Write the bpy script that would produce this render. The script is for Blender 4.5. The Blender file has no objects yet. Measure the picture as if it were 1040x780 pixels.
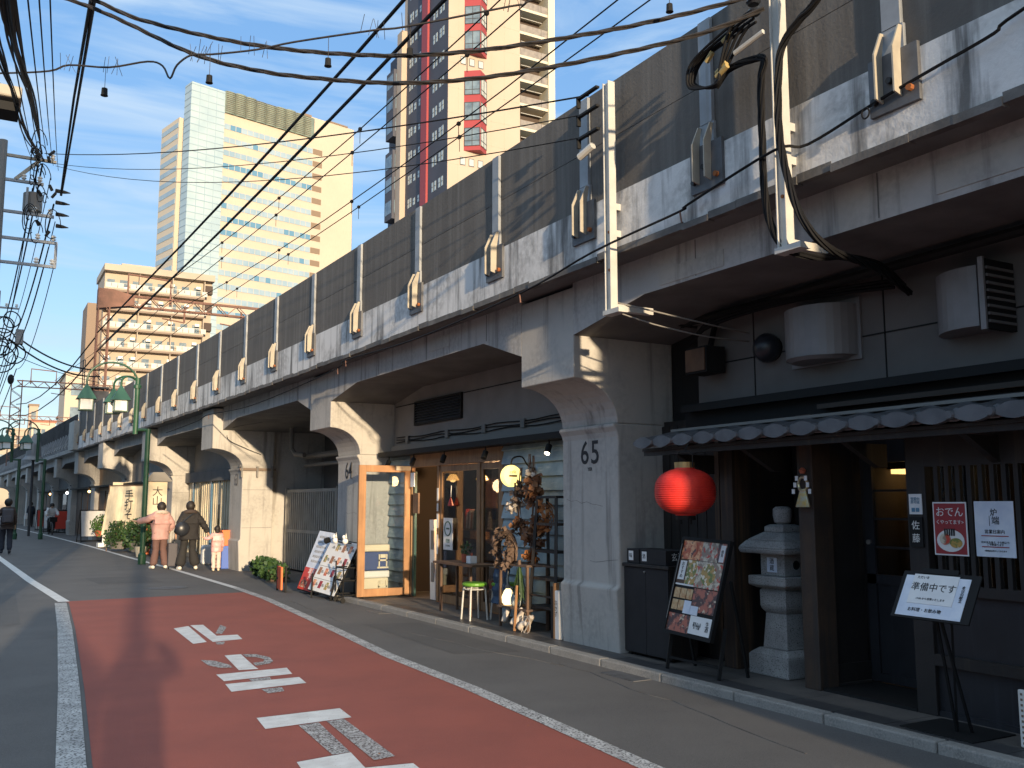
import bpy, bmesh, math, random
from mathutils import Vector, Matrix, noise
random.seed(7)
R = math.radians
PI = math.pi
sc = bpy.context.scene
COL = sc.collection

# ------------------------------------------------------------------ materials
MATS = {}
def _mix(nt, fac, a, b, blend='MIX'):
    m = nt.nodes.new('ShaderNodeMix'); m.data_type = 'RGBA'; m.blend_type = blend
    if isinstance(fac, (int, float)): m.inputs[0].default_value = fac
    else: nt.links.new(fac, m.inputs[0])
    for s, v in ((6, a), (7, b)):
        if isinstance(v, tuple): m.inputs[s].default_value = (*v, 1)
        else: nt.links.new(v, m.inputs[s])
    return m.outputs[2]
def _noise(nt, vec, scale, detail=5, rough=.55, sc3=None):
    if sc3:
        mp = nt.nodes.new('ShaderNodeMapping'); mp.inputs['Scale'].default_value = sc3
        nt.links.new(vec, mp.inputs[0]); vec = mp.outputs[0]
    n = nt.nodes.new('ShaderNodeTexNoise'); n.inputs['Scale'].default_value = scale
    n.inputs['Detail'].default_value = detail; n.inputs['Roughness'].default_value = rough
    nt.links.new(vec, n.inputs['Vector']); return n.outputs['Fac']
def _ramp(nt, fac, a, b):
    r = nt.nodes.new('ShaderNodeMapRange'); r.inputs[1].default_value = a; r.inputs[2].default_value = b
    nt.links.new(fac, r.inputs[0]); return r.outputs[0]
def mat(name, c, c2=None, rough=.75, metal=0, scale=4, lo=.35, hi=.65, bump=0, bs=60, streak=None, st=(.5, .68), stsc=(7, 7, .55),
        fine=None, spec=.5, speck=None, coord='Object'):
    if name in MATS: return MATS[name]
    m = bpy.data.materials.new(name); m.use_nodes = True; nt = m.node_tree
    b = nt.nodes['Principled BSDF']; b.inputs['Roughness'].default_value = rough; b.inputs['Metallic'].default_value = metal
    b.inputs['Specular IOR Level'].default_value = spec
    tc = nt.nodes.new('ShaderNodeTexCoord'); vec = tc.outputs[coord]
    col = c
    if c2: col = _mix(nt, _ramp(nt, _noise(nt, vec, scale), lo, hi), c, c2)
    if fine:
        f = _ramp(nt, _noise(nt, vec, fine[1], 3), .3, .7)
        col = _mix(nt, f, col, fine[0]) if c2 else _mix(nt, f, c, fine[0])
    if streak:
        f = _ramp(nt, _noise(nt, vec, 1, 6, .6, stsc), st[0], st[1])
        col = _mix(nt, f, col, streak)
    if speck:
        f = _ramp(nt, _noise(nt, vec, speck[1], 2, .5), speck[2], speck[2] + .06)
        col = _mix(nt, f, col, speck[0])
    if isinstance(col, tuple): b.inputs['Base Color'].default_value = (*col, 1)
    else: nt.links.new(col, b.inputs['Base Color'])
    if bump:
        bn = nt.nodes.new('ShaderNodeBump'); bn.inputs['Strength'].default_value = bump; bn.inputs['Distance'].default_value = .01
        nt.links.new(_noise(nt, vec, bs, 6, .6), bn.inputs['Height']); nt.links.new(bn.outputs[0], b.inputs['Normal'])
    MATS[name] = m; return m
def emit(name, c, s, base=(.8, .7, .5)):
    m = bpy.data.materials.new(name); m.use_nodes = True; b = m.node_tree.nodes['Principled BSDF']
    b.inputs['Base Color'].default_value = (*base, 1); b.inputs['Emission Color'].default_value = (*c, 1)
    b.inputs['Emission Strength'].default_value = s; MATS[name] = m; return m
def glassmat(name, tint=(.9, .93, .95), refl=.12, rough=.02):
    m = bpy.data.materials.new(name); m.use_nodes = True; nt = m.node_tree; nt.nodes.clear()
    o = nt.nodes.new('ShaderNodeOutputMaterial'); t = nt.nodes.new('ShaderNodeBsdfTransparent'); t.inputs[0].default_value = (*tint, 1)
    g = nt.nodes.new('ShaderNodeBsdfGlossy'); g.inputs['Roughness'].default_value = rough
    lw = nt.nodes.new('ShaderNodeLayerWeight'); lw.inputs[0].default_value = .35
    ad = nt.nodes.new('ShaderNodeMath'); ad.operation = 'MULTIPLY_ADD'; ad.inputs[1].default_value = .6; ad.inputs[2].default_value = refl * .4
    nt.links.new(lw.outputs['Fresnel'], ad.inputs[0])
    mx = nt.nodes.new('ShaderNodeMixShader'); nt.links.new(ad.outputs[0], mx.inputs[0])
    nt.links.new(t.outputs[0], mx.inputs[1]); nt.links.new(g.outputs[0], mx.inputs[2]); nt.links.new(mx.outputs[0], o.inputs[0])
    MATS[name] = m; return m

mat('asphalt', (.115, .11, .106), (.07, .068, .067), .85, scale=.9, lo=.38, hi=.62, bump=.8, bs=130, fine=((.14, .133, .127), 160), speck=((.27, .255, .24), 210, .67))
mat('asphalt_patch', (.085, .083, .082), (.065, .063, .062), .85, scale=2, bump=.6, bs=120, fine=((.11, .107, .104), 150))
mat('red_asphalt', (.31, .08, .056), (.22, .06, .045), .85, scale=1.3, lo=.38, hi=.62, bump=.8, bs=130, fine=((.33, .09, .065), 150), speck=((.07, .04, .035), 240, .68))
mat('white_paint', (.74, .73, .7), (.6, .58, .55), .7, scale=7, bump=.3, bs=150, speck=((.3, .2, .17), 90, .68))
mat('worn_paint', (.55, .54, .52), (.3, .28, .27), .8, scale=14, bump=.4, bs=150, speck=((.1, .075, .068), 70, .5))
mat('worn_white_line', (.6, .59, .57), (.36, .35, .34), .8, scale=5, bump=.4, bs=150, speck=((.1, .095, .09), 60, .53))
mat('kerb_stone', (.27, .26, .24), (.17, .165, .155), .85, scale=5, bump=.5, bs=70, fine=((.33, .31, .28), 70))
mat('paving_tile', (.045, .045, .048), (.07, .068, .066), .45, scale=6, bump=.15, bs=60)
mat('paving_slab', (.13, .115, .1), (.09, .082, .075), .7, scale=5, bump=.3, bs=80)
mat('grout', (.3, .29, .27), rough=.9)
mat('concrete', (.46, .445, .42), (.35, .34, .32), .85, scale=1.3, lo=.42, hi=.58, bump=.35, bs=28, streak=(.2, .19, .178), st=(.52, .7), fine=((.47, .455, .43), 22))
mat('pillar_concrete', (.45, .43, .395), (.35, .335, .31), .85, scale=1.7, lo=.42, hi=.6, bump=.3, bs=25, streak=(.23, .218, .2), st=(.54, .72), fine=((.46, .44, .4), 18))
mat('fascia_concrete', (.66, .65, .63), (.38, .37, .355), .85, scale=1.6, lo=.44, hi=.56, bump=.4, bs=30, streak=(.14, .135, .128), st=(.5, .66), stsc=(5, 5, .5), fine=((.66, .65, .63), 14))
mat('panel_concrete', (.118, .108, .097), (.085, .078, .071), .9, scale=1.5, bump=.35, bs=30, streak=(.155, .146, .134), st=(.47, .75), stsc=(9, 9, .35), fine=((.1, .092, .084), 12))
mat('dirty_edge', (.09, .085, .08), (.16, .15, .14), .9, scale=4, bump=.4, bs=30)
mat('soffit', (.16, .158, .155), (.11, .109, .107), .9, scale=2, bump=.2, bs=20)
mat('post_steel', (.33, .35, .37), (.25, .265, .28), .6, metal=.25, scale=4, streak=(.2, .19, .18), st=(.55, .8))
mat('bracket_plate', (.13, .135, .145), (.085, .085, .088), .6, scale=6, metal=.2)
mat('bolt', (.03, .03, .03), rough=.5, metal=.5)
mat('rust_bolt', (.3, .1, .03), rough=.9)
mat('cream_and_sunlit_steel', (.42, .38, .3), (.34, .3, .24), .6, scale=8)  # cream paint; on fins and top cross arm a sunlit tone in colour
mat('white_steel', (.55, .54, .5), (.45, .44, .41), .5, scale=5, streak=(.45, .4, .33), st=(.6, .8))
mat('cable', (.009, .009, .010), rough=.75, spec=.2)
mat('brown_cable', (.03, .024, .021), (.012, .011, .011), .6, scale=20)
mat('fence_dark', (.05, .053, .06), (.035, .036, .04), .7, scale=3)
mat('yellow_tape', (.4, .3, .12), rough=.6)
mat('black_metal', (.013, .013, .013), rough=.7, spec=.25)
mat('dark_wood', (.022, .018, .016), (.013, .0115, .0105), .6, scale=3, streak=(.05, .037, .026), st=(.55, .75), stsc=(16, 16, .8), bump=.25, bs=40)
mat('brown_wood', (.05, .032, .022), (.03, .02, .015), .65, scale=3, streak=(.12, .07, .035), st=(.5, .7), stsc=(18, 18, .7), bump=.25, bs=40)
mat('navy_wood', (.02, .021, .025), (.014, .015, .018), .5, scale=3, streak=(.03, .032, .04), st=(.55, .8), stsc=(18, 18, .8))
mat('post_wood', (.07, .042, .025), (.03, .022, .018), .7, scale=2.4, streak=(.035, .027, .022), st=(.47, .6), stsc=(14, 14, .6), bump=.3, bs=40)
mat('orange_wood', (.34, .175, .075), (.26, .13, .055), .5, scale=4, streak=(.4, .22, .1), st=(.5, .75), stsc=(25, 25, .8))
mat('sill_wood', (.3, .17, .08), (.2, .11, .055), .6, scale=4, streak=(.36, .21, .1), st=(.5, .75), stsc=(20, 20, .9))
mat('shiplap', (.33, .42, .45), (.2, .28, .32), .6, scale=3.5, streak=(.5, .55, .54), st=(.56, .72), stsc=(3, 3, 14), bump=.3, bs=30)
mat('roof_tile', (.12, .125, .135), (.08, .084, .092), .38, scale=6, bump=.1, bs=60)
mat('upper_wall', (.15, .142, .135), (.12, .114, .108), .8, scale=2)
mat('beige_wall', (.27, .25, .225), (.22, .205, .185), .85, scale=2)
mat('hood', (.24, .235, .235), (.2, .196, .194), .5, scale=3, metal=.2)
mat('granite', (.36, .355, .34), (.27, .265, .255), .8, scale=6, bump=.5, bs=90, speck=((.08, .08, .08), 120, .58))
mat('lantern_red', (.66, .03, .018), (.52, .02, .014), .55, scale=6, lo=.4, hi=.6, bump=.3, bs=40)
mat('brass', (.55, .42, .2), rough=.35, metal=.8)
mat('gold', (.75, .55, .18), (.6, .6, .5), .3, metal=.7, scale=30)
mat('paper', (.78, .78, .76), (.7, .7, .69), .6, scale=6)
mat('paper_blue', (.56, .62, .72), (.7, .74, .8), .5, scale=9)
mat('ink', (.02, .02, .022), rough=.7)
mat('white_ink', (.75, .74, .7), rough=.6)
mat('red_poster', (.3, .03, .035), rough=.5)
mat('brown_photo', (.2, .08, .035), (.45, .22, .1), .5, scale=40)
mat('food_a', (.5, .1, .03), (.8, .42, .2), .4, scale=16, lo=.45, hi=.55, speck=((.12, .05, .03), 20, .6))
mat('food_b', (.62, .55, .42), (.3, .22, .16), .4, scale=18, lo=.45, hi=.55, speck=((.55, .07, .04), 22, .56))
mat('food_c', (.5, .3, .08), (.15, .2, .05), .4, scale=20, lo=.45, hi=.55, speck=((.8, .7, .55), 24, .56))
mat('food_d', (.08, .04, .035), (.42, .13, .08), .4, scale=16, lo=.45, hi=.55, speck=((.6, .5, .35), 20, .6))
mat('tray_wood', (.45, .22, .08), (.6, .45, .25), .5, scale=25)
mat('plate_white', (.75, .73, .7), rough=.4)
mat('white_plastic', (.75, .73, .68), rough=.45)
mat('cream_plastic', (.68, .6, .44), rough=.45)
mat('blue_plastic', (.05, .08, .2), rough=.45)
mat('bright_blue', (.06, .13, .45), rough=.5)
mat('orange_paint', (.7, .16, .04), rough=.5)
mat('red_paint', (.55, .05, .03), rough=.5)
mat('green_paint', (.025, .095, .05), (.018, .07, .038), .45, scale=6)
mat('green_roof', (.03, .1, .065), rough=.5)
mat('green_seat', (.12, .3, .03), rough=.4)
mat('terracotta', (.4, .1, .05), rough=.7)
mat('lamp_white', (.75, .76, .74), rough=.4)
mat('leaf', (.045, .095, .022), (.02, .055, .015), .6, scale=12)
mat('leaf_bright', (.08, .16, .03), (.04, .1, .02), .6, scale=12)
mat('dry_leaf', (.3, .13, .05), (.13, .07, .045), .8, scale=14)
mat('dry_rust', (.42, .17, .05), (.25, .09, .03), .8, scale=14)
mat('dry_white', (.6, .55, .48), (.4, .33, .27), .8, scale=16)
mat('twig', (.17, .11, .075), (.09, .06, .045), .85, scale=20)
mat('gate_metal', (.32, .305, .27), (.24, .23, .2), .7, scale=3, streak=(.25, .23, .2), st=(.5, .75))
mat('pipe', (.19, .18, .165), rough=.6)
mat('rust_steel', (.24, .12, .085), (.16, .085, .06), .8, scale=3)
mat('cloth_cream', (.7, .62, .45), (.58, .5, .36), .8, scale=3)
mat('denim', (.05, .09, .16), (.03, .06, .11), .8, scale=12)
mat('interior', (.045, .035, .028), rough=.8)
mat('interior_brown', (.14, .08, .045), (.08, .045, .03), .7, scale=4)
mat('teal_door', (.02, .07, .065), rough=.5)
mat('tower_cream', (.53, .45, .345), (.49, .415, .32), .7, scale=.08, streak=(.46, .39, .3), coord='Object')
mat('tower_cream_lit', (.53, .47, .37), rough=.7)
mat('tower_glass', (.4, .5, .52), (.33, .43, .47), .25, scale=.15)
mat('tower_window', (.34, .43, .48), (.24, .34, .41), .22, scale=.12)
mat('tower_window_blue', (.12, .25, .36), rough=.15)
mat('tower_louver', (.2, .25, .2), (.15, .19, .16), .6, scale=.5)
mat('tower_vent', (.22, .16, .11), rough=.8)
mat('mansion_cream', (.47, .38, .3), (.43, .35, .27), .8, scale=.15)
mat('mansion_shaded', (.075, .08, .105), (.06, .065, .085), .8, scale=.2)  # shade of the side the sun only grazes, put into the colour
mat('mansion_red', (.32, .045, .05), rough=.6)
mat('window_glass', (.2, .27, .32), (.1, .14, .18), .12, scale=.9)
mat('curtain_glass', (.5, .55, .52), (.4, .46, .46), .2, scale=.8)
mat('window_frame', (.06, .06, .065), rough=.5)
mat('balcony_slab', (.6, .55, .42), rough=.8)
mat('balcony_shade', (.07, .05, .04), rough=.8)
mat('balcony_rail', (.3, .27, .23), (.2, .18, .16), .4, scale=1.5)
mat('apt_beige', (.45, .38, .3), (.4, .34, .265), .8, scale=.3)
mat('apt_panel', (.6, .58, .52), (.48, .47, .42), .6, scale=.5)
mat('apt_brown', (.24, .18, .135), rough=.8)
mat('house_red', (.4, .16, .1), rough=.8)
mat('skin', (.5, .3, .2), rough=.6)
mat('hair', (.02, .015, .012), rough=.6)
mat('pink_coat', (.5, .3, .27), (.42, .24, .22), .7, scale=8, bump=.4, bs=14)
mat('fur', (.6, .5, .42), (.45, .36, .3), .9, scale=40, bump=.8, bs=80)
mat('maroon_trousers', (.13, .07, .06), rough=.8)
mat('black_cloth', (.014, .013, .014), (.02, .018, .019), .8, scale=8)
mat('dark_brown_cloth', (.05, .035, .03), rough=.8)
mat('dark_trousers', (.02, .019, .019), rough=.85)
mat('navy_trousers', (.025, .03, .045), rough=.85)
mat('child_pink', (.7, .4, .38), (.6, .32, .3), .45, scale=10, bump=.3, bs=18)
mat('child_trousers', (.65, .5, .44), rough=.8)
mat('white_shoe', (.72, .68, .6), rough=.6)
mat('black_leather', (.02, .023, .03), rough=.35)
mat('grey_bag', (.08, .075, .085), rough=.7)
mat('white_shirt', (.7, .7, .7), rough=.8)
mat('facade_left', (.3, .28, .26), (.26, .24, .22), .8, scale=.8)
emit('bulb', (1, .62, .25), 14); emit('bulb_soft', (1, .55, .18), 3.2); emit('sign_glow', (1, .72, .22), .75, (.8, .6, .2)); emit('spot_glow', (1, .85, .6), 8)
emit('lamp_shade_glow', (1, .45, .1), 1.6); emit('jar_glow', (1, .75, .35), 1.0, (.8, .75, .6)); emit('shop_light', (1, .95, .85), 6)
glassmat('glass', refl=.05); glassmat('dark_glass', (.55, .57, .58), .06)

# ------------------------------------------------------------------ mesh builder
def cv(y):
    if y < 4.19: return 0.0
    if y < 28: return -.001 * (y - 4.19) ** 2
    return -.5669 - .0476 * (y - 28)
ROOT = {}
def root_loc(o):
    return ROOT.get(o.name, Vector((0, 0, 0)))
class MB:
    def __init__(s): s.v = []; s.f = []; s.m = []; s.mats = []; s.cur = 0; s.X = None
    def use(s, n):
        if n not in s.mats: s.mats.append(n)
        s.cur = s.mats.index(n); return s
    def frame(s, o=None, r=None, u=None):
        if o is None: s.X = None; return s
        r = Vector(r).normalized(); u = Vector(u); u = (u - r * u.dot(r)).normalized(); n = r.cross(u)
        s.X = Matrix(((r.x, u.x, n.x, o[0]), (r.y, u.y, n.y, o[1]), (r.z, u.z, n.z, o[2]), (0, 0, 0, 1))); return s
    def add(s, vs, fs):
        k = len(s.v)
        for p in vs:
            p = Vector(p); s.v.append(s.X @ p if s.X else p)
        for f in fs: s.f.append([k + i for i in f]); s.m.append(s.cur)
        return s
    def box(s, x0, x1, y0, y1, z0, z1):
        return s.add([(x0, y0, z0), (x1, y0, z0), (x1, y1, z0), (x0, y1, z0), (x0, y0, z1), (x1, y0, z1), (x1, y1, z1), (x0, y1, z1)],
                     [(0, 3, 2, 1), (4, 5, 6, 7), (0, 1, 5, 4), (1, 2, 6, 5), (2, 3, 7, 6), (3, 0, 4, 7)])
    def cbox(s, x, y, z, a, b, c): return s.box(x - a / 2, x + a / 2, y - b / 2, y + b / 2, z - c / 2, z + c / 2)
    def prism(s, pts, ax, a, b):
        def P(p, t): return {'x': (t, p[0], p[1]), 'y': (p[0], t, p[1]), 'z': (p[0], p[1], t)}[ax]
        n = len(pts)
        return s.add([P(p, a) for p in pts] + [P(p, b) for p in pts],
                     [list(range(n))[::-1], list(range(n, 2 * n))] + [(i, (i + 1) % n, n + (i + 1) % n, n + i) for i in range(n)])
    def quad(s, *p): return s.add(p, [list(range(len(p)))])
    def tube(s, pts, r, n=6, close=False):
        pts = [Vector(p) for p in pts]; vs = []; L = len(pts); rr = r if isinstance(r, (list, tuple)) else [r] * L
        prev = None
        for i, p in enumerate(pts):
            t = (pts[min(i + 1, L - 1)] - pts[max(i - 1, 0)])
            if t.length < 1e-9: t = Vector((0, 0, 1))
            t.normalize()
            if prev is None:
                a = t.orthogonal().normalized()
            else:
                a = (prev - t * prev.dot(t))
                a = a.normalized() if a.length > 1e-6 else t.orthogonal().normalized()
            prev = a; b = t.cross(a)
            for k in range(n):
                g = 2 * PI * k / n; vs.append(p + (a * math.cos(g) + b * math.sin(g)) * rr[i])
        fs = []
        for i in range(L - 1):
            for k in range(n): fs.append((i * n + k, i * n + (k + 1) % n, (i + 1) * n + (k + 1) % n, (i + 1) * n + k))
        fs.append(list(range(n))[::-1]); fs.append([(L - 1) * n + k for k in range(n)])
        return s.add(vs, fs)
    def bar(s, a, b, w, h=None):
        a = Vector(a); b = Vector(b); d = (b - a).normalized(); h = h or w
        sd = d.cross(Vector((0, 0, 1)));
        if sd.length < 1e-4: sd = Vector((1, 0, 0))
        sd.normalize(); up = sd.cross(d)
        q = []
        for p in (a, b):
            for i, j in ((-1, -1), (1, -1), (1, 1), (-1, 1)): q.append(p + sd * i * w / 2 + up * j * h / 2)
        return s.add(q, [(0, 1, 2, 3), (7, 6, 5, 4), (0, 4, 5, 1), (1, 5, 6, 2), (2, 6, 7, 3), (3, 7, 4, 0)])
    def lathe(s, prof, c, n=20, ax='z', sx=1, sy=1, a0=0, a1=2 * PI):
        full = abs(a1 - a0 - 2 * PI) < 1e-6; k = n if full else n + 1; vs = []; fs = []
        for r, z in prof:
            for i in range(k):
                g = a0 + (a1 - a0) * i / n; x, y = r * math.cos(g) * sx, r * math.sin(g) * sy
                vs.append({'z': (c[0] + x, c[1] + y, c[2] + z), 'x': (c[0] + z, c[1] + x, c[2] + y), 'y': (c[0] + x, c[1] + z, c[2] + y)}[ax])
        for j in range(len(prof) - 1):
            for i in range(n): fs.append((j * k + i, j * k + (i + 1) % k, (j + 1) * k + (i + 1) % k, (j + 1) * k + i))
        fs.append([i for i in range(k)][::-1]); fs.append([(len(prof) - 1) * k + i for i in range(k)])
        return s.add(vs, fs)
    def ball(s, c, rx, ry=None, rz=None, n=12, m=8):
        ry = ry or rx; rz = rz or rx
        vs = [(c[0], c[1], c[2] - rz)]; fs = []
        for j in range(1, m):
            p = -PI / 2 + PI * j / m
            for i in range(n):
                g = 2 * PI * i / n; vs.append((c[0] + rx * math.cos(p) * math.cos(g), c[1] + ry * math.cos(p) * math.sin(g), c[2] + rz * math.sin(p)))
        vs.append((c[0], c[1], c[2] + rz)); T = len(vs) - 1
        for i in range(n): fs.append((0, 1 + (i + 1) % n, 1 + i)); fs.append((T, 1 + (m - 2) * n + i, 1 + (m - 2) * n + (i + 1) % n))
        for j in range(m - 2):
            for i in range(n): fs.append((1 + j * n + i, 1 + j * n + (i + 1) % n, 1 + (j + 1) * n + (i + 1) % n, 1 + (j + 1) * n + i))
        return s.add(vs, fs)
    def text(s, txt, x, y, size, z=0, align='CENTER', sx=1.0, bold=0.0, ext=.0008):
        cu = bpy.data.curves.new('t', 'FONT'); cu.body = txt; cu.size = size; cu.align_x = align; cu.align_y = 'CENTER'; cu.extrude = ext; cu.offset = bold
        cu.resolution_u = 3; cu.space_line = .9
        ob = bpy.data.objects.new('t', cu); COL.objects.link(ob)
        dg = bpy.context.evaluated_depsgraph_get(); me = bpy.data.meshes.new_from_object(ob.evaluated_get(dg))
        s.add([(v.co.x * sx + x, v.co.y + y, v.co.z + z) for v in me.vertices], [list(p.vertices) for p in me.polygons])
        bpy.data.objects.remove(ob); bpy.data.curves.remove(cu); bpy.data.meshes.remove(me); return s
    def build(s, name, material=None, parent=None, bend=False, bevel=0, smooth=False, local=False, subdiv=None):
        if material and not s.mats: s.mats = [material]
        vs = s.v
        if bend: vs = [Vector((p.x + cv(p.y), p.y, p.z)) for p in vs]
        if parent is not None and not local:
            o = root_loc(parent); vs = [p - o for p in vs]
        me = bpy.data.meshes.new(name); me.from_pydata([tuple(p) for p in vs], [], s.f)
        for n in s.mats: me.materials.append(MATS[n])
        me.polygons.foreach_set('material_index', s.m)
        if smooth: me.polygons.foreach_set('use_smooth', [True] * len(s.f))
        bm = bmesh.new(); bm.from_mesh(me); bmesh.ops.recalc_face_normals(bm, faces=bm.faces); bm.to_mesh(me); bm.free()
        ob = bpy.data.objects.new(name, me); COL.objects.link(ob)
        if parent is not None:
            ob.parent = parent; ROOT[ob.name] = root_loc(parent)
        else: ROOT[ob.name] = Vector((0, 0, 0))
        if bevel:
            b = ob.modifiers.new('bevel', 'BEVEL'); b.width = bevel; b.segments = 2; b.limit_method = 'ANGLE'; b.angle_limit = R(40)
        return ob
def tag(o, label=None, cat=None, group=None, kind=None):
    if label: o['label'] = label
    if cat: o['category'] = cat
    if group: o['group'] = group
    if kind: o['kind'] = kind
    return o
def thing(name, loc, label, cat, group=None, rz=0):
    o = bpy.data.objects.new(name, None); o.empty_display_size = .1; COL.objects.link(o); o.location = loc; o.rotation_euler.z = rz
    ROOT[o.name] = Vector(loc); return tag(o, label, cat, group)
def single(name, m, material, label, cat, group=None, **k):
    return tag(m.build(name, material, **k), label, cat, group)
def struct(name, m, material, **k): return tag(m.build(name, material, **k), kind='structure')
def copy_tree(o, parent=None):
    c = o.copy(); COL.objects.link(c); c.parent = parent; ROOT[c.name] = ROOT.get(o.name, Vector())
    for ch in list(o.children): copy_tree(ch, c)
    return c
def smoothcurve(pts, k=4):
    P = [Vector(p) for p in pts]; out = []
    for i in range(len(P) - 1):
        a = P[max(i - 1, 0)]; b = P[i]; c = P[i + 1]; d = P[min(i + 2, len(P) - 1)]
        for j in range(k):
            t = j / k; out.append(.5 * ((2 * b) + (c - a) * t + (2 * a - 5 * b + 4 * c - d) * t * t + (3 * b - a - 3 * c + d) * t ** 3))
    out.append(P[-1]); return out
def span(a, b, sag, n=14):
    a = Vector(a); b = Vector(b); return [a.lerp(b, i / n) - Vector((0, 0, sag * 4 * (i / n) * (1 - i / n))) for i in range(n + 1)]
def twist(m, pts, r, n=3, pitch=9, rr=None):
    P = smoothcurve(pts, 10)
    for k in range(n):
        q = []; prev = None; d = 0
        for i, p in enumerate(P):
            t = (P[min(i + 1, len(P) - 1)] - P[max(i - 1, 0)]).normalized()
            a = t.cross(Vector((.3, .1, 1))).normalized(); b = t.cross(a)
            if i: d += (p - P[i - 1]).length
            g = d * pitch + k * 2 * PI / n; q.append(p + (a * math.cos(g) + b * math.sin(g)) * r)
        m.tube(q, rr or r * .75, 5)
    return m

# facade frames: text readable from the street, and from the camera side
def street(m, x, y, z): return m.frame((x, y, z), (0, -1, 0), (0, 0, 1))
def front(m, x, y, z): return m.frame((x, y, z), (1, 0, 0), (0, 0, 1))

# ------------------------------------------------------------------ camera, world, sun
H = 1.58; F = 952.74; HY = 511.3; VX = -23.8
pt = math.atan((HY - 390) / F); yw = math.atan((520 - VX) / F * math.cos(pt))
cam = bpy.data.cameras.new('camera'); co = bpy.data.objects.new('camera', cam); COL.objects.link(co); sc.camera = co
cam.sensor_fit = 'HORIZONTAL'; cam.sensor_width = 36; cam.lens = 36 * F / 1040; cam.clip_end = 4000; cam.clip_start = .05
co.location = (0, 0, H); co.rotation_euler = (PI / 2 + pt, 0, -yw)
SUN_TH = R(8.2); SUN_EL = R(7.8)
sun = bpy.data.lights.new('sun', 'SUN'); sun.energy = 2.7; sun.angle = R(.7); sun.color = (1, .78, .52)
so = bpy.data.objects.new('sun', sun); COL.objects.link(so)
dl = Vector((math.sin(SUN_TH) * math.cos(SUN_EL), math.cos(SUN_TH) * math.cos(SUN_EL), -math.sin(SUN_EL)))
so.rotation_euler = dl.to_track_quat('-Z', 'Y').to_euler(); so.location = (0, -20, 30)
w = bpy.data.worlds.new('World'); sc.world = w; w.use_nodes = True; nt = w.node_tree
bg = nt.nodes['Background']; sky = nt.nodes.new('ShaderNodeTexSky'); sky.sky_type = 'NISHITA'; sky.sun_disc = False
sky.sun_elevation = SUN_EL; sky.sun_rotation = PI + SUN_TH; sky.air_density = 1.0; sky.dust_density = .6; sky.ozone_density = 1.6
# thin cloud veils mixed into the sky
tc = nt.nodes.new('ShaderNodeTexCoord'); mp = nt.nodes.new('ShaderNodeMapping'); mp.inputs['Scale'].default_value = (1.2, 2.0, 8); mp.inputs['Rotation'].default_value = (0, R(9), R(20))
nt.links.new(tc.outputs['Generated'], mp.inputs[0])
n1 = nt.nodes.new('ShaderNodeTexNoise'); n1.inputs['Scale'].default_value = 2.0; n1.inputs['Detail'].default_value = 8; n1.inputs['Roughness'].default_value = .55; n1.inputs['Distortion'].default_value = 1.1
nt.links.new(mp.outputs[0], n1.inputs['Vector'])
mr = nt.nodes.new('ShaderNodeMapRange'); mr.inputs[1].default_value = .46; mr.inputs[2].default_value = .68; mr.inputs[3].default_value = 0; mr.inputs[4].default_value = .75
nt.links.new(n1.outputs['Fac'], mr.inputs[0])
sx_ = nt.nodes.new('ShaderNodeSeparateXYZ'); nt.links.new(tc.outputs['Generated'], sx_.inputs[0])
cr_ = nt.nodes.new('ShaderNodeValToRGB'); nt.links.new(sx_.outputs[2], cr_.inputs[0]); e_ = cr_.color_ramp.elements
e_[0].position = .0; e_[0].color = (1.5, 1.9, 2.35, 1); e_[1].position = .74; e_[1].color = (2.9, 3.5, 4.1, 1)
q_ = e_.new(.16); q_.color = (.8, 1.4, 2.3, 1); q_ = e_.new(.36); q_.color = (.46, 1.05, 2.1, 1); q_ = e_.new(.54); q_.color = (.4, .98, 2.05, 1)
m1_ = nt.nodes.new('ShaderNodeMix'); m1_.data_type = 'RGBA'; m1_.inputs[0].default_value = .72; nt.links.new(sky.outputs[0], m1_.inputs[6]); nt.links.new(cr_.outputs[0], m1_.inputs[7])
mx = nt.nodes.new('ShaderNodeMix'); mx.data_type = 'RGBA'; nt.links.new(mr.outputs[0], mx.inputs[0]); nt.links.new(m1_.outputs[2], mx.inputs[6])
mx.inputs[7].default_value = (1.65, 2.1, 2.6, 1); nt.links.new(mx.outputs[2], bg.inputs[0]); bg.inputs[1].default_value = .15
vs_ = sc.view_settings; vs_.view_transform = 'Standard'; vs_.look = 'None'; vs_.gamma = 1; vs_.exposure = 1.35; vs_.use_curve_mapping = False
try:
    sc.cycles.use_denoising = True; sc.cycles.max_bounces = 8; sc.cycles.transparent_max_bounces = 16; sc.cycles.sample_clamp_indirect = 6
except Exception: pass

# ------------------------------------------------------------------ ground, road, markings
m = MB(); m.quad((-900, -300, -.012), (900, -300, -.012), (900, 1500, -.012), (-900, 1500, -.012)); struct('ground', m, 'asphalt')
m = MB()
ys = [-30 + 2 * i for i in range(75)]
for a, b in zip(ys, ys[1:]):
    m.quad((-1.4 + cv(a) * .4, a, -.004), (5.45 + cv(a) if a < 16 else 7.6 + cv(a), a, -.004), (5.45 + cv(b) if a < 16 else 7.6 + cv(b), b, -.004), (-1.4 + cv(b) * .4, b, -.004))
struct('road', m, 'asphalt')
WL = [(3.4, -6), (3.56, 2), (3.626, 4.72), (3.716, 5.985), (3.807, 7.466), (3.85, 9.429), (4.01, 11.411), (4.172, 13.821), (4.31, 15.97), (4.345, 18.272), (4.23, 24.192), (3.992, 30.285), (3.75, 38.675), (3.3, 49.275), (2.45, 66), (1.5, 84)]
LL = [(.3, -6), (.5, 3), (.593, 6.438), (.788, 9.1), (1.066, 13.287), (1.268, 16.9)]
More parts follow.
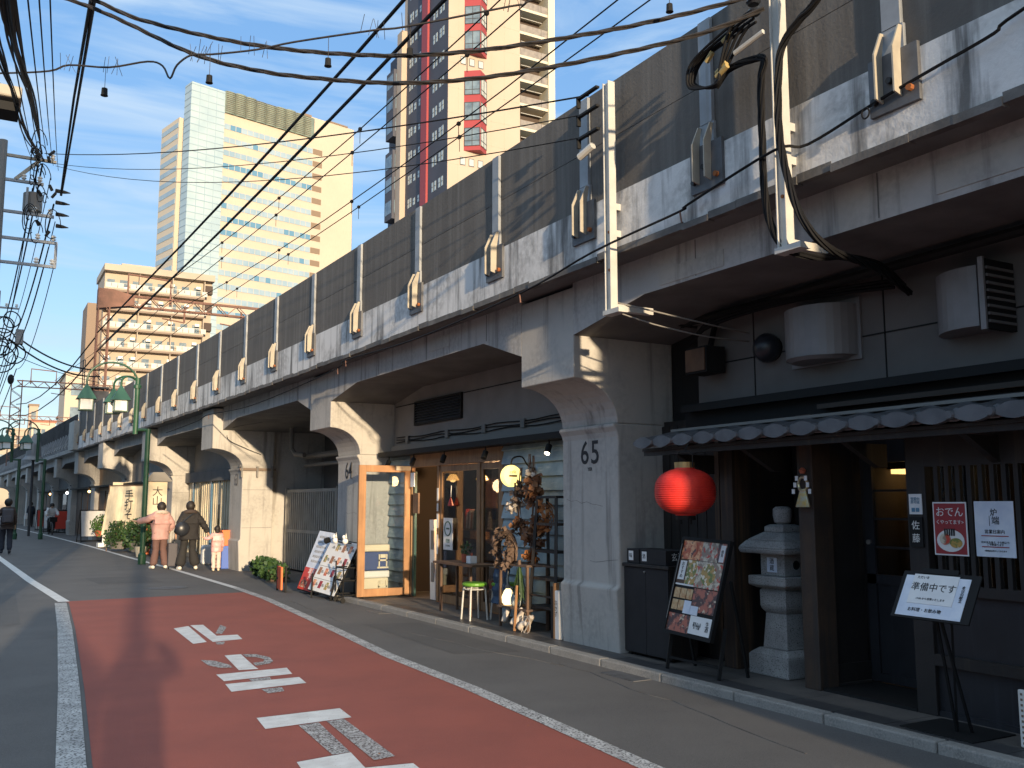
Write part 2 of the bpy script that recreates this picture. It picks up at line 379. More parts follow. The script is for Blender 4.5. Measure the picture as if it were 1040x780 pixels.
m = MB(); rr = [(p[0] + .12, p[1]) for p in LL]; lr = [p for p in WL if p[1] < 16.5] + [(4.33, 17.3)]
m.add([(x, y, .001) for x, y in rr + [(1.33, 17.12)]] + [(x, y, .001) for x, y in lr[::-1]], [list(range(len(rr) + 1 + len(lr)))])
struct('red_surfacing', m, 'red_asphalt')
def ribbon(m, pts, w, z):
    P = [Vector((x, y, 0)) for x, y in pts]
    for i in range(len(P) - 1):
        def nn(j):
            t = (P[min(j + 1, len(P) - 1)] - P[max(j - 1, 0)]).normalized(); return Vector((-t.y, t.x, 0)) * w / 2
        a, b = nn(i), nn(i + 1); u = Vector((0, 0, z))
        m.quad(P[i] - a + u, P[i + 1] - b + u, P[i + 1] + b + u, P[i] + a + u)
m = MB(); ribbon(m, [p for p in WL if p[1] < 18.5], .14, .005); struct('edge_line_worn', m, 'worn_white_line')
m = MB(); ribbon(m, [p for p in WL if p[1] > 18], .13, .005); struct('edge_line', m, 'white_paint')
m = MB(); ribbon(m, [(1.33, 17.05), (1.06, 21.976), (.68, 31.4), (.2, 44), (-.7, 66)], .17, .005); struct('side_line', m, 'white_paint')
m = MB(); ribbon(m, LL, .17, .005); struct('side_line_worn', m, 'worn_white_line')
G = {'re_a': [(2.275, 12.736), (2.485, 12.893), (2.394, 11.325), (2.229, 11.245)],
're_b': [(2.521, 12.958), (2.677, 12.927), (2.603, 11.784), (2.847, 11.768), (2.807, 11.362), (2.455, 11.291)],
're_c*': [(2.637, 12.01), (2.873, 12.816), (2.887, 12.526), (2.698, 11.926)], 're_d*': [(2.476, 11.247), (2.587, 11.261), (2.518, 11.039), (2.451, 11.077)],
'ma_h*': [(2.077, 10.08), (2.194, 9.945), (2.265, 9.638), (2.252, 9.454), (2.138, 9.519), (2.074, 9.714)],
'ma_v': [(2.351, 10.245), (2.52, 10.24), (2.455, 9.446), (2.451, 9.264), (2.271, 9.289)],
'ma_o*': [(2.534, 10.234), (2.658, 10.163), (2.731, 9.903), (2.698, 9.643), (2.626, 9.516), (2.475, 9.456), (2.495, 9.64), (2.604, 9.662), (2.654, 9.805), (2.609, 9.972), (2.525, 10.035)],
'ma_1': [(2.032, 9.157), (2.707, 9.197), (2.657, 8.847), (2.021, 8.788)], 'ma_2': [(1.999, 8.643), (2.665, 8.657), (2.637, 8.347), (1.968, 8.275)],
'ma_c*': [(2.239, 8.781), (2.433, 8.792), (2.408, 8.66), (2.238, 8.658)], 'ma_d*': [(2.215, 8.258), (2.395, 8.266), (2.365, 8.086), (2.219, 8.05)],
'to_1': [(1.901, 7.193), (2.548, 7.211), (2.521, 6.87), (1.867, 6.819)], 'to_2*': [(2.103, 6.809), (2.257, 6.829), (2.175, 5.939), (2.054, 5.93)],
'to_3*': [(2.319, 6.838), (2.455, 6.851), (2.387, 5.708), (2.238, 5.681)], 'to_4': [(1.808, 5.874), (2.175, 5.929), (2.13, 5.55), (2.42, 5.5), (2.39, 5.15), (1.722, 5.18)]}
m = MB()
for k, pts in G.items():
    m.use('worn_paint' if '*' in k else 'white_paint'); m.add([(x, y, .006) for x, y in pts], [list(range(len(pts)))[::-1]])
struct('road_lettering', m, None)
m = MB(); m.lathe([(.0, .003), (.3, .003), (.31, .007), (.34, .007), (.36, .002)], (3.25, 18.9, 0), 28)
struct('manhole_cover', m, 'worn_white_line' if False else 'bracket_plate')
m = MB()
for i in range(11): m.box(.18 + random.random() * 4, .2 + random.random() * 3.6 + .6, 0, 0, 0, 0) if False else None
for i in range(40):
    x = random.uniform(.8, 3.6); y = random.uniform(5.5, 16); a = random.random() * 3; r = random.uniform(.008, .02)
    m.quad((x, y, .009), (x + r * math.cos(a), y + r * math.sin(a), .012), (x + r * 1.4 * math.cos(a + .5), y + r * 1.4 * math.sin(a + .5), .009))
tag(m.build('fallen_leaves', 'dry_rust'), 'tiny scattered leaf scraps on the red road surface', 'litter', kind='stuff')
for q_, (pts_, mt_) in enumerate((([(4.5, 9.2), (5.2, 9.0), (5.25, 11.8), (4.55, 12.0)], 'paving_slab'), ([(-.6, 14), (.6, 14.2), (.7, 19), (-.5, 19)], 'paving_slab'), ([(2.2, 20.5), (3.4, 20.4), (3.3, 22.2), (2.1, 22.3)], 'paving_slab'))):
    m = MB(); m.add([(x, y, -.001) for x, y in pts_], [list(range(len(pts_)))]); struct('road_patch', m, 'asphalt_patch')
rc = random.Random(5)
for x0_, y0_, dx_, n_ in ((4.7, 4.5, .02, 14), (5.1, 8, -.03, 12), (4.4, 12.3, .01, 12), (-.2, 9, .05, 12)):
    P_ = []; x_, y_ = x0_, y0_
    for k_ in range(n_): P_.append((x_, y_, -.002)); x_ += dx_ + rc.uniform(-.05, .05); y_ += .28
    m = MB(); m.tube(P_, .005, 4); struct('road_crack', m, 'dirty_edge')
for y_ in (7.0, 13.0): 
    m = MB(); m.box(5.22, 5.42, y_, y_ + .5, -.01, .002); g_ = tag(m.build('drain_grate', 'bracket_plate', bend=True), kind='structure')
# footway: kerb stones, dark tiles, slabs
m = MB(); y = -8.0
while y < 15.4:
    l = .93; m.box(5.43, 5.55, y + .006, y + l - .006, -.05, .068); y += l + .0
kerb = struct('kerb', m, 'kerb_stone', bend=True, bevel=.012)
m = MB(); m.box(5.55, 7.8, -8, 15.3, -.05, .058); struct('footway', m, 'grout', bend=True)
m = MB(); y = -8.0
while y < 15.0:
    for x0, x1 in ((5.555, 5.76),): m.box(x0, x1, y + .004, y + .446, .03, .064)
    y += .45
struct('footway_tiles', m, 'paving_tile', bend=True)
m = MB(); y = -8.0
while y < 15.0:
    m.box(5.766, 6.15, y + .003, y + .897, .03, .0625); y += .9
m.box(6.153, 7.8, -8, 8.0, .03, .0615); m.box(6.153, 7.8, 9.1, 15.2, .03, .0635)
struct('footway_slabs', m, 'paving_slab', bend=True)

# ------------------------------------------------------------------ viaduct
PY = [8.02 + 7.37 * i for i in range(-2, 12)]; PW = 1.06
VD = thing('railway_viaduct', (5.8, 8, 0), 'long elevated concrete railway viaduct with numbered pillars and dark parapet panels', 'viaduct')
arc = lambda x0: [(x0, 2.87)] + [(x0 + (5.83 - x0) * math.sin(t), 2.87 - .45 * (1 - math.cos(t))) for t in [PI / 2 * i / 9 for i in range(1, 10)]]
nums = {8.02: '65', 15.39: '64', 22.76: '63', 30.13: '62'}
for i, y in enumerate(PY):
    x0 = 5.285 if y < 20 else 5.1
    if y > 36 and y < 38: x0 = 4.95
    m = MB()
    m.prism([(5.87, -.05), (5.87 - .045, -.05), (5.785, .7), (5.83, .73), (5.83, 2.28), (5.815, 2.335), (5.78, 2.385), (5.78, 2.42), (6.58, 2.42), (6.58, -.05)], 'y', y, y + PW)
    pil = m.build('pillar', 'pillar_concrete', VD, bend=True, bevel=.018)
    m = MB(); a = arc(x0)
    m.prism(a + [(6.58, 2.42), (6.58, 3.88), (x0, 3.82)], 'y', y, y + PW)
    m.build('haunch', 'pillar_concrete', VD, bend=True, bevel=.012)
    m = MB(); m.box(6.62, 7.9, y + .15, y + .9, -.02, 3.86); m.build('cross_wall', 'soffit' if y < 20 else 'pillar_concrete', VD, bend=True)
    if 20 < y < 80: m = MB(); m.box(5.76, 5.82, y + .02, y + .1, 2.44, 2.5); m.build('form_tie', 'bracket_plate', VD, bend=True)
    yr = round(y, 2)
    if yr in nums:
        n = nums[yr]; yc = y + PW / 2; m = MB(); street(m, 5.83 + cv(yc) - (.003 if n == '65' else .008), yc - .02, 2.14)
        if n == '65': m.text('6', -.1, -.02, .36, sx=.95, bold=.003); m.text('5', .1, -.02, .36, sx=.98, bold=.003); m.text('YER', 0, -.19, .05, bold=.001)
        else: m.text(n, 0, 0, .42, sx=.85, bold=.001); m.text('--', 0, -.2, .05)
        m.build('pillar_number', 'ink' if n in ('65', '64') else 'bracket_plate', VD)
    # beam and soffit of the bay in front of this pillar
    if i:
        yf = PY[i - 1] + PW; xs = [5.285, 12.0]
        bx = 5.285 if y < 20 else 5.33
        m = MB(); m.prism([(yf, 3.23), (yf + .9, 3.51), (y - 1.2, 3.51), (y, 3.31), (y, 4.3), (yf, 4.3)], 'x', bx, 12.0)
        # subdivide the long prism for the bend by slicing into thin pieces along the street
        m = MB(); cuts = [yf, yf + .9] + [yf + .9 + (y - 1.2 - yf - .9) * j / 4 for j in (1, 2, 3)] + [y - 1.2, y]
        zz = lambda t: 3.23 + .28 * (t - yf) / .9 if t < yf + .9 else (3.51 if t < y - 1.2 else 3.51 - .2 * (t - y + 1.2) / 1.2)
        V = []; Fc = []
        for t in cuts:
            for X in (bx, 12.0): V += [(X, t, zz(t)), (X, t, 3.86)]
        for j in range(len(cuts) - 1):
            o = 4 * j; Fc += [(o, o + 4, o + 5, o + 1), (o + 2, o + 3, o + 7, o + 6), (o, o + 2, o + 6, o + 4), (o + 1, o + 5, o + 7, o + 3)]
        Fc += [(0, 1, 3, 2), (len(V) - 4, len(V) - 2, len(V) - 1, len(V) - 3)]
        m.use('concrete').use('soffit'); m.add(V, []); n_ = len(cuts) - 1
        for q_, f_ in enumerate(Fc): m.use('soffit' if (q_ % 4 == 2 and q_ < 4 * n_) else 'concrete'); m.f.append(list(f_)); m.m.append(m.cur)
        m.build('girder', None, VD, bend=True)
PPY = [-1.4, .3, 2.03, 3.76, 5.53, 7.28, 9.05] + [9.05 + 2.125 * i for i in range(1, 9)] + [26.05 + 1.99 * i for i in range(1, 10)]
YE = PPY[-1]
m = MB()
ys = [-14 + 2.0 * i for i in range(29)] ; ys = [q for q in ys if q < YE] + [YE]
for a, b in zip(ys, ys[1:]): m.box(4.935, 5.35, a, b, 3.87, 4.405)
V = MB()
for a, b in zip(ys, ys[1:]): V.box(4.99, 12.5, a, b, 3.86, 4.35)
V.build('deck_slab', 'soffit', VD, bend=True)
m.build('fascia', 'fascia_concrete', VD, bend=True)
m = MB()
yy = -14.0
while yy < YE:
    b = min(yy + .31, YE); z = .012 * math.sin(yy * 3.1) + .01 * math.sin(yy * 7.7)
    m.box(4.925 + z * .4, 4.992, yy, b, 3.825 + z * .6, 3.885 + z * .9); yy = b
m.build('drip_edge', 'dirty_edge', VD, bend=True)
for i in range(len(PPY) - 1):
    a, b = PPY[i], PPY[i + 1]; m = MB()
    m.box(4.965, 5.1, a + .004, b - .004, 4.409, 4.97); m.box(4.965 + .004, 5.1, a + .004, b - .004, 4.978, 5.52)
    m.box(5.0, 5.09, a + .02, b - .02, 4.965, 4.98)
    m.build('parapet_panel', 'panel_concrete', VD, bend=True)
def post_parts(y):
    m = MB(); m.use('post_steel')
    m.box(4.93, 4.963, y - .07, y + .07, 4.62, 5.50); m.box(4.935, 4.962, y - .085, y + .085, 4.40, 4.62)
    p = m.build('parapet_post', None, VD, bend=True)
    m = MB(); m.use('bracket_plate'); m.box(4.905, 4.934, y - .2, y + .17, 4.06, 4.44)
    m.build('base_plate', None, p, bend=True)
    m = MB(); m.use('cream_and_sunlit_steel')
    for s in (-.075, .065):
        m = MB(); m.prism([(4.9, 4.12), (4.83, 4.14), (4.83, 4.44), (4.9, 4.60), (4.932, 4.60), (4.904, 4.42)], 'y', y + s - .006, y + s + .006)
        m.build('fin', 'cream_and_sunlit_steel', p, bend=True)  # golden sunlight put into the fin colour
    for s in (-.145, .0, .12):
        m = MB(); m.lathe([(.022, 0), (.022, .03)], (4.875, y + s, 4.15 + .1 * (s == 0)), 8, ax='x')
        m.build('bolt', 'rust_bolt' if s == -.145 else 'bolt', p, bend=True)
for y in PPY: post_parts(y)
def crack(pts, r=.0018, name='crack'):
    m = MB(); m.tube(pts, r, 4); m.build(name, 'dirty_edge', VD)
rc = random.Random(77)
for y0_, z0_, n_ in ((8.1, .5, 9), (8.3, 1.55, 8), (15.5, 1.4, 6), (8.05, 1.0, 6)):
    P_ = []; a_ = y0_; b_ = z0_
    for q_ in range(n_): P_.append((5.829 + cv(a_) - (.045 * (.7 - b_) / .7 + .0 if b_ < .7 else 0), a_, b_)); a_ += .1; b_ += rc.uniform(-.02, .035)
    crack(P_)
for zz_ in (1.0, 1.9):
    for yy_ in (22.76, 30.13):
        m = MB(); m.box(5.85, 6.56, yy_ - .003, yy_ + .002, zz_, zz_ + .008); m.build('form_joint', 'soffit', VD, bend=True)
for yy_ in (9.9, 11.6, 13.3, 17.2, 19.0, 20.8, 4.2, 2.6, 6.1):
    m = MB(); m.box(5.281, 5.287, yy_, yy_ + .008, 3.53, 3.85); m.build('form_joint', 'soffit', VD, bend=True)
# repair plates on the girder
for q in ((5.75, 6.6, 3.54, 3.68), (2.9, 3.75, 3.56, 3.75), (10.9, 11.5, 3.62, 3.78)):
    m = MB(); m.box(5.277, 5.284, *q); m.build('repair_patch', 'pillar_concrete', VD, bend=True)
# masonry pier and dark fenced part beyond
m = MB(); m.box(4.75, 5.6, YE, YE + 1.6, 3.86, 5.1); m.build('parapet_pier', 'pillar_concrete', VD, bend=True)
m = MB(); ys = [YE + 1.6 + 2 * i for i in range(30)]
for a, b in zip(ys, ys[1:]): m.box(5.0, 12.5, a, b, 3.86, 4.35)
m.build('deck_slab', 'concrete', VD, bend=True)
for a, b in zip(ys, ys[1:]):
    m = MB(); m.box(5.05, 5.09, a + .03, b - .03, 4.36, 5.5)
    k = 0
    while k < 2: m.box(5.03, 5.05, a + k, a + k + .07, 4.36, 5.5); k += .2
    m.build('fence_panel', 'fence_dark', VD, bend=True)
for a, b in zip(ys, ys[1:]):
    for d in (0, 1):
        m = MB(); m.bar((4.78, a + d, 4.05), (5.03, a + d, 4.75), .07); m.bar((4.78, a + d, 4.05), (5.0, a + d, 4.05), .07)
        m.build('fence_strut', 'post_steel', VD, bend=True)

# dark backing wall under the arches (one thing) and simple enclosing side walls
m = MB(); ys = [-8 + 4 * i for i in range(28)]
for a, b in zip(ys, ys[1:]): m.box(7.9, 8.1, a, b, -.02, 3.9)
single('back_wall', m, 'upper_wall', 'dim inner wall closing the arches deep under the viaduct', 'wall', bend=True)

# ------------------------------------------------------------------ izakaya front (between the near pillars)
IZ = thing('restaurant', (6.2, 5.6, 0), 'black timber restaurant front with tiled eave under the near arch', 'shop front')
def part(name, material, root, **k):
    def f(m): return m.build(name, material, root, **k)
    return f
m = MB(); m.box(6.42, 6.5, 1.72, 7.42, 2.45, 3.5); uw = m.build('upper_wall', 'upper_wall', IZ)
m = MB()
for z in (2.97, ): m.box(6.412, 6.419, 1.72, 7.42, z, z + .012)
for y in (6.6, 5.1, 3.4): m.box(6.412, 6.419, y, y + .01, 2.47, 3.5)
m.build('panel_joint', 'black_metal', uw)
m = MB(); m.box(6.55, 6.6, 7.42, 8.0, .06, 3.5); m.build('gap_wall', 'black_metal', IZ)
m = MB(); m.box(6.2, 6.42, 1.7, 7.42, 2.5, 2.57); m.box(6.17, 6.2, 1.7, 7.42, 2.49, 2.55); m.build('gutter', 'black_metal', IZ)
m = MB(); m.box(6.3, 6.41, 1.7, 7.5, 2.33, 2.5); m.build('lintel', 'black_metal', IZ)
m = MB(); m.box(5.98, 6.08, 1.7, 7.35, 2.285, 2.31); m.build('lath', 'pipe', IZ)
# tiled eave: wavy tiles with round caps
er = MB(); n = 20; y1, y0 = 7.42, 1.62; st = (y1 - y0) / n
def tw(t): return .045 * math.sin(PI * min(1, t / .8)) ** 1.3 if t < .8 else .0
NS = 12
for i in range(n):
    ya = y1 - i * st; vs = []
    for j in range(NS + 1):
        t = j / NS; y = ya - t * st; h = tw(t)
        vs += [(5.62, y, 2.12 + h * .55), (5.60, y, 2.165 + h), (5.85, y, 2.215 + h), (6.12, y, 2.275 + h)]
    fs = []
    for j in range(NS):
        o = 4 * j
        for k in range(3): fs.append((o + k, o + k + 1, o + k + 5, o + k + 4))
    er.add(vs, fs)
    up_ = [(ya - t * st, 2.165 + .052 * math.sin(PI * t) ** .8) for t in [j / 10 for j in range(11)]]; dn_ = [(ya - t * st, 2.152 - .045 * math.sin(PI * t) ** .9) for t in [j / 10 for j in range(10, -1, -1)]]
    er.prism(up_ + dn_, 'x', 5.565, 5.622)
    er.lathe([(.0, 0), (.024, 0), (.032, .015), (.032, .1)], (5.545, ya - st * .97, 2.16), 12, ax='x')
    er.lathe([(.035, 0), (.035, .45)], (5.64, ya - st * .95, 2.18), 8, ax='x')
er.build('tiled_eave', 'roof_tile', IZ, smooth=False)
m = MB(); m.box(5.66, 6.3, 1.62, 7.4, 2.085, 2.11); m.build('eave_board', 'dark_wood', IZ)
m = MB(); m.box(5.68, 5.72, 1.62, 7.4, 2.04, 2.085); m.build('eave_fascia', 'dark_wood', IZ)
for y in (7.0, 6.1, 5.0, 4.0, 3.0):
    m = MB(); m.prism([(5.75, 2.04), (6.2, 2.04), (6.2, 1.86), (6.1, 1.86)], 'y', y - .03, y + .03); m.build('eave_bracket', 'dark_wood', IZ)
m = MB(); m.box(6.42, 6.5, 6.9, 8.0, .062, 2.45)
for k in range(8): m.box(6.405, 6.42, 6.92 + k * .14, 6.92 + k * .14 + .128, .1, 2.4)
m.build('plank_wall', 'dark_wood', IZ)
for k, (a, b) in enumerate(((6.93, 7.02), (7.12, 7.19))):
    m = MB(); m.box(6.39, 6.404, a, b, .1, 2.2); m.build('worn_plank', 'brown_wood', IZ)
for nm, x0, x1, ya, yb, mt in (('post', 6.2, 6.42, 6.73, 6.9, 'brown_wood'), ('post', 6.08, 6.3, 5.63, 5.8, 'post_wood'), ('post', 6.1, 6.26, 4.57, 4.735, 'dark_wood')):
    m = MB(); m.box(x0, x1, ya, yb, .0625, 2.33); m.build(nm, mt, IZ, bevel=.006)
m = MB(); m.box(6.3, 6.72, 5.68, 5.76, .1, 2.33); m.build('wing_wall', 'dark_wood', IZ)
m = MB(); m.box(6.3, 6.72, 5.655, 5.68, .1, .25); m.build('skirting', 'dark_wood', IZ)
m = MB(); m.box(7.0, 7.06, 5.76, 6.73, .06, 2.4); m.box(6.42, 7.0, 6.74, 6.8, .06, 2.4); m.build('recess_wall', 'dark_wood', IZ)
m = MB(); m.box(6.95, 7.0, 6.0, 6.6, .62, .7); m.build('recess_rail', 'brown_wood', IZ)
m = MB(); m.box(6.1, 6.72, 4.74, 5.62, .0625, .085); m.build('door_mat', 'black_metal', IZ)
# door
m = MB(); x = 6.73
m.box(x, x + .05, 4.6, 5.66, .09, .16); m.box(x, x + .05, 4.6, 5.66, .9, .98); m.box(x, x + .05, 4.6, 5.66, 1.93, 2.35)
for y in (4.6, 5.57): m.box(x, x + .05, y, y + .09, .16, 1.93)
m.box(x + .02, x + .04, 4.69, 5.57, .16, .9)
dr = m.build('door', 'navy_wood', IZ)
m = MB()
for z in (1.2, 1.44, 1.68): m.box(x + .01, x + .035, 4.69, 5.57, z, z + .018)
m.box(x + .005, x + .04, 5.12, 5.145, .98, 1.93)
m.build('muntins', 'navy_wood', dr)
m = MB(); m.box(x + .02, x + .026, 4.69, 5.57, .98, 1.93); m.build('pane', 'dark_glass', dr)
m = MB(); m.lathe([(.022, 0), (.022, .02)], (x - .02, 5.62, 1.25), 10, ax='x'); m.build('lock', 'pipe', dr)
# lattice window
m = MB(); m.box(6.12, 6.18, 1.7, 4.57, .0625, .1); m.box(6.14, 6.2, 1.7, 4.57, .1, .95); lw_ = m.build('lower_panel', 'navy_wood', IZ)
m = MB(); m.box(6.1, 6.16, 1.7, 4.57, .42, .5); m.box(6.1, 6.2, 1.7, 4.57, .93, 1.0); m.box(6.1, 6.2, 1.7, 4.57, 1.85, 1.93); m.build('window_rail', 'dark_wood', IZ)
lat = MB()
y = 4.5
while y > 1.75: lat.box(6.105, 6.14, y - .034, y, 1.0, 1.85); y -= .088
lat.build('lattice', 'dark_wood', IZ)
m = MB(); m.box(6.1, 6.2, 1.7, 4.57, 1.93, 2.33); m.build('transom', 'dark_wood', IZ)
m = MB(); m.box(6.17, 6.174, 1.7, 4.57, 1.0, 1.85); m.build('pane', 'dark_glass', IZ)
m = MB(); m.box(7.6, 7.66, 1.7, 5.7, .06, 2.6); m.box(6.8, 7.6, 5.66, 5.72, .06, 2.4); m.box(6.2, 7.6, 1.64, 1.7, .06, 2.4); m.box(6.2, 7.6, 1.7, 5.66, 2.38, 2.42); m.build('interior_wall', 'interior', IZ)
m = MB(); m.box(6.2, 7.8, 7.42, 8.0, 3.4, 3.48); m.build('soffit_board', 'black_metal', IZ)
# things seen inside
m = MB(); m.box(6.95, 7.3, 2.2, 3.2, .9, 1.42); single('white_cupboard', m, 'tower_window', 'pale cupboard seen through the lattice at the right edge', 'cupboard')
m = MB(); m.box(7.3, 7.5, 2.3, 4.0, 1.45, 1.62); single('wooden_shelf', m, 'interior_brown', 'brown shelf inside behind the lattice window', 'shelf')
def pendant(x, y, z, label, kind, r=.07, top=None, group='lamps glowing inside the shops'):
    t = thing('pendant_lamp', (x, y, z), label, 'lamp', group)
    m = MB()
    if kind == 'bulb': m.ball((x, y, z), r * .5, r * .5, r * .6); m.build('bulb', 'bulb', t, smooth=True)
    else:
        m.lathe([(r * .3, .6 * r), (r * .5, .5 * r), (r, -.3 * r), (r * .96, -.36 * r)], (x, y, z), 16); m.build('shade', 'lamp_shade_glow', t, smooth=True)
        m = MB(); m.ball((x, y, z - r * .35), r * .45, r * .45, r * .3); m.build('bulb', 'bulb_soft', t, smooth=True)
    m = MB(); m.tube([(x, y, z + r * .5), (x, y, top or z + .5)], .004, 5); m.build('cord', 'cable', t)
    return t
t = pendant(7.15, 4.0, 1.78, 'bare glowing bulb hanging behind the lattice above the white poster', 'bulb', .09, 2.38)
m = MB(); m.tube([(7.15 + .07 * math.cos(g), 4.0 + .07 * math.sin(g), 1.75) for g in [PI * 2 * i / 16 for i in range(17)]], .006, 5); m.build('ring', 'brass', t)
t = thing('door_lamp', (7.2, 5.55, 1.85), 'flat amber ceiling lamp glowing behind the dark glazed door', 'lamp')
m = MB(); m.box(7.05, 7.35, 5.35, 5.62, 1.84, 1.88); m.build('shade', 'bulb_soft', t); m = MB(); m.box(7.02, 7.38, 5.3, 5.64, 1.88, 1.9); m.build('rim', 'black_metal', t)
m = MB(); m.box(7.0, 7.45, 4.75, 5.5, 1.18, 1.22); m.box(7.05, 7.4, 5.3, 5.34, .06, 1.18); m.box(7.05, 7.4, 4.85, 4.89, .06, 1.18); single('wooden_counter', m, 'interior_brown', 'brown counter inside the dark glazed door', 'counter')
# vents, dome speaker, light box on the upper wall
def hood(yc, label, open_side):
    t = thing('vent_hood', (6.42, yc, 2.8), label, 'vent hood', 'round vent hoods on the wall above the eave')
    m = MB(); P = [(6.42 - .34 * math.sin(g), yc + .36 * math.cos(g)) for g in [PI * i / 18 for i in range(19)]]
    if open_side: P = [p for p in P if p[1] > yc - .16] + [(6.42, yc - .16)]
    m.prism(P, 'z', 2.83, 3.27); m.build('hood', 'hood', t)
    if open_side:
        m = MB(); m.box(6.07, 6.42, yc - .2, yc - .161, 2.80, 3.3); f = m.build('louver_frame', 'black_metal', t)
        m = MB(); m.box(6.055, 6.075, yc - .205, yc - .165, 2.79, 3.31); m.build('rim', 'hood', t)
        m = MB()
        for k in range(8): m.box(6.09, 6.4, yc - .215, yc - .2, 2.84 + k * .055, 2.86 + k * .055)
        m.build('louver', 'upper_wall', f)
    else:
        m = MB(); m.box(6.395, 6.418, yc - .39, yc + .39, 2.79, 3.32); m.build('back_plate', 'hood', t)
        m = MB(); m.lathe([(.3, 0), (.26, -.03)], (6.35, yc, 2.83), 18); m.build('drip_tray', 'hood', t)
hood(5.72, 'half round grey vent hood beside the black dome', False)
hood(4.18, 'grey vent hood with dark louvered side at the right', True)
t = thing('dome_camera', (6.4, 6.3, 3.0), 'round black dome camera beside the vent hood', 'camera')
m = MB(); m.ball((6.33, 6.35, 3.02), .13, .13, .14, 16, 10); m.build('dome', 'black_leather', t, smooth=True)
m = MB(); m.lathe([(.11, 0), (.11, .1)], (6.32, 6.35, 3.02), 14, ax='x'); m.build('base', 'black_metal', t)
m = MB(); m.lathe([(.05, 0), (.035, -.02)], (6.32, 6.35, 2.94), 14); m.build('lens', 'pipe', t)
t = thing('light_box', (6.3, 7.1, 2.8), 'square brown floodlight box under the deck by the pillar', 'floodlight')
m = MB(); m.box(6.12, 6.36, 6.95, 7.27, 2.86, 3.12); m.build('housing', 'black_metal', t); m = MB(); m.box(6.105, 6.119, 6.97, 7.25, 2.88, 3.1); m.build('glass_face', 'interior_brown', t)
m = MB(); m.bar((6.3, 7.1, 3.12), (6.4, 7.1, 3.45), .04); m.build('arm', 'black_metal', t)
# red paper lantern
t = thing('paper_lantern', (5.6, 6.68, 1.7), 'round red paper lantern hanging from the tiled eave', 'lantern')
lx, ly, lz = 5.52, 6.6, 1.685; m = MB(); pr = []
for i in range(89):
    q = -1 + 2 * i / 88; r = .272 * (1 - abs(q) ** 2.6) ** .5 if abs(q) < 1 else 0
    pr.append((max(.09, r * (1 + .014 * math.cos(i * PI / 2))), q * .212))
m.lathe(pr, (lx, ly, lz), 40); m.build('paper_shade', 'lantern_red', t, smooth=True)
m = MB(); m.lathe([(.088, 0), (.092, .05), (.088, .05)], (lx, ly, lz + .212), 18); m.build('top_ring', 'brass', t)
m = MB(); m.lathe([(.085, 0), (.09, -.04)], (lx, ly, lz - .21), 18); m.build('bottom_ring', 'black_metal', t)
m = MB(); m.tube([(lx, ly - .11, lz + .22), (lx, ly - .11, lz + .33), (lx, ly - .06, lz + .36), (lx, ly + .06, lz + .36), (lx, ly + .11, lz + .33), (lx, ly + .11, lz + .22)], .005, 5); m.tube([(lx, ly, lz + .36), (lx + .05, ly, lz + .43), (lx + .16, ly, lz + .44)], .007, 5); m.build('handle', 'black_metal', t)
for dy in (-.07, .07):
    m = MB(); m.box(lx - .006, lx + .006, ly + dy - .007, ly + dy + .007, lz - .29, lz - .24); m.build('foot', 'black_metal', t)
# new year ornament
t = thing('straw_ornament', (6.0, 5.72, 1.6), 'small gold straw charm with paper ribbons on the entrance post', 'ornament')
m = MB(); m.tube([(6.04, 5.70 + .05 * math.cos(g), 1.74 + .06 * math.sin(g)) for g in [PI * 2 * i / 14 for i in range(15)]], .012, 6); m.build('ring', 'gold', t)
m = MB()
for k in range(9):
    a = -.35 + .7 * k / 8; m.tube([(6.04, 5.7 + a * .06, 1.7), (6.03, 5.7 + a * .2, 1.55)], .009, 5)
m.build('tassel', 'gold', t)
m = MB()
for a in (-1, 1):
    for k in range(3): m.cbox(6.02, 5.7 + a * (.05 + .02 * k), 1.79 - .055 * k, .006, .03, .04)
m.build('paper_ribbon', 'paper', t)
m = MB(); m.lathe([(.02, 0), (.03, .03), (.01, .05)], (6.04, 5.7, 1.83), 8); m.build('knot', 'terracotta', t)
# stone lantern
t = thing('stone_lantern', (6.42, 6.3, .06), 'grey granite garden lantern standing in the recess by the post', 'stone lantern')
LX, LY = 6.43, 6.33
def sq(m, prof, cx=LX, cy=LY):
    prof = [(q * 1.17, z) for q, z in prof]
    for (a, z0), (b, z1) in zip(prof, prof[1:]):
        m.add([(cx - a, cy - a, z0), (cx + a, cy - a, z0), (cx + a, cy + a, z0), (cx - a, cy + a, z0), (cx - b, cy - b, z1), (cx + b, cy - b, z1), (cx + b, cy + b, z1), (cx - b, cy + b, z1)],
              [(0, 3, 2, 1), (4, 5, 6, 7), (0, 1, 5, 4), (1, 2, 6, 5), (2, 3, 7, 6), (3, 0, 4, 7)])
m = MB(); sq(m, [(.205, .0625), (.205, .24), (.15, .29)]); m.build('base', 'granite', t, bevel=.012)
m = MB(); sq(m, [(.125, .292), (.105, .60)]); sq(m, [(.104, .601), (.125, .63), (.135, .66), (.135, .80), (.12, .82)]); m.build('shaft', 'granite', t, bevel=.006)
m = MB(); sq(m, [(.15, .822), (.195, .85), (.195, .93)]); m.build('platform', 'granite', t, bevel=.008)
m = MB(); sq(m, [(.125, .932), (.125, 1.13)]); fb = m.build('fire_box', 'granite', t, bevel=.006)
m = MB(); street(m, LX - .149, LY, 1.03); m.box(-.06, .06, -.065, .065, 0, .003); m.build('paper_card', 'paper_blue', fb)
m = MB(); street(m, LX - .153, LY, 1.03); m.text('酒', -.0, .03, .055); m.text('蔵', -.0, -.03, .055); m.build('card_text', 'ink', fb)
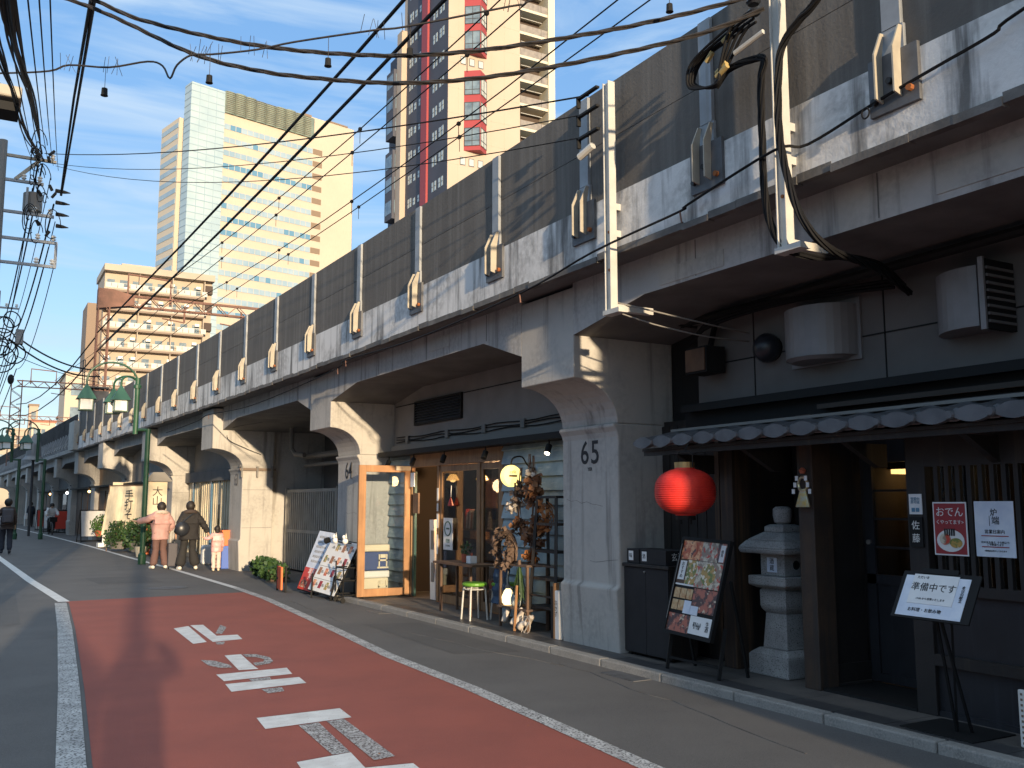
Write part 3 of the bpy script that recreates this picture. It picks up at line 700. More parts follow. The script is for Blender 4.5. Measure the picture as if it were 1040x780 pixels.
m = MB(); m.lathe([(.0, 0), (.04, 0), (.045, .006)], (LX + .0, LY - .149, 1.03), 14, ax='y'); m.build('moon_hole', 'black_metal', fb)
m = MB(); sq(m, [(.235, 1.132), (.25, 1.18), (.2, 1.25), (.11, 1.32)]); m.build('roof', 'granite', t, bevel=.014)
m = MB(); sq(m, [(.1, 1.322), (.1, 1.37), (.07, 1.39)]); m.lathe([(.045, 1.39), (.075, 1.41), (.085, 1.47), (.083, 1.53), (.06, 1.55), (.0, 1.555)], (LX, LY, 0), 18); m.build('finial', 'granite', t, bevel=.006)
m = MB(); m.box(6.75, 6.95, 5.95, 6.25, .0625, .5); single('water_jar', m, 'black_leather', 'dark glazed bin low behind the stone lantern', 'bin', bevel=.04)
# cabinet and boxes
t = thing('cabinet', (6.05, 7.65, .06), 'black two-door wooden cabinet against the numbered pillar', 'cabinet')
cx0, cx1, cy0, cy1 = 5.86, 6.2, 7.28, 8.0
m = MB(); m.box(cx0 + .012, cx1, cy0, cy1, .09, .94); m.build('carcass', 'dark_wood', t)
m = MB(); m.box(cx0 - .02, cx1 + .01, cy0 - .02, cy1 + .01, .942, .975); m.build('top', 'dark_wood', t, bevel=.004)
for a, b in ((cy0 + .005, 7.637), (7.643, cy1 - .005)):
    m = MB(); m.box(cx0 - .004, cx0 + .0115, a, b, .1, .935); d = m.build('door', 'black_cloth', t)
m = MB(); m.ball((cx0 - .008, 7.65, .9), .012); m.build('knob', 'pipe', t)
for y in (cy0 + .05, cy1 - .08):
    m = MB(); m.box(cx0 + .02, cx0 + .08, y, y + .05, .0625, .09); m.build('foot', 'black_metal', t)
def carton(y0, y1, x0, x1, label, lab, brush):
    t = thing('carton', ((x0 + x1) / 2, (y0 + y1) / 2, .975), label, 'box', 'black cartons on the cabinet')
    m = MB(); m.box(x0, x1, y0, y1, .977, 1.12); m.build('box', 'black_cloth', t, bevel=.003)
    m = MB(); street(m, x0 - .002, y1 - .07, 1.05); m.box(-.035, .04, -.045, .05, 0, .002); m.build('paper_label', 'paper', t)
    m = MB(); street(m, x0 - .005, y1 - .07, 1.05); m.text(lab, 0, 0, .05); m.build('label_text', 'ink', t)
    if brush:
        m = MB(); m.frame(((x0 + x1) / 2, y0 - .002, 1.05), (1, 0, 0), (0, 0, 1)); m.text(brush, 0, 0, .085, sx=.9); m.build('brush_lettering', 'white_ink', t)
carton(7.76, 7.96, 5.87, 6.18, 'smaller black carton with two paper labels at the left on the cabinet', '味', None)
carton(7.33, 7.74, 5.87, 6.16, 'wider black carton with white brush lettering on the cabinet', '酒', '玄海')
# photo menu board on easel legs
t = thing('menu_board', (5.72, 6.9, .06), 'black framed food photo menu board on an easel before the plank wall', 'menu board')
o = Vector((5.62, 7.04, .43)); rv = Vector((-.02, -.66, -.02)); uv = Vector((.27, .28 * 0, .84)); uv = Vector((.24, -.02, .86))
# board leans back and turns a little to the street
Wd, Hd = .62, .84
m = MB(); m.frame(o, rv, uv); m.box(-.03, Wd + .03, -.03, 0, -.03, .012); m.box(-.03, Wd + .03, Hd, Hd + .03, -.03, .012); m.box(-.03, 0, 0, Hd, -.03, .012); m.box(Wd, Wd + .03, 0, Hd, -.03, .012); m.box(0, Wd, 0, Hd, -.028, -.004); m.build('frame', 'black_metal', t)
def tile(nm, mt, x0, x1, y0, y1, z=0.0):
    m = MB(); m.frame(o, rv, uv); m.box(x0 * Wd, x1 * Wd, y0 * Hd, y1 * Hd, -.003, z + .001); return m.build(nm, mt, t)
tile('photo', 'food_a', 0, .45, .79, 1); tile('photo', 'food_b', .452, .8, .79, 1); tile('photo', 'food_d', .802, 1, .79, 1)
tile('photo', 'food_c', .2, .42, .52, .785); tile('photo', 'food_b', .422, .98, .5, .785); tile('photo', 'interior_brown', 0, .198, .52, .785)
tile('photo', 'food_d', .46, 1, .24, .49); tile('photo', 'food_d', 0, .5, .0, .19)
for i in range(3):
    for j in range(2): tile('tray_photo', 'tray_wood', .02 + i * .145, .15 + i * .145, .23 + j * .13, .34 + j * .13)
tile('text_panel', 'paper', .0, .455, .5, .518); tile('text_panel', 'paper', .505, .99, .01, .2); tile('text_panel', 'paper_blue', .3, .455, .205, .345, .001); tile('text_panel', 'paper_blue', .46, .63, .205, .3, .001)
tile('text_panel', 'paper', .02, .17, .56, .77, .001); tile('text_panel', 'paper', .86, .96, .8, .98, .001)
m = MB(); m.frame(o, rv, uv); m.lathe([(0, .002), (.1, .002), (.1, .004)], (.7 * Wd, .65 * Hd, 0), 20); m.build('plate', 'food_c', t)
m = MB(); m.frame(o, rv, uv); m.lathe([(0, .002), (.08, .002), (.08, .004)], (.22 * Wd, .9 * Hd, 0), 20); m.build('plate', 'food_a', t)
m = MB(); m.frame(o, rv, uv)
for x, y, s, q in ((.095, .665, .042, 'お\nす\nす\nめ'), (.91, .89, .034, '焼\n魚'), (.9, .105, .05, '生\n酒'), (.68, .1, .022, '宴会コース\n飲み放題付\nお一人様')): m.text(q, x * Wd, y * Hd, s, .003)
m.build('menu_text', 'ink', t)
m = MB(); m.frame(o, rv, uv); m.box(-.012, -.004, .1, .8, .012, .014); m.build('frame_shine', 'pipe', t)
for yy in (7.08, 6.38):
    m = MB(); m.bar((5.72, yy - .03, .5), (5.66, yy, .065), .03); m.build('leg', 'black_metal', t)
    m = MB(); m.bar((5.8, yy - .03, .9), (5.98, yy - .02, .065), .022); m.build('leg', 'black_metal', t)
m = MB(); m.bar((5.68, 7.07, .17), (5.68, 6.38, .17), .02); m.build('cross_bar', 'black_metal', t)
# posters and name plates
def poster(name, y, z, w_, h_, bgm, label, x=6.098):
    t = thing(name, (x, y, z), label, 'poster'); m = MB(); street(m, x, y, z); m.box(-w_ / 2, w_ / 2, -h_ / 2, h_ / 2, -.004, 0); m.build('sheet', bgm, t); return t
t = poster('poster', 4.38, 1.40, .27, .38, 'paper', 'red poster with a noodle plate taped to the lattice beside the post')
m = MB(); street(m, 6.098, 4.38, 1.40); m.box(-.125, .125, -.18, .18, .0005, .0015); pn = m.build('red_panel', 'red_poster', t)
m = MB(); street(m, 6.096, 4.38, 1.40); m.text('おでん', 0, .115, .075, .001); m.text('くやってます>', 0, .045, .034, .001); m.build('poster_text', 'paper', t)
m = MB(); street(m, 6.096, 4.38, 1.40); m.lathe([(0, .0005), (.11, .0005), (.11, .003)], (0, -.085, 0), 26, sy=.72); m.build('plate', 'plate_white', t)
m = MB(); street(m, 6.092, 4.38, 1.40); m.lathe([(0, .0005), (.05, .0005), (.05, .003)], (.045, -.1, 0), 18, sy=.7); m.build('food', 'food_c', t)
m = MB(); street(m, 6.092, 4.38, 1.40); m.lathe([(0, .0005), (.045, .0005), (.045, .003)], (-.04, -.075, 0), 18, sy=.9); m.build('food', 'food_b', t)
m = MB(); street(m, 6.092, 4.38, 1.40)
for k in range(5): m.box(-.045 + k * .018, -.033 + k * .018, -.05, .0, .001, .003)
m.build('garnish', 'ink', t)
t = poster('poster', 4.04, 1.405, .29, .38, 'paper_blue', 'pale blue-white poster with two large characters, right of the red one')
m = MB(); street(m, 6.097, 4.04, 1.405); m.text('炉', 0, .11, .055, .001); m.text('端', .01, .055, .06, .001); m.box(-.035, -.032, .02, .09, .001, .002); m.text('営業日案内', 0, -.02, .03, .001); m.text('月火水木金土  十七時より\nご予約承ります', 0, -.1, .018, .001); m.text('※御来店お待ちしております', 0, -.15, .013, .001); m.build('poster_text', 'ink', t)
m = MB(); street(m, 6.097, 4.04, 1.405)
for y in (-.05, -.125): m.box(-.1, .1, y, y + .006, .0005, .002)
m.build('red_rule', 'red_poster', t)
m = MB(); street(m, 6.093, 4.655, 1.55)
t = thing('name_plate', (6.09, 4.655, 1.38), 'narrow black name plate with white characters on the post', 'name plate')
m = MB(); m.box(6.085, 6.0985, 4.6, 4.71, 1.26, 1.48); m.build('plate', 'black_metal', t)
m = MB(); street(m, 6.083, 4.655, 1.37); m.text('佐', 0, .045, .07, .001); m.text('藤', 0, -.05, .07, .001); m.build('plate_text', 'white_ink', t)
t = thing('paper_card', (6.09, 4.655, 1.57), 'small white printed card above the black name plate', 'card')
m = MB(); m.box(6.092, 6.0985, 4.6, 4.71, 1.5, 1.65); m.build('sheet', 'paper', t)
m = MB(); street(m, 6.09, 4.655, 1.57); m.text('営業中\n許可証', 0, .03, .026, .001); m.text('■■', 0, -.04, .04, .001); m.build('card_text', 'tower_window_blue', t)
# folding menu stand at the entrance
t = thing('lectern_sign', (5.8, 4.2, .06), 'black music-stand style sign with a printed closed notice before the entrance', 'sign stand')
o2 = Vector((5.33, 4.27, .865)); r2 = Vector((.02, -.46, -.005)); u2 = Vector((.15, 0, .25))
m = MB(); m.frame(o2, r2, u2); m.box(-.03, .52, -.025, .31, -.012, 0); m.build('board', 'black_metal', t)
m = MB(); m.frame(o2, r2, u2); m.box(.0, .46, -.01, .28, .0005, .003); pp = m.build('printed_sheet', 'paper_blue', t)
m = MB(); m.frame(o2, r2, u2); m.box(.06, .38, .08, .29, .0035, .006); m.build('notice', 'paper', pp)
for q_, x_, y_, s_, z_ in (('ただいま', .13, .266, .022, .007), ('準備中です', .22, .195, .064, .0075), ('17:00 から営業いたします', .22, .115, .018, .007), ('本\n日\nの\n献\n立', .425, .17, .026, .005), ('お料理・お飲み物', .2, .035, .03, .005)):
    m = MB(); m.frame(o2, r2, u2); m.text(q_, x_, y_, s_, z_); m.build('sheet_text', 'ink', pp)
m = MB(); m.frame(o2, r2, u2); m.box(.1, .36, .3, .335, -.006, .006); m.build('clip', 'black_metal', t)
for a, b in (((5.5, 4.1, .9), (5.78, 4.19, .07)), ((5.5, 3.98, .9), (5.8, 4.2, .07)), ((5.46, 4.04, .88), (5.84, 4.12, .07))):
    m = MB(); m.bar(a, b, .016); m.build('leg', 'black_metal', t)
m = MB(); m.box(5.6, 6.05, 3.95, 4.5, .0645, .072); m.build('base_plate', 'black_metal', t)
# perforated panel at the frame edge
t = thing('mesh_panel', (5.8, 3.7, .06), 'white perforated metal panel standing at the right edge', 'panel')
m = MB(); m.box(5.77, 5.8, 3.15, 3.74, .07, .42); m.build('sheet', 'white_plastic', t, bevel=.006)
m = MB(); street(m, 5.768, 3.45, .245)
for i in range(17):
    for j in range(10): m.box(-.272 + i * .033, -.258 + i * .033, -.155 + j * .033, -.141 + j * .033, -.001, .001)
m.build('perforation', 'tower_vent', t)

# ------------------------------------------------------------------ cafe front (between pillars 65 and 64)
CF = thing('cafe', (6.3, 12, 0), 'cafe front with wooden glazed doors and blue-grey clapboard under the second arch', 'shop front')
B = dict(bend=True)
m = MB(); m.box(6.45, 6.55, 9.09, 15.38, 2.45, 3.52); m.build('upper_wall', 'beige_wall', CF, **B)
m = MB(); m.box(6.44, 6.449, 9.09, 15.3, 3.25, 3.262); m.build('panel_joint', 'black_metal', CF, **B)
m = MB(); m.box(6.40, 6.449, 12.76, 14.46, 2.87, 2.9); m.box(6.40, 6.449, 12.76, 14.46, 3.24, 3.27); m.box(6.40, 6.449, 12.76, 12.8, 2.9, 3.24); m.box(6.40, 6.449, 14.42, 14.46, 2.9, 3.24); m.box(6.435, 6.449, 12.8, 14.42, 2.9, 3.24)
v = m.build('vent_grille', 'black_metal', CF, **B)
m = MB()
for k in range(8): m.prism([(6.40, 2.905 + k * .043), (6.403, 2.915 + k * .043), (6.434, 2.94 + k * .043), (6.434, 2.93 + k * .043)], 'y', 12.8, 14.42)
m.build('louver', 'fence_dark', v, **B)
m = MB(); m.box(6.12, 6.46, 9.09, 15.3, 2.37, 2.45); m.build('canopy', 'black_metal', CF, **B)
m = MB(); m.box(6.36, 6.45, 9.6, 15.3, 2.47, 2.56); m.build('cable_tray', 'pipe', CF, **B)
for k, z in enumerate((2.62, 2.7, 2.66)):
    m = MB(); m.tube([(6.42, 15.2 - i * .35, z + .014 * math.sin(i * 1.3 + k)) for i in range(17)], .008, 5); m.build('conduit', 'cable', CF, **B)
for y in (14.7, 13.2, 12, 10.9):
    m = MB(); m.box(6.40, 6.449, y, y + .1, 2.6, 2.72); m.build('junction_box', 'pipe', CF, **B)
m = MB(); m.box(6.36, 6.44, 11.42, 14.5, 2.17, 2.37); m.build('header', 'sill_wood', CF, **B)
def claps(y0, y1, x=6.36):
    m = MB(); z = .07; k = 0
    while z < 2.36:
        z1 = min(z + .185, 2.368); m.prism([(x - .012, z + .012), (x - .012, z + .02), (x + .03, z1 + .01), (x + .06, z1), (x + .06, z)], 'y', y0, y1); z = z1; k += 1
    return m.build('clapboard', 'shiplap', CF, **B)
claps(9.09, 11.42); claps(14.5, 15.37)
for y in (14.44, 13.42, 12.08, 11.42):
    m = MB(); m.box(6.37, 6.43, y, y + .07, .07, 2.17); m.build('door_post', 'sill_wood', CF, **B)
def slid(y0, y1, x=6.385):
    m = MB(); m.box(x, x + .035, y0, y1, .08, .2); m.box(x, x + .035, y0, y1, 2.07, 2.165); m.box(x, x + .035, y0, y0 + .06, .2, 2.07); m.box(x, x + .035, y1 - .06, y1, .2, 2.07)
    d = m.build('sliding_door', 'sill_wood', CF, **B)
    m = MB(); m.box(x + .015, x + .021, y0 + .06, y1 - .06, .2, 2.07); m.build('pane', 'dark_glass', d, **B)
slid(12.15, 13.41); slid(11.5, 12.07)
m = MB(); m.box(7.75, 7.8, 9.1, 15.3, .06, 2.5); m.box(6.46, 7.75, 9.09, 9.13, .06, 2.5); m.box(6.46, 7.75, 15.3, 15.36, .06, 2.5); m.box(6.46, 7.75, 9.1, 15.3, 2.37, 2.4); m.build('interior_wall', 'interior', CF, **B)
m = MB(); m.box(6.39, 6.43, 14.36, 14.43, .08, 2.1); m.build('inner_door_edge', 'teal_door', CF, **B)
# open glazed door standing out over the footway
def ob(m, x0, x1, z0, z1, y=14.46, th=.05): m.box(x0, x1, y, y + th, z0, z1)
m = MB(); ob(m, 5.46, 5.58, .1, 2.2); ob(m, 6.26, 6.36, .1, 2.2); ob(m, 5.58, 6.26, .1, .22); ob(m, 5.58, 6.26, 2.09, 2.2)
d = m.build('open_door', 'orange_wood', CF, bevel=.004, **B)
m = MB(); ob(m, 5.58, 6.26, .22, 2.09, 14.48, .006); m.build('pane', 'glass', d, **B)
m = MB(); m.box(6.08, 6.34, 14.41, 14.455, 2.12, 2.19); m.build('door_closer', 'cream_and_sunlit_steel', d, **B)
m = MB(); m.box(6.33, 6.36, 14.1, 14.3, 1.42, 1.75); single('wooden_box', m, 'interior_brown', 'brown wooden box fixed beside the open cafe doorway', 'box', bend=True)
m = MB(); m.box(6.3, 6.315, 14.2, 14.34, 1.85, 2.08); t = single('hanging_card', m, 'paper_blue', 'small white open card hanging beside the cafe doorway', 'card', bend=True)
# interior of the cafe
for k, (x, y, z, r, nm) in enumerate(((6.95, 14.1, 2.0, .11, 'amber glass lamp glowing in the open cafe doorway'), (6.9, 13.0, 1.98, .1, 'copper lamp glowing behind the middle cafe door pane'))):
    pendant(x + cv(y), y, z, nm, 'shade', r, 2.37)
pendant(7.0 + cv(12.1), 12.15, 2.0, 'round white bulb glowing behind the right cafe pane', 'bulb', .16, 2.37)
pendant(7.3 + cv(12.2), 12.35, 1.8, 'small bare bulb low behind the right cafe pane', 'bulb', .09, 2.37)
L = bpy.data.lights.new('cafe_lamp', 'POINT'); L.energy = 55; L.color = (1, .6, .3); L.shadow_soft_size = .1; lo = bpy.data.objects.new('cafe_light', L); COL.objects.link(lo); lo.location = (7.0, 12.8, 1.85)
m = MB(); m.box(7.2, 7.5, 11.6, 14.9, .06, .95); m.box(7.15, 7.55, 11.6, 14.9, .95, 1.0); single('cafe_counter', m, 'interior_brown', 'brown counter inside the cafe', 'counter', bend=True)
for k_, (y_, z_, w_, h_, mt_) in enumerate(((14.0, 1.5, .4, .5, 'brown_photo'), (13.4, 1.65, .3, .35, 'paper'), (12.9, 1.5, .35, .5, 'terracotta'), (12.3, 1.6, .4, .4, 'cream_plastic'), (11.8, 1.5, .3, .45, 'green_roof'))):
    t = thing('picture', (7.7, y_, z_), 'small framed picture on the inner wall of the cafe', 'picture', 'framed pictures inside the cafe'); m = MB(); m.box(7.72, 7.748, y_, y_ + w_, z_, z_ + h_); m.build('frame', 'sill_wood', t, **B); m = MB(); m.box(7.712, 7.7195, y_ + .03, y_ + w_ - .03, z_ + .03, z_ + h_ - .03); m.build('print', mt_, t, **B)
for k_, (y_, w_, h_, mt_) in enumerate(((14.55, .3, .2, 'orange_wood'), (14.15, .25, .26, 'sill_wood'), (13.75, .2, .16, 'orange_wood'))):
    m = MB(); m.box(7.2, 7.45, y_, y_ + w_, 1.002, 1.0 + h_); single('wooden_box', m, mt_, 'wooden boxes standing on the cafe counter', 'box', 'wooden boxes on the cafe counter', bend=True)
t = thing('wall_shelf', (6.7, 12.4, 0), 'wooden shelf of books and bottles behind the cafe panes', 'shelf')
m = MB(); m.box(6.6, 6.85, 11.5, 13.3, 1.17, 1.2); m.build('board', 'interior_brown', t, **B)
for y in (11.6, 13.2):
    m = MB(); m.box(6.62, 6.8, y, y + .03, .07, 1.17); m.build('support', 'interior_brown', t, **B)
bc = ['paper', 'green_roof', 'red_paint', 'paper', 'blue_plastic', 'paper', 'terracotta', 'cream_plastic', 'green_roof']
for i in range(9):
    m = MB(); y = 13.15 - i * .05; h = .24 + .05 * ((i * 7) % 3) / 2; m.prism([(y, 1.202), (y - .03, 1.202), (y - .06, 1.202 + h), (y - .03, 1.202 + h)], 'x', 6.62, 6.8)
    single('book', m, bc[i], 'books leaning in a row on the cafe shelf', 'book', 'books on the cafe shelf', bend=True)
for i in range(6):
    y = 12.55 - i * .16; m = MB(); m.lathe([(.03, 0), (.03, .15), (.012, .2), (.012, .26)], (6.7 + cv(y), y, 1.202), 10)
    single('bottle', m, 'paper' if i % 2 else 'black_leather', 'bottles standing beside the books on the cafe shelf', 'bottle', 'bottles on the cafe shelf')
t = thing('tower_fan', (6.5, 13.9, .06), 'tall white slatted panel leaning inside the open cafe doorway', 'panel')
m = MB(); y = 14.0; m.add([(6.42, 13.80, .08), (6.55, 13.80, .08), (6.55, 13.62, .08), (6.42, 13.62, .08), (6.5, 14.02, 1.32), (6.6, 14.02, 1.32), (6.6, 13.86, 1.32), (6.5, 13.86, 1.32)], [(0, 1, 2, 3), (7, 6, 5, 4), (0, 4, 5, 1), (1, 5, 6, 2), (2, 6, 7, 3), (3, 7, 4, 0)])
m.build('body', 'white_plastic', t, **B)
m = MB()
for zz in (.35, .85):
    f = (zz - .08) / 1.24; yy = 13.71 + f * .22; xx = 6.42 + f * .08; m.box(xx - .006, xx + .01, yy - .05, yy + .05, zz, zz + .3)
m.build('grille', 'pipe', t, **B)
# smoking-area board, stickers, charm on the glass
t = thing('notice_board', (6.35, 13.1, 1.1), 'white notice with a round cigarette symbol on the middle cafe pane', 'notice')
m = MB(); m.box(6.355, 6.366, 12.92, 13.22, .88, 1.36); m.build('sheet', 'paper', t, **B)
m = MB(); street(m, 6.353 + cv(13), 13.07, 1.2); P = [(.105 * math.cos(g), .105 * math.sin(g), 0) for g in [2 * PI * i / 24 for i in range(25)]]; m.tube(P, .01, 5); m.box(-.05, .05, -.012, .012, -.002, .004); m.text('喫煙', 0, -.19, .07); m.text('SMOKING', 0, -.26, .035)
m.build('symbol', 'green_roof', t)
m = MB()
for z, h in ((1.62, .2), (1.46, .12), (1.2, .22), (.8, .3)): m.box(6.363, 6.369, 13.43, 13.48, z, z + h)
single('door_stickers', m, 'paper', 'white stickers in a column on the cafe door post', 'sticker', bend=True)
t = thing('hanging_charm', (6.36, 12.95, 1.6), 'small red and white charm hanging on the middle pane', 'ornament')
m = MB(); m.lathe([(.0, -.07), (.05, -.05), (.02, .04), (.0, .08)], (6.35 + cv(13), 12.97, 1.6), 8); m.build('body', 'red_paint', t)
m = MB(); m.tube([(6.35 + cv(13), 12.97, 1.68), (6.36 + cv(13), 12.97, 1.85)], .006, 5); m.build('string', 'paper', t)
# small table with pots
t = thing('side_table', (6.1, 11.8, .06), 'narrow wooden table with thin legs outside the cafe panes', 'table')
m = MB(); m.box(5.86, 6.24, 11.35, 12.55, .73, .76); m.build('table_top', 'interior_brown', t, **B)
for x, y in ((5.92, 11.5), (6.18, 11.5), (5.92, 12.4), (6.18, 12.4)):
    m = MB(); m.box(x - .016, x + .016, y - .016, y + .016, .065, .73); m.build('leg', 'interior_brown', t, **B)
def leaves(n, c, r, size, sq_=1.0, seed=1, up=0.0):
    rnd = random.Random(seed); m = MB()
    for _ in range(n):
        d = Vector((rnd.gauss(0, 1), rnd.gauss(0, 1), rnd.gauss(0, 1))).normalized() * (rnd.random() ** .45)
        p = Vector(c) + Vector((d.x * r[0], d.y * r[1], d.z * r[2])); a = Vector((rnd.uniform(-1, 1), rnd.uniform(-1, 1), rnd.uniform(-.6, 1) + up)).normalized() * size * rnd.uniform(.6, 1.3)
        b = a.cross(Vector((rnd.uniform(-1, 1), rnd.uniform(-1, 1), rnd.uniform(-1, 1)))).normalized() * size * .28 * sq_
        m.quad(p, p + a * .5 + b, p + a, p + a * .5 - b)
    return m
def pot(x, y, z, r, h, pm, lm, label, nl=60, lr=.1, name='potted_plant', seed=3):
    t = thing(name, (x, y, z), label, 'plant'); m = MB(); m.lathe([(r * .75, 0), (r, h), (r * .9, h), (r * .85, h * .8)], (x, y, z), 14); m.build('pot', pm, t)
    leaves(nl, (x, y, z + h + lr * .8), (lr, lr, lr), lr * .6, seed=seed, up=.5).build('foliage', lm, t); return t
pot(6.08 + cv(12), 11.98, .762, .05, .11, 'terracotta', 'leaf', 'small plant in a terracotta pot on the cafe table', 50, .09)
t = thing('flower_box', (6.08, 11.7, .76), 'tiny white box with a paper star beside the terracotta pot', 'box')
m = MB(); m.box(6.0, 6.1, 11.66, 11.78, .762, .86); m.build('box', 'paper', t, **B); m = MB(); m.tube([(6.05, 11.72, .86), (6.05, 11.72, .9)], .015, 5); m.build('knob', 'terracotta', t, **B)
def stool(x, y, z0, label, seatm='green_seat'):
    t = thing('stool', (x, y, z0), label, 'stool', 'stackable stools by the cafe table'); x += 0
    m = MB(); m.lathe([(.0, .44), (.15, .44), (.165, .455), (.165, .475), (.15, .485), (.0, .487)], (x, y, z0), 22); m.build('seat', seatm, t)
    for k in range(4):
        g = PI / 4 + k * PI / 2; m = MB(); m.tube([(x + .12 * math.cos(g), y + .12 * math.sin(g), z0 + .44), (x + .15 * math.cos(g), y + .15 * math.sin(g), z0 + .4), (x + .18 * math.cos(g), y + .18 * math.sin(g), z0 + .005)], .012, 6); m.build('leg', 'white_steel', t)
    m = MB(); m.tube([(x + .135 * math.cos(g), y + .135 * math.sin(g), z0 + .4) for g in [2 * PI * i / 16 for i in range(17)]], .008, 5); m.build('ring', 'white_steel', t)
    return t
stool(5.82 + cv(11), 11.2, .064, 'front stool with green seat and white legs by the cafe table')
stool(6.14 + cv(11), 10.98, .064, 'rear white-legged stool half hidden under the blue cloth')
# blue denim cloth
rnd = random.Random(5); m = MB()
for i in range(8):
    for j in range(8):
        f = lambda a, b: (5.98 + .04 * math.sin(a * 2.1) + .02 * math.sin(b * 3), 10.92 - a * .05 + .012 * b, .98 - b * .085)
        m.quad(f(i, j), f(i + 1, j), f(i + 1, j + 1), f(i, j + 1))
single('hanging_apron', m, 'denim', 'blue denim apron hanging beside the dried flower wreaths', 'apron', bend=True)
# round yellow sign lamp
t = thing('sign_lamp', (6.2, 10.2, 1.95), 'round yellow glowing sign lamp on a bracket by the clapboard', 'sign lamp')
yy = 10.55; xx = 6.0 + cv(yy)
m = MB(); m.lathe([(.0, -.05), (.13, -.05), (.14, -.02), (.14, .02), (.13, .05), (.0, .05)], (xx, yy, 1.93), 26, ax='y'); m.build('disc', 'sign_glow', t, smooth=False)
m = MB(); front(m, xx, yy - .052, 1.93); m.box(-.06, .06, -.012, .012, 0, .003); m.text('cafe', 0, .05, .06); m.build('sign_text', 'ink', t)
m = MB(); m.tube(smoothcurve([(xx, yy, 2.07), (xx + .03, yy, 2.16), (xx + .16, yy, 2.18), (xx + .24, yy, 2.08), (xx + .33, yy, 2.03)]), .011, 6); m.lathe([(.05, 0), (.05, .02)], (xx + .32, yy, 2.0), 12, ax='x'); m.build('bracket', 'black_metal', t)
# spotlights on the canopy
for y, on in ((9.95, 1), (15.0, 0), (12.9, 0), (14.0, 0), (11.6, 0)):
    x = 6.2 + cv(y); t = thing('spotlight', (x, y, 2.3), 'lit black spotlight under the canopy above the ladder shelf' if on else 'black unlit spotlights under the cafe canopy', 'spotlight', 'spotlights under the canopy')
    m = MB(); m.tube([(x, y, 2.3), (x - .05, y - .03, 2.2)], .04, 10); m.build('head', 'black_metal', t); m = MB(); m.tube([(x, y, 2.37), (x, y, 2.28)], .01, 6); m.build('stem', 'black_metal', t)
    if on: m = MB(); m.tube([(x - .051, y - .031, 2.199), (x - .055, y - .033, 2.192)], .032, 10); m.build('lens', 'spot_glow', t)
# dried flower wreaths
def wreath(x, y, z, R0, r, mt, label, n=150, leaf='dry_leaf', seed=1, tilt=0):
    t = thing('wreath', (x, y, z), label, 'wreath', 'dried wreaths hanging by the cafe'); rnd = random.Random(seed); m = MB()
    for _ in range(n):
        g = rnd.random() * 2 * PI; q = rnd.random() * 2 * PI; rr_ = R0 + r * math.cos(q) * rnd.random(); d = .45 + rnd.random() * .4
        p = lambda gg, k: (x + r * math.sin(q + k) * .7, y + rr_ * math.cos(gg), z + rr_ * math.sin(gg))
        m.tube([p(g, 0), p(g + d * .5, .6), p(g + d, 1.3)], .006, 4)
    m.build('twigs', mt, t)
    m = MB()
    for _ in range(n // 2):
        g = rnd.random() * 2 * PI; rr_ = R0 + rnd.uniform(-r, r) * 1.2; c = Vector((x - .05 + rnd.uniform(-.03, .02), y + rr_ * math.cos(g), z + rr_ * math.sin(g)))
        a = Vector((rnd.uniform(-1, 0), rnd.uniform(-1, 1), rnd.uniform(-1, 1))).normalized() * .05; b = a.cross(Vector((rnd.random(), rnd.random(), rnd.random()))).normalized() * .028
        m.quad(c - a, c + b, c + a, c - b)
    m.build('petals', leaf, t); return t
def bunch(x, y, z, rr_, mt, label, n, size, seed, stem=.2, name='dried_bunch'):
    t = thing(name, (x, y, z), label, 'dried flowers', 'dried flower bunches by the cafe')
    leaves(n, (x, y, z), rr_, size, 2.0, seed).build('blooms', mt, t)
    m = MB(); rnd = random.Random(seed)
    for k in range(7): m.tube([(x + rnd.uniform(-.03, .03), y + rnd.uniform(-.04, .04), z + rr_[2] * .5), (x + rnd.uniform(-.01, .01), y + rnd.uniform(-.02, .02), z + rr_[2] + stem)], .004, 4)
    m.build('stems', 'twig', t); return t
c9 = cv(10.2)
wreath(5.80 + c9, 10.34, 1.02, .2, .055, 'twig', 'large twig wreath lowest in the cluster beside the cafe door', 260, 'twig', 2)
wreath(6.02 + c9, 9.78, 1.42, .14, .06, 'dry_rust', 'rust orange leaf wreath on the clapboard, right of the white flowers', 90, 'dry_rust', 3)
bunch(5.98 + c9, 10.42, 1.52, (.1, .14, .12), 'dry_white', 'cream cotton flower bunch left of the orange wreath', 90, .06, 11)
bunch(6.0 + c9, 10.3, 1.7, (.1, .14, .13), 'twig', 'dark twig bunch under the yellow sign lamp', 90, .08, 12)
bunch(6.02 + c9, 10.02, 1.75, (.1, .1, .22), 'dry_leaf', 'long brown leaf bunch hanging above the orange wreath', 120, .1, 13)
bunch(6.0 + c9, 10.0, 1.2, (.1, .15, .2), 'dry_leaf', 'brown leaf bunch hanging below the orange wreath', 120, .09, 14)
bunch(5.98 + c9, 10.34, 1.3, (.09, .1, .12), 'dry_leaf', 'brown bunch between the cotton flowers and twig wreath', 70, .07, 15)
bunch(5.96 + c9, 9.98, .92, (.08, .12, .08), 'dry_rust', 'small golden bunch right of the twig wreath', 60, .06, 16)
bunch(5.98 + c9, 10.05, 1.93, (.07, .1, .06), 'dry_white', 'pale dried heads directly beside the yellow lamp', 40, .06, 17)
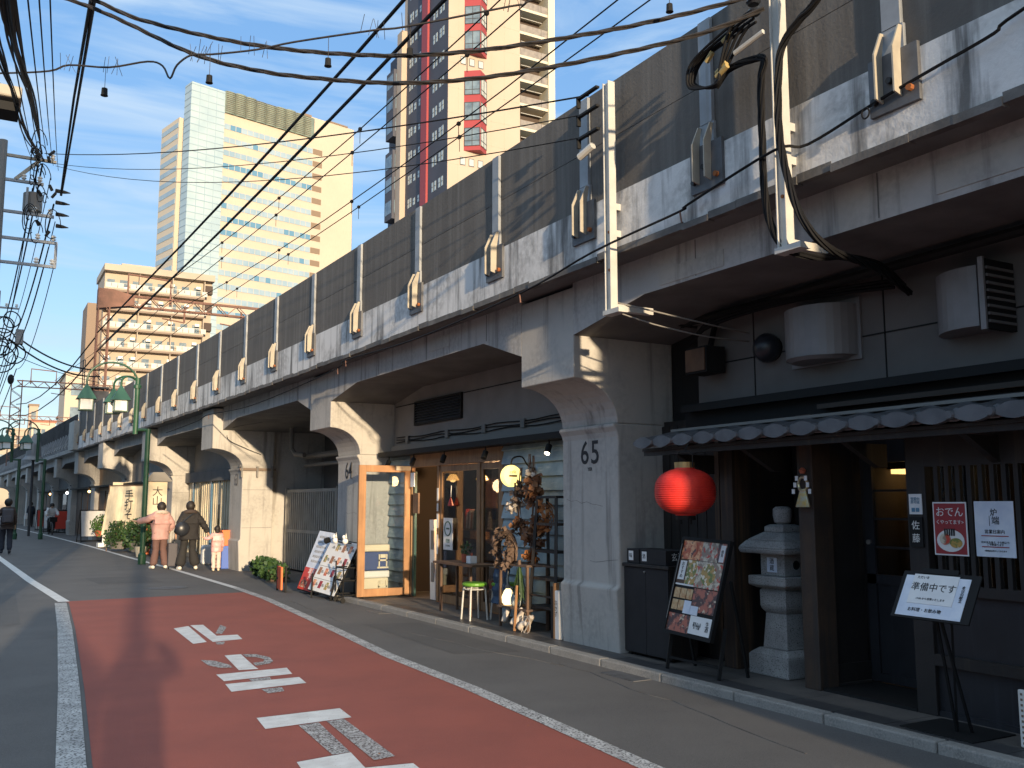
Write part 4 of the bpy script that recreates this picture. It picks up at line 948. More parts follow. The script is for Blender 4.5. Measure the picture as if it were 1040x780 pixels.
# wooden crate stand with lanterns
t = thing('crate_stand', (5.95, 10.1, .06), 'weathered wooden crate stand under the wreaths holding lanterns', 'crate')
for x in (5.82, 6.1):
    for y in (9.85, 10.5):
        m = MB(); m.box(x - .015, x + .015, y - .015, y + .015, .065, .84); m.build('leg', 'interior_brown', t, **B)
for z in (.3, .82):
    m = MB(); m.box(5.79, 6.13, 9.82, 10.53, z, z + .025); m.build('shelf_board', 'twig', t, **B)
for i, (y, lit) in enumerate(((10.42, 1), (10.2, 0))):
    x = 5.88 + c9; t = thing('glass_lantern', (x, y, .33), ('lit ' if lit else 'unlit white ') + 'bottle-shaped glass lantern on the crate stand', 'lantern', 'glass lanterns on the crate')
    m = MB(); m.lathe([(.05, 0), (.075, .03), (.08, .1), (.05, .17), (.025, .2)], (x, y, .327), 14); m.build('glass_body', 'jar_glow' if lit else 'curtain_glass', t, smooth=True)
    m = MB(); m.lathe([(.03, .2), (.035, .23), (.01, .26)], (x, y, .327), 10); m.tube([(x, y, .58), (x, y, .8)], .004, 4); m.build('cap', 'pipe', t)
t = thing('driftwood', (5.8, 10.2, .06), 'pale driftwood and shells heaped at the foot of the crate', 'driftwood')
rnd = random.Random(9)
for k in range(9):
    m = MB(); a = Vector((5.72 + rnd.uniform(-.05, .1), 9.9 + rnd.random() * .5, .1 + rnd.random() * .05)); b = a + Vector((rnd.uniform(-.06, .1), rnd.uniform(-.15, .15), rnd.uniform(.05, .22)))
    m.tube(smoothcurve([a, a.lerp(b, .5) + Vector((.03, .02, .03)), b], 3), [.035, .04, .045, .04, .035, .03, .015], 7); m.build('branch', 'dry_white', t, smooth=True)
leaves(160, (5.9 + c9, 10.0, .62), (.05, .06, .25), .2, .25, 21, 1.6).build('x', 'leaf', None) if False else None
t = thing('grass_bundle', (5.86, 9.98, .3), 'green hanging grass bundle in front of the crate stand', 'plant')
m = MB(); rnd = random.Random(4)
for k in range(60):
    a = Vector((5.80 + c9, 10.0, .86)); e = Vector((5.80 + c9 + rnd.uniform(-.05, .06), 10.0 + rnd.uniform(-.13, .13), .4 + rnd.random() * .15)); m.bar(a, e, .006, .003)
m.build('blades', 'leaf', t); m = MB(); m.lathe([(.02, .84), (.02, .9)], (5.80 + c9, 10.0, 0), 8); m.build('tie', 'twig', t)
m = MB()
for k in range(3):
    P = [(5.76 + c9, 9.78 + .1 * math.cos(g + k), .16 + (.1 + .01 * k) * math.sin(g)) for g in [2 * PI * i / 20 for i in range(21)]]; m.tube(P, .006, 4)
single('wire_coil', m, 'dry_white', 'pale coiled vine ring at the right of the driftwood', 'coil')
m = MB(); m.tube([(5.72 + c9, 9.98, .07), (5.76 + c9, 9.99, .6)], .018, 7); single('cane', m, 'orange_wood', 'upright light wooden stick in front of the crate', 'stick')
# ladder shelf of stacked tall stools
t = thing('ladder_shelf', (6.1, 9.6, .06), 'tall dark wooden stepladder shelf between the wreaths and the numbered pillar', 'ladder')
for sx in (0, 1):
    for sy in (-1, 1):
        m = MB(); m.bar((5.86 + sx * .3, 9.6 + sy * .3, .065), (5.94 + sx * .14, 9.6 + sy * .21, 1.64), .035); m.build('leg', 'dark_wood', t, **B)
for k, z in enumerate((.35, .68, 1.0, 1.32, 1.64)):
    f = z / 1.64; m = MB(); m.box(5.87 + .06 * f, 6.15 - .1 * f, 9.6 - .3 + .08 * f, 9.6 + .3 - .08 * f, z, z + .03); m.build('step', 'brown_wood' if k % 2 else 'dark_wood', t, **B)
m = MB()
for z in (.5, .85): m.bar((5.87, 9.33, z), (5.87, 9.87, z), .02)
m.build('brace', 'brown_wood', t, **B)
t = thing('sign_plank', (5.85, 9.2, .06), 'tall orange-edged white plank sign leaning at the pillar corner', 'sign')
m = MB(); m.box(5.79, 5.85, 9.2, 9.235, .066, .68); m.build('orange_edge', 'orange_wood', t, **B); m = MB(); m.box(5.792, 5.85, 9.12, 9.199, .066, .6); m.build('board', 'paper', t, **B)
m = MB(); street(m, 5.789 + c9, 9.16, .4); m.text('お\nか\nず', 0, 0, .07, sx=.8); m.build('board_text', 'ink', t)
m = MB(); m.box(5.8, 5.86, 9.24, 9.3, .066, .64); single('dark_plank', m, 'dark_wood', 'dark narrow plank beside the orange-edged sign', 'plank', bend=True)
# cool boxes behind the open door
def cooler(z, lidm, bodym, label, hz):
    x0, x1, y0, y1 = 5.64, 6.1, 14.66, 15.0; t = thing('cool_box', (5.87, 14.8, z), label, 'cool box', 'cool boxes behind the door')
    m = MB(); m.box(x0 + .015, x1 - .015, y0 + .015, y1 - .015, z, z + hz * .72); m.build('body', bodym, t, bend=True, bevel=.02)
    m = MB(); m.box(x0, x1, y0, y1, z + hz * .72 + .002, z + hz); m.build('lid', lidm, t, bend=True, bevel=.025)
    m = MB(); a = x1 - .2
    for q in ((a, a + .02, .12, .62), (a + .13, a + .15, .12, .62), (a, a + .15, .36, .42), (a + .03, a + .12, .48, .62), (a - .02, a + .17, .08, .14)): m.box(q[0], q[1], y0 - .006, y0 + .015, z + q[2] * hz, z + q[3] * hz)
    m.build('handle', lidm if bodym == 'blue_plastic' else 'cream_plastic', t, **B)
    m = MB(); m.box(x0 - .01, x0 + .02, y0 + .08, y1 - .08, z + hz * .5, z + hz * .62); m.build('side_grip', lidm, t, **B)
cooler(.068, 'white_plastic', 'cream_plastic', 'lower cream cool box seen through the open door pane', .42)
cooler(.492, 'cream_plastic', 'blue_plastic', 'upper blue and cream cool box stacked behind the door pane', .42)
# picture menu boards on the kerb by pillar 64
def board(o, r, u, w_, h_, name, label, fm='black_metal', sheet='paper'):
    t = thing(name, o, label, 'menu board', 'menu boards by the second pillar'); m = MB(); m.frame(o, r, u); m.box(-.02, w_ + .02, -.02, h_ + .02, -.03, -.004); m.build('backing', fm, t)
    m = MB(); m.frame(o, r, u); m.box(0, w_, 0, h_, -.003, .002); m.build('sheet', sheet, t); return t
o = (5.02, 15.95, .13); r = (.13, -.98, -.05); u = (.38, .12, .8)
t = board(o, r, u, .98, .93, 'picture_menu', 'white menu board with rows of small photos on a stand by pillar 64')
for j in range(4):
    for i in range(4):
        if (i, j) == (0, 3): continue
        m = MB(); m.frame(o, r, u); x = .07 + i * .235; z = .06 + j * .225; m.box(x, x + .1, z, z + .13, .003, .005); m.build('dish_photo', ['food_a', 'brown_photo', 'food_c', 'red_poster'][(i * 3 + j) % 4], t)
m = MB(); m.frame(o, r, u)
for j in range(4):
    for i in range(4): x = .18 + i * .235; z = .07 + j * .225; m.text('定食\n八五〇円', x + .03, z + .05, .028, .004)
m.build('menu_text', 'ink', t)
m = MB(); m.frame(o, r, u); m.box(0, .98, .215, .222, .003, .004); m.box(0, .98, .44, .447, .003, .004); m.build('divider', 'pipe', t)
for (a, b) in (((5.05, 15.8, .4), (5.02, 15.75, .0)), ((5.2, 15.1, .4), (5.12, 15.05, .0)), ((5.4, 15.9, .85), (5.65, 16.1, .0)), ((5.5, 15.2, .85), (5.72, 15.25, .0))):
    m = MB(); m.bar(a, b, .025); m.build('leg', 'black_metal', t)
for k, yy in enumerate((15.75, 15.25)):
    tt = thing('white_figurine', (5.42, yy, .93), 'small white bird figurine on the menu board, ' + ('left one' if k == 0 else 'right one'), 'figurine', 'white figurines on the menu board')
    m = MB(); m.ball((5.42, yy, .95), .05, .06, .05, 10, 6); m.ball((5.40, yy + .01, 1.02), .03, .03, .035, 8, 6); m.lathe([(.02, -.02), (.0, .07)], (5.42, yy - .04, 1.02), 6); m.build('bird', 'lamp_white', tt, smooth=True)
m = MB(); m.tube([(5.45, 15.95, .93), (5.47, 15.1, .92)], .012, 6); m.tube([(5.4, 16.02, .95), (5.35, 16.08, .93)], .05, 10); single('clamp_lamp', m, 'black_metal', 'black clamp lamp and bar on top of the picture menu', 'lamp')
o = (5.08, 16.75, .08); r = (.13, -.98, -.05); u = (.33, .1, .9)
t = board(o, r, u, .62, 1.08, 'leaning_menu', 'taller menu board with red lower part behind the picture menu', sheet='paper_blue')
m = MB(); m.frame(o, r, u); m.box(.0, .62, .0, .4, .003, .006); m.build('red_panel', 'red_paint', t)
m = MB(); m.frame(o, r, u); m.box(.05, .3, .04, .17, .007, .009); m.build('dark_photo', 'food_d', t)
m = MB(); m.frame(o, r, u)
for k in range(6): m.text('本日のおすすめ', .3, .97 - k * .09, .055, .005)
m.build('menu_text', 'pipe', t)
m = MB(); m.frame(o, r, u); m.text('激旨\n丼', .3, .29, .11, .008, sx=1.1); m.build('lettering', 'paper', t)
t = thing('red_rack', (5.05, 17.1, 0), 'small red and black slatted rack at the foot of the leaning menu', 'rack')
for k in range(4):
    m = MB(); m.box(5.0 + .02 * k, 5.03 + .02 * k, 16.95 + k * .12, 17.02 + k * .12, .04, .44); m.build('slat', 'red_paint' if k % 2 else 'orange_paint', t, **B)
for k in range(2):
    m = MB(); m.box(5.06, 5.09, 16.9 + k * .5, 16.93 + k * .5, 0, .46); m.build('upright', 'black_metal', t, **B)
m = MB(); m.box(5.06, 5.08, 16.93, 17.4, .2, .24); m.build('crossbar', 'black_metal', t, **B)
t = thing('bicycle_trolley', (5.5, 14.9, 0), 'black wire trolley behind the picture menu beside the open door', 'trolley')
for z in (.12, .35, .55):
    m = MB(); P = [(5.28, 14.6, z), (5.6, 14.62, z), (5.62, 15.0, z), (5.3, 15.0, z), (5.28, 14.6, z)]; m.tube(P, .012, 5); m.build('wire_shelf', 'black_metal', t, **B)
for x, y in ((5.28, 14.6), (5.6, 14.62), (5.62, 15.0), (5.3, 15.0)):
    m = MB(); m.tube([(x, y, .06), (x, y, .65)], .012, 5); m.build('post', 'black_metal', t, **B)
    m = MB(); m.lathe([(.04, -.012), (.04, .012)], (x, y, .04), 10, ax='y'); m.build('wheel', 'black_metal', t, **B)

# ------------------------------------------------------------------ gate bay (63-64)
t = thing('metal_gate', (6.9, 19.5, 0), 'tall grey corrugated metal gate closing the arch past pillar 64', 'gate')
for a, b in ((16.5, 19.3), (19.34, 22.7)):
    m = MB(); k = a
    while k < b - .05: m.box(6.93 - .035 * (round((k - a) / .07) % 2), 6.965, k, k + .072, .05, 1.84); k += .07
    m.build('corrugated_sheet', 'gate_metal', t, bend=True)
for z in (.9, 1.84):
    m = MB(); m.box(6.9, 6.94, 16.45, 22.76, z, z + .07); m.build('rail', 'gate_metal', t, bend=True)
for y in (16.45, 19.3, 22.7):
    m = MB(); m.box(6.88, 6.96, y, y + .06, 0, 1.95); m.build('post', 'gate_metal', t, bend=True)
m = MB(); m.tube([(6.75 + cv(16.8), 16.9, 0), (6.75 + cv(16.8), 16.9, 2.7)], .05, 10); single('steel_post', m, 'pipe', 'plain grey steel post beside pillar 64 before the gate', 'post')
t = thing('drain_pipe', (6.9, 22.5, 2.4), 'grey drain pipe with elbow under the arch beyond the gate', 'pipe')
m = MB(); m.tube([(6.85 + cv(22.3), 22.3, 3.5), (6.85 + cv(22.3), 22.3, 2.9), (6.9 + cv(22.2), 22.15, 2.75), (7.0 + cv(21.8), 21.8, 2.72)], .06, 8); m.build('elbow', 'pipe', t)
for z, r in ((2.72, .07), (2.5, .05)):
    m = MB(); m.tube([(7.3 + cv(q), q, z) for q in (22.6, 20, 18, 15.5)], r, 8); m.build('run', 'pipe', t)
t = thing('pipe_bracket', (5.8, 22.7, 2.4), 'brown angle bracket rail across the top of pillar 63', 'bracket')
m = MB(); m.box(5.75, 6.62, 22.70, 22.75, 2.36, 2.42); m.build('rail', 'apt_brown', t, bend=True)
for x in (5.78, 6.15, 6.5):
    m = MB(); m.box(x, x + .04, 22.69, 22.75, 2.2, 2.46); m.build('hook', 'pipe', t, bend=True)
def shrub(x, y, z, r, lm, label, n=500, size=.07, seed=1, grp=None, name='shrub', pm=None):
    t = thing(name, (x, y, z), label, 'plant', grp)
    leaves(n, (x, y, z + r[2] * .9), r, size, 1.5, seed, .3).build('foliage', lm, t)
    m = MB(); rnd = random.Random(seed)
    for k in range(6): m.tube([(x + rnd.uniform(-.05, .05), y + rnd.uniform(-.05, .05), z), (x + rnd.uniform(-.6, .6) * r[0], y + rnd.uniform(-.6, .6) * r[1], z + r[2] * 1.2)], .01, 5)
    m.build('stems', 'twig', t)
    if pm: m = MB(); m.lathe([(r[0] * .45, 0), (r[0] * .6, r[2] * .5), (r[0] * .5, r[2] * .5)], (x, y, z - .0), 14); m.build('pot', pm, t)
    return t
for k, (x, y) in enumerate(((5.75, 20.4), (5.6, 19.4), (5.95, 21.2))):
    shrub(x + cv(y), y, .0, (.3, .42, .2), 'leaf', ('low dark shrub in front of the corrugated gate, middle one', 'low dark shrub nearest the red rack', 'low dark shrub at the foot of pillar 63')[k], 420, .1, 31 + k, 'low shrubs before the gate')

# ------------------------------------------------------------------ far bays
def bay(i): return PY[i] + PW, PY[i + 1]
# bay beyond 63: pale tall curtains and glazed shop
t = thing('curtained_shop', (6.2, 27, 0), 'bright shop front of tall cream curtains and glass beyond pillar 63', 'shop front')
a, b = 22.76 + PW, 30.13
k = a; i = 0
while k < b - .3:
    wd = (.5, .22, .62, .16, .42)[i % 5]; m = MB(); V_ = 6.28
    n = max(2, int(wd / .1))
    if i % 5 in (0, 2, 4):
        for j in range(n): m.box(V_ + .025 * (j % 2), V_ + .05, k + wd * j / n, k + wd * (j + 1) / n, .12, 2.2)
        m.build('curtain', 'cloth_cream', t, bend=True)
    else:
        m.box(V_, V_ + .04, k, k + wd, .12, 2.2); m.build('glass_panel', 'dark_glass' if i % 5 == 1 else 'tower_window_blue', t, bend=True)
    k += wd + .03; i += 1
m = MB(); m.box(6.2, 6.5, a, b, 2.2, 2.5); m.build('header', 'soffit', t, bend=True)
m = MB(); m.box(6.3, 6.35, a, b, .0, .12); m.build('base', 'pipe', t, bend=True)
m = MB(); m.box(6.45, 6.5, a, b, 2.5, 3.5); m.build('upper_wall', 'beige_wall', t, bend=True)
m = MB(); m.box(6.33, 6.4, a, b, .1, 2.2); m.build('inner_screen', 'interior_brown', t, bend=True)
def crate(x, y, z, s, mt, label, g='plastic crates by pillar 63'):
    t = thing('crate', (x, y, z), label, 'crate', g); w_, d_, h_ = s; m = MB()
    m.box(x - w_ / 2, x + w_ / 2, y - d_ / 2, y + d_ / 2, z, z + h_); m.build('body', mt, t, bevel=.015)
    m = MB(); m.box(x - w_ / 2 - .012, x + w_ / 2 + .012, y - d_ / 2 - .012, y + d_ / 2 + .012, z + h_ * .9, z + h_); m.build('rim', mt, t)
crate(5.48, 23.5 + .4, .0, (.42, .5, .55), 'bright_blue', 'blue plastic crate standing at the corner of pillar 63')
crate(5.48, 23.9, .552, (.4, .46, .38), 'orange_paint', 'orange crate stacked on the blue crate at pillar 63')
m = MB(); m.box(5.2, 5.5, 25.5, 25.8, 0, .5); single('white_bag', m, 'paper', 'white bag standing behind the woman in black', 'bag', bevel=.05)
# pillars further on carry signs, lamp box, banners
def signbox(x, y, z, w_, h_, txt, label):
    t = thing('lamp_box_sign', (x, y, z), label, 'sign'); m = MB(); m.box(x - w_ / 2, x + w_ / 2, y, y + .3, z, z + h_); m.build('light_box', 'cloth_cream', t)
    m = MB(); front(m, x, y - .003, z + h_ * .55); m.text(txt, 0, 0, .3); m.build('sign_text', 'ink', t)
    m = MB(); m.prism([(x - w_ * .75, z + h_ + .01), (x + w_ * .75, z + h_ + .01), (x + w_ * .3, z + h_ + .28), (x - w_ * .3, z + h_ + .28)], 'y', y - .1, y + .4); m.build('roof', 'pipe', t)
    m = MB(); m.box(x - .06, x + .06, y + .1, y + .2, 0, z); m.build('post', 'pipe', t)
signbox(4.55, 28.9, 1.25, .52, .95, '大\n山', 'cream lamp box sign with a small roof and two characters on a post')
m = MB(); m.box(4.55, 4.8, 31.5, 31.7, .0, 2.5); m.box(4.2, 4.55, 31.5, 31.55, 1.9, 2.5) if False else None
single('orange_banner', m, 'orange_paint', 'tall orange banner hanging behind the lamp box sign', 'banner')
t = thing('cloth_banner', (4.4, 33.5, 0), 'wide cream cloth banner with vertical black characters behind the green lamp post', 'banner')
m = MB(); P0, P1 = (3.85, 34.2), (4.75, 33.2)
n = 14
for i in range(n):
    f0, f1 = i / n, (i + 1) / n; w0 = .03 * math.sin(f0 * 17); w1 = .03 * math.sin(f1 * 17)
    g = lambda f, w0, z: (P0[0] + (P1[0] - P0[0]) * f, P0[1] + (P1[1] - P0[1]) * f + w0, z)
    lean = lambda f, z: .25 * (1 - f) * (1 - z / 2.1)
    m.quad(*[(q[0] - lean(ff, q[2]), q[1], q[2]) for q, ff in ((g(f0, w0, .55), f0), (g(f1, w1, .55), f1), (g(f1, w1, 2.15), f1), (g(f0, w0, 2.15), f0))])
m.build('cloth', 'cloth_cream', t)
m = MB(); m.frame((4.25, 33.62, 1.35), (P1[0] - P0[0], P1[1] - P0[1], 0), (0, 0, 1)); m.text('手\n打\nそ\nば', .22, .0, .36, .03); m.text('営業中', -.12, -.4, .12, .03); m.build('characters', 'ink', t)
m = MB(); m.tube([(3.85, 34.2, 2.17), (4.75, 33.2, 2.17)], .02, 6); m.build('rod', 'twig', t)
for x, y in ((3.85, 34.2), (4.75, 33.2)):
    m = MB(); m.tube([(x, y, 0), (x, y, 2.2)], .02, 6); m.build('pole', 'twig', t)
# bay 62-61, 61-60 backing shops
def simple_shop(y0, y1, x, mt, label, kind):
    t = thing('arch_shop', (x, (y0 + y1) / 2, 0), label, 'shop front', 'small shops under the far arches')
    m = MB(); m.box(x, x + .08, y0, y1, .0, 3.5); m.build('wall', mt, t, bend=True)
    m = MB(); m.box(x - .35, x, y0 + .1, y1 - .1, 2.25, 2.32); m.build('awning', 'black_metal', t, bend=True)
    for j in range(3):
        yy = y0 + .5 + j * 2; m = MB(); m.box(x - .03, x, yy, yy + 1.4, .1, 2.1); m.build('door' if j == 1 else 'window', 'dark_glass' if kind == 0 else 'interior_brown', t, bend=True)
    m = MB(); m.ball((x - .2 + cv(y0 + 1), y0 + 1, 2.12), .06); m.build('lamp', 'shop_light' if kind != 2 else 'bulb_soft', t)
simple_shop(30.13 + PW, 37.5, 6.0, 'beige_wall', 'shop with dim windows under the arch behind the lamp box sign', 1)
simple_shop(37.5 + PW, 44.87, 6.0, 'sill_wood', 'shop behind the white blank board', 1)
simple_shop(44.87 + PW, 52.24, 6.1, 'upper_wall', 'dark shop under the arch by the cyclist', 2)
simple_shop(52.24 + PW, 59.61, 6.1, 'upper_wall', 'dark shop under the arch past the cyclist', 0)
simple_shop(59.61 + PW, 66.98, 6.1, 'upper_wall', 'farthest dark shop under the arches', 2)
# lattice of small hanging sign pieces: bracket sign, menu stand
t = thing('wall_sign', (4.5, 37.2, 2.0), 'cream sign with brown lettering high in the arch behind the banner', 'sign')
m = MB(); m.box(4.3, 5.6, 37.2, 37.25, 1.7, 2.35); m.build('board', 'cloth_cream', t); m = MB(); front(m, 4.9, 37.19, 2.02); m.text('うなぎ 川魚', 0, 0, .24); m.build('lettering', 'apt_brown', t)
m = MB(); m.tube([(4.1, 37.3, 1.95), (4.5, 37.3, 1.95)], .02, 6); m.build('bracket', 'black_metal', t)
def aboard(x, y, rz, w_, h_, sheet, label, g, txt=None):
    t = thing('a_board', (x, y, 0), label, 'board', g, rz)
    for sgn in (-1, 1):
        m = MB()
        for q in (-w_ / 2, w_ / 2 - .03): m.add([(q, sgn * .3, 0), (q + .03, sgn * .3, 0), (q + .03, sgn * .27, 0), (q, sgn * .27, 0), (q, sgn * .04, h_), (q + .03, sgn * .04, h_), (q + .03, sgn * .01, h_), (q, sgn * .01, h_)], [(0, 1, 2, 3), (7, 6, 5, 4), (0, 4, 5, 1), (1, 5, 6, 2), (2, 6, 7, 3), (3, 7, 4, 0)])
        m.bar((-w_ / 2, sgn * .025, h_), (w_ / 2, sgn * .025, h_), .04); m.bar((-w_ / 2, sgn * .285, .05), (w_ / 2, sgn * .285, .05), .03)
        m.build('frame', 'black_metal', t, local=True)
    m = MB(); f = lambda z: -.3 + .26 * z / h_ - .006
    m.quad((-w_ / 2 + .03, f(.25), .25), (w_ / 2 - .03, f(.25), .25), (w_ / 2 - .03, f(h_ - .03), h_ - .03), (-w_ / 2 + .03, f(h_ - .03), h_ - .03)); m.build('sheet', sheet, t, local=True)
    return t
aboard(4.2, 42.6, R(12), 1.0, 1.3, 'paper', 'large blank cream A-board with black legs beside the far bright pillar', 'A-boards along the far shops')
for k, (x, y, s, lab) in enumerate(((3.62, 58, 'paper', 'small pale A-board behind the cyclist'), (3.5, 62, 'red_paint', 'red A-board behind the cyclist'), (3.9, 55.5, 'red_paint', 'red board just right of the cyclist'))):
    aboard(x, y, R(8), .8, 1.2, s, lab, 'A-boards along the far shops')
shrub(4.35, 40.5, .3, (.45, .45, .45), 'leaf_bright', 'bright round potted shrub beside the blank A-board', 600, .09, 41, None, 'potted_shrub', 'terracotta')
shrub(4.15, 33.6, .1, (.5, .6, .48), 'leaf', 'dark leafy planter in front of the cloth banner', 800, .1, 42, None, 'potted_shrub', 'pipe')
shrub(4.45, 31.2, .1, (.5, .6, .55), 'leaf', 'dark leafy planter behind the green lamp post', 800, .1, 43, None, 'potted_shrub', 'pipe')
t = thing('plant_stand', (4.25, 37.5, 0), 'white plant stand holding black trays between the two planters', 'stand')
m = MB(); m.box(4.0, 4.55, 37.2, 37.6, .85, .93); m.build('top', 'black_metal', t)
for x in (4.05, 4.45):
    m = MB(); m.box(x, x + .1, 37.3, 37.4, 0, .85); m.build('leg', 'white_plastic', t)
m = MB(); m.box(3.9, 4.7, 37.1, 37.7, .02, .16); m.build('base', 'white_plastic', t)
m = MB(); m.lathe([(.12, 0), (.16, .3), (.13, .3)], (4.35, 30.2, 0), 14); single('small_pot', m, 'cream_plastic', 'cream pot at the foot of the green lamp post', 'pot')
# ------------------------------------------------------------------ green street lamps
def green_lamp(x, y, label):
    t = thing('street_lamp', (x, y, 0), label, 'street lamp', 'green street lamps with lantern heads')
    m = MB(); m.tube([(0, 0, 0), (0, 0, 3.55)], .065, 12); m.lathe([(.1, 0), (.1, .25), (.07, .3)], (0, 0, 0), 12); m.build('pole', 'green_paint', t, local=True, smooth=False)
    m = MB(); m.tube([(0, 0, 3.52), (-.32, 0, 3.52)], .04, 8); m.build('offset_bracket', 'green_paint', t, local=True)
    m = MB(); m.tube([(-.32, 0, 3.4), (-.32, 0, 4.9)], .065, 12); m.lathe([(.1, 4.62), (.1, 4.7), (.075, 4.72)], (-.32, 0, 0), 12); m.build('upper_pole', 'green_paint', t, local=True)
    for k, (rad, yo, z0) in enumerate(((.62, -.05, 4.74), (.22, -.3, 4.72), (.27, .4, 4.72))):
        m = MB(); P = [(-.32 - rad + rad * math.cos(g), yo * (1 - math.cos(g)) / 2, z0 + (rad * .85) * math.sin(g)) for g in [PI * i / 16 for i in range(17)]]; P.append((P[-1][0], P[-1][1], z0 - .12)); m.tube(P, .028, 7)
        arm = m.build('arm', 'green_paint', t, local=True); cx, cy, cz = P[-1]; cz += .02
        m = MB(); a, bb = .235, .03
        m.add([(cx - a, cy - a, cz - .38), (cx + a, cy - a, cz - .38), (cx + a, cy + a, cz - .38), (cx - a, cy + a, cz - .38), (cx - bb, cy - bb, cz), (cx + bb, cy - bb, cz), (cx + bb, cy + bb, cz), (cx - bb, cy + bb, cz)], [(0, 3, 2, 1), (4, 5, 6, 7), (0, 1, 5, 4), (1, 2, 6, 5), (2, 3, 7, 6), (3, 0, 4, 7)])
        m.build('lantern_roof', 'green_roof', t, local=True)
        m = MB(); m.cbox(cx, cy, cz - .52, .31, .31, .26); m.build('lantern_glass', 'lamp_white', t, local=True)
        m = MB()
        for i in (-1, 1):
            for j in (-1, 1): m.cbox(cx + i * .155, cy + j * .155, cz - .52, .025, .025, .28)
        m.box(cx - .17, cx + .17, cy - .17, cy + .17, cz - .68, cz - .655); m.build('lantern_frame', 'green_paint', t, local=True)
    return t
g0 = green_lamp(3.86, 26.5, 'nearest green lamp post with three lantern heads at the kerb line')
for k, (x, y, lab) in enumerate(((2.55, 47, 'second green lamp post with dark lantern heads down the street'), (1.55, 47.5, 'green lamp post at the left picture edge far down the street'))):
    c = copy_tree(g0); c.location = (x, y, 0); c['label'] = lab
t = thing('cone_lamp', (2.0, 52, 0), 'grey shaded street lamp with cone head far down the street', 'street lamp')
m = MB(); m.tube([(2.3, 52, 0), (2.3, 52, 4.2)], .06, 8); m.build('pole', 'fence_dark', t); m = MB(); m.lathe([(.05, 0), (.3, -.5), (.35, -1.1), (.5, -1.3)], (2.3, 52, 5.0), 16); m.build('shade', 'hood', t)

# ------------------------------------------------------------------ people
def skin(name, J, E_, rootj, material, parent, sub=1):
    me = bpy.data.meshes.new('s'); ks = list(J); ix = {k: i for i, k in enumerate(ks)}
    used = sorted({k for e in E_ for k in e}, key=lambda k: ix[k]); ui = {k: i for i, k in enumerate(used)}
    me.from_pydata([J[k][0] for k in used], [(ui[a], ui[b]) for a, b in E_], [])
    ob = bpy.data.objects.new('s', me); COL.objects.link(ob)
    md = ob.modifiers.new('skin', 'SKIN')
    if not me.skin_vertices: pass
    for k in used:
        sv = me.skin_vertices[0].data[ui[k]]; r = J[k][1]; sv.radius = r if isinstance(r, tuple) else (r, r); sv.use_root = (k == rootj)
    md.use_smooth_shade = True
    s2 = ob.modifiers.new('sub', 'SUBSURF'); s2.levels = sub; s2.render_levels = sub
    dg = bpy.context.evaluated_depsgraph_get(); out = bpy.data.meshes.new_from_object(ob.evaluated_get(dg))
    bpy.data.objects.remove(ob); bpy.data.meshes.remove(me)
    if name in ('jacket', 'trousers'):
        for v in out.vertices:
            p = v.co; q = noise.noise(Vector((p.x * 9, p.y * 9, p.z * 16 + len(material)))); q2 = noise.noise(Vector((p.x * 4 + 3, p.y * 4, p.z * 26)))
            v.co = p + v.normal * (.014 * q + (.012 if name == 'jacket' else .007) * q2)
    out.name = name; out.materials.clear(); out.materials.append(MATS[material]); out.polygons.foreach_set('material_index', [0] * len(out.polygons)); out.polygons.foreach_set('use_smooth', [True] * len(out.polygons))
    o = bpy.data.objects.new(name, out); COL.objects.link(o); o.parent = parent; ROOT[o.name] = Vector()
    return o
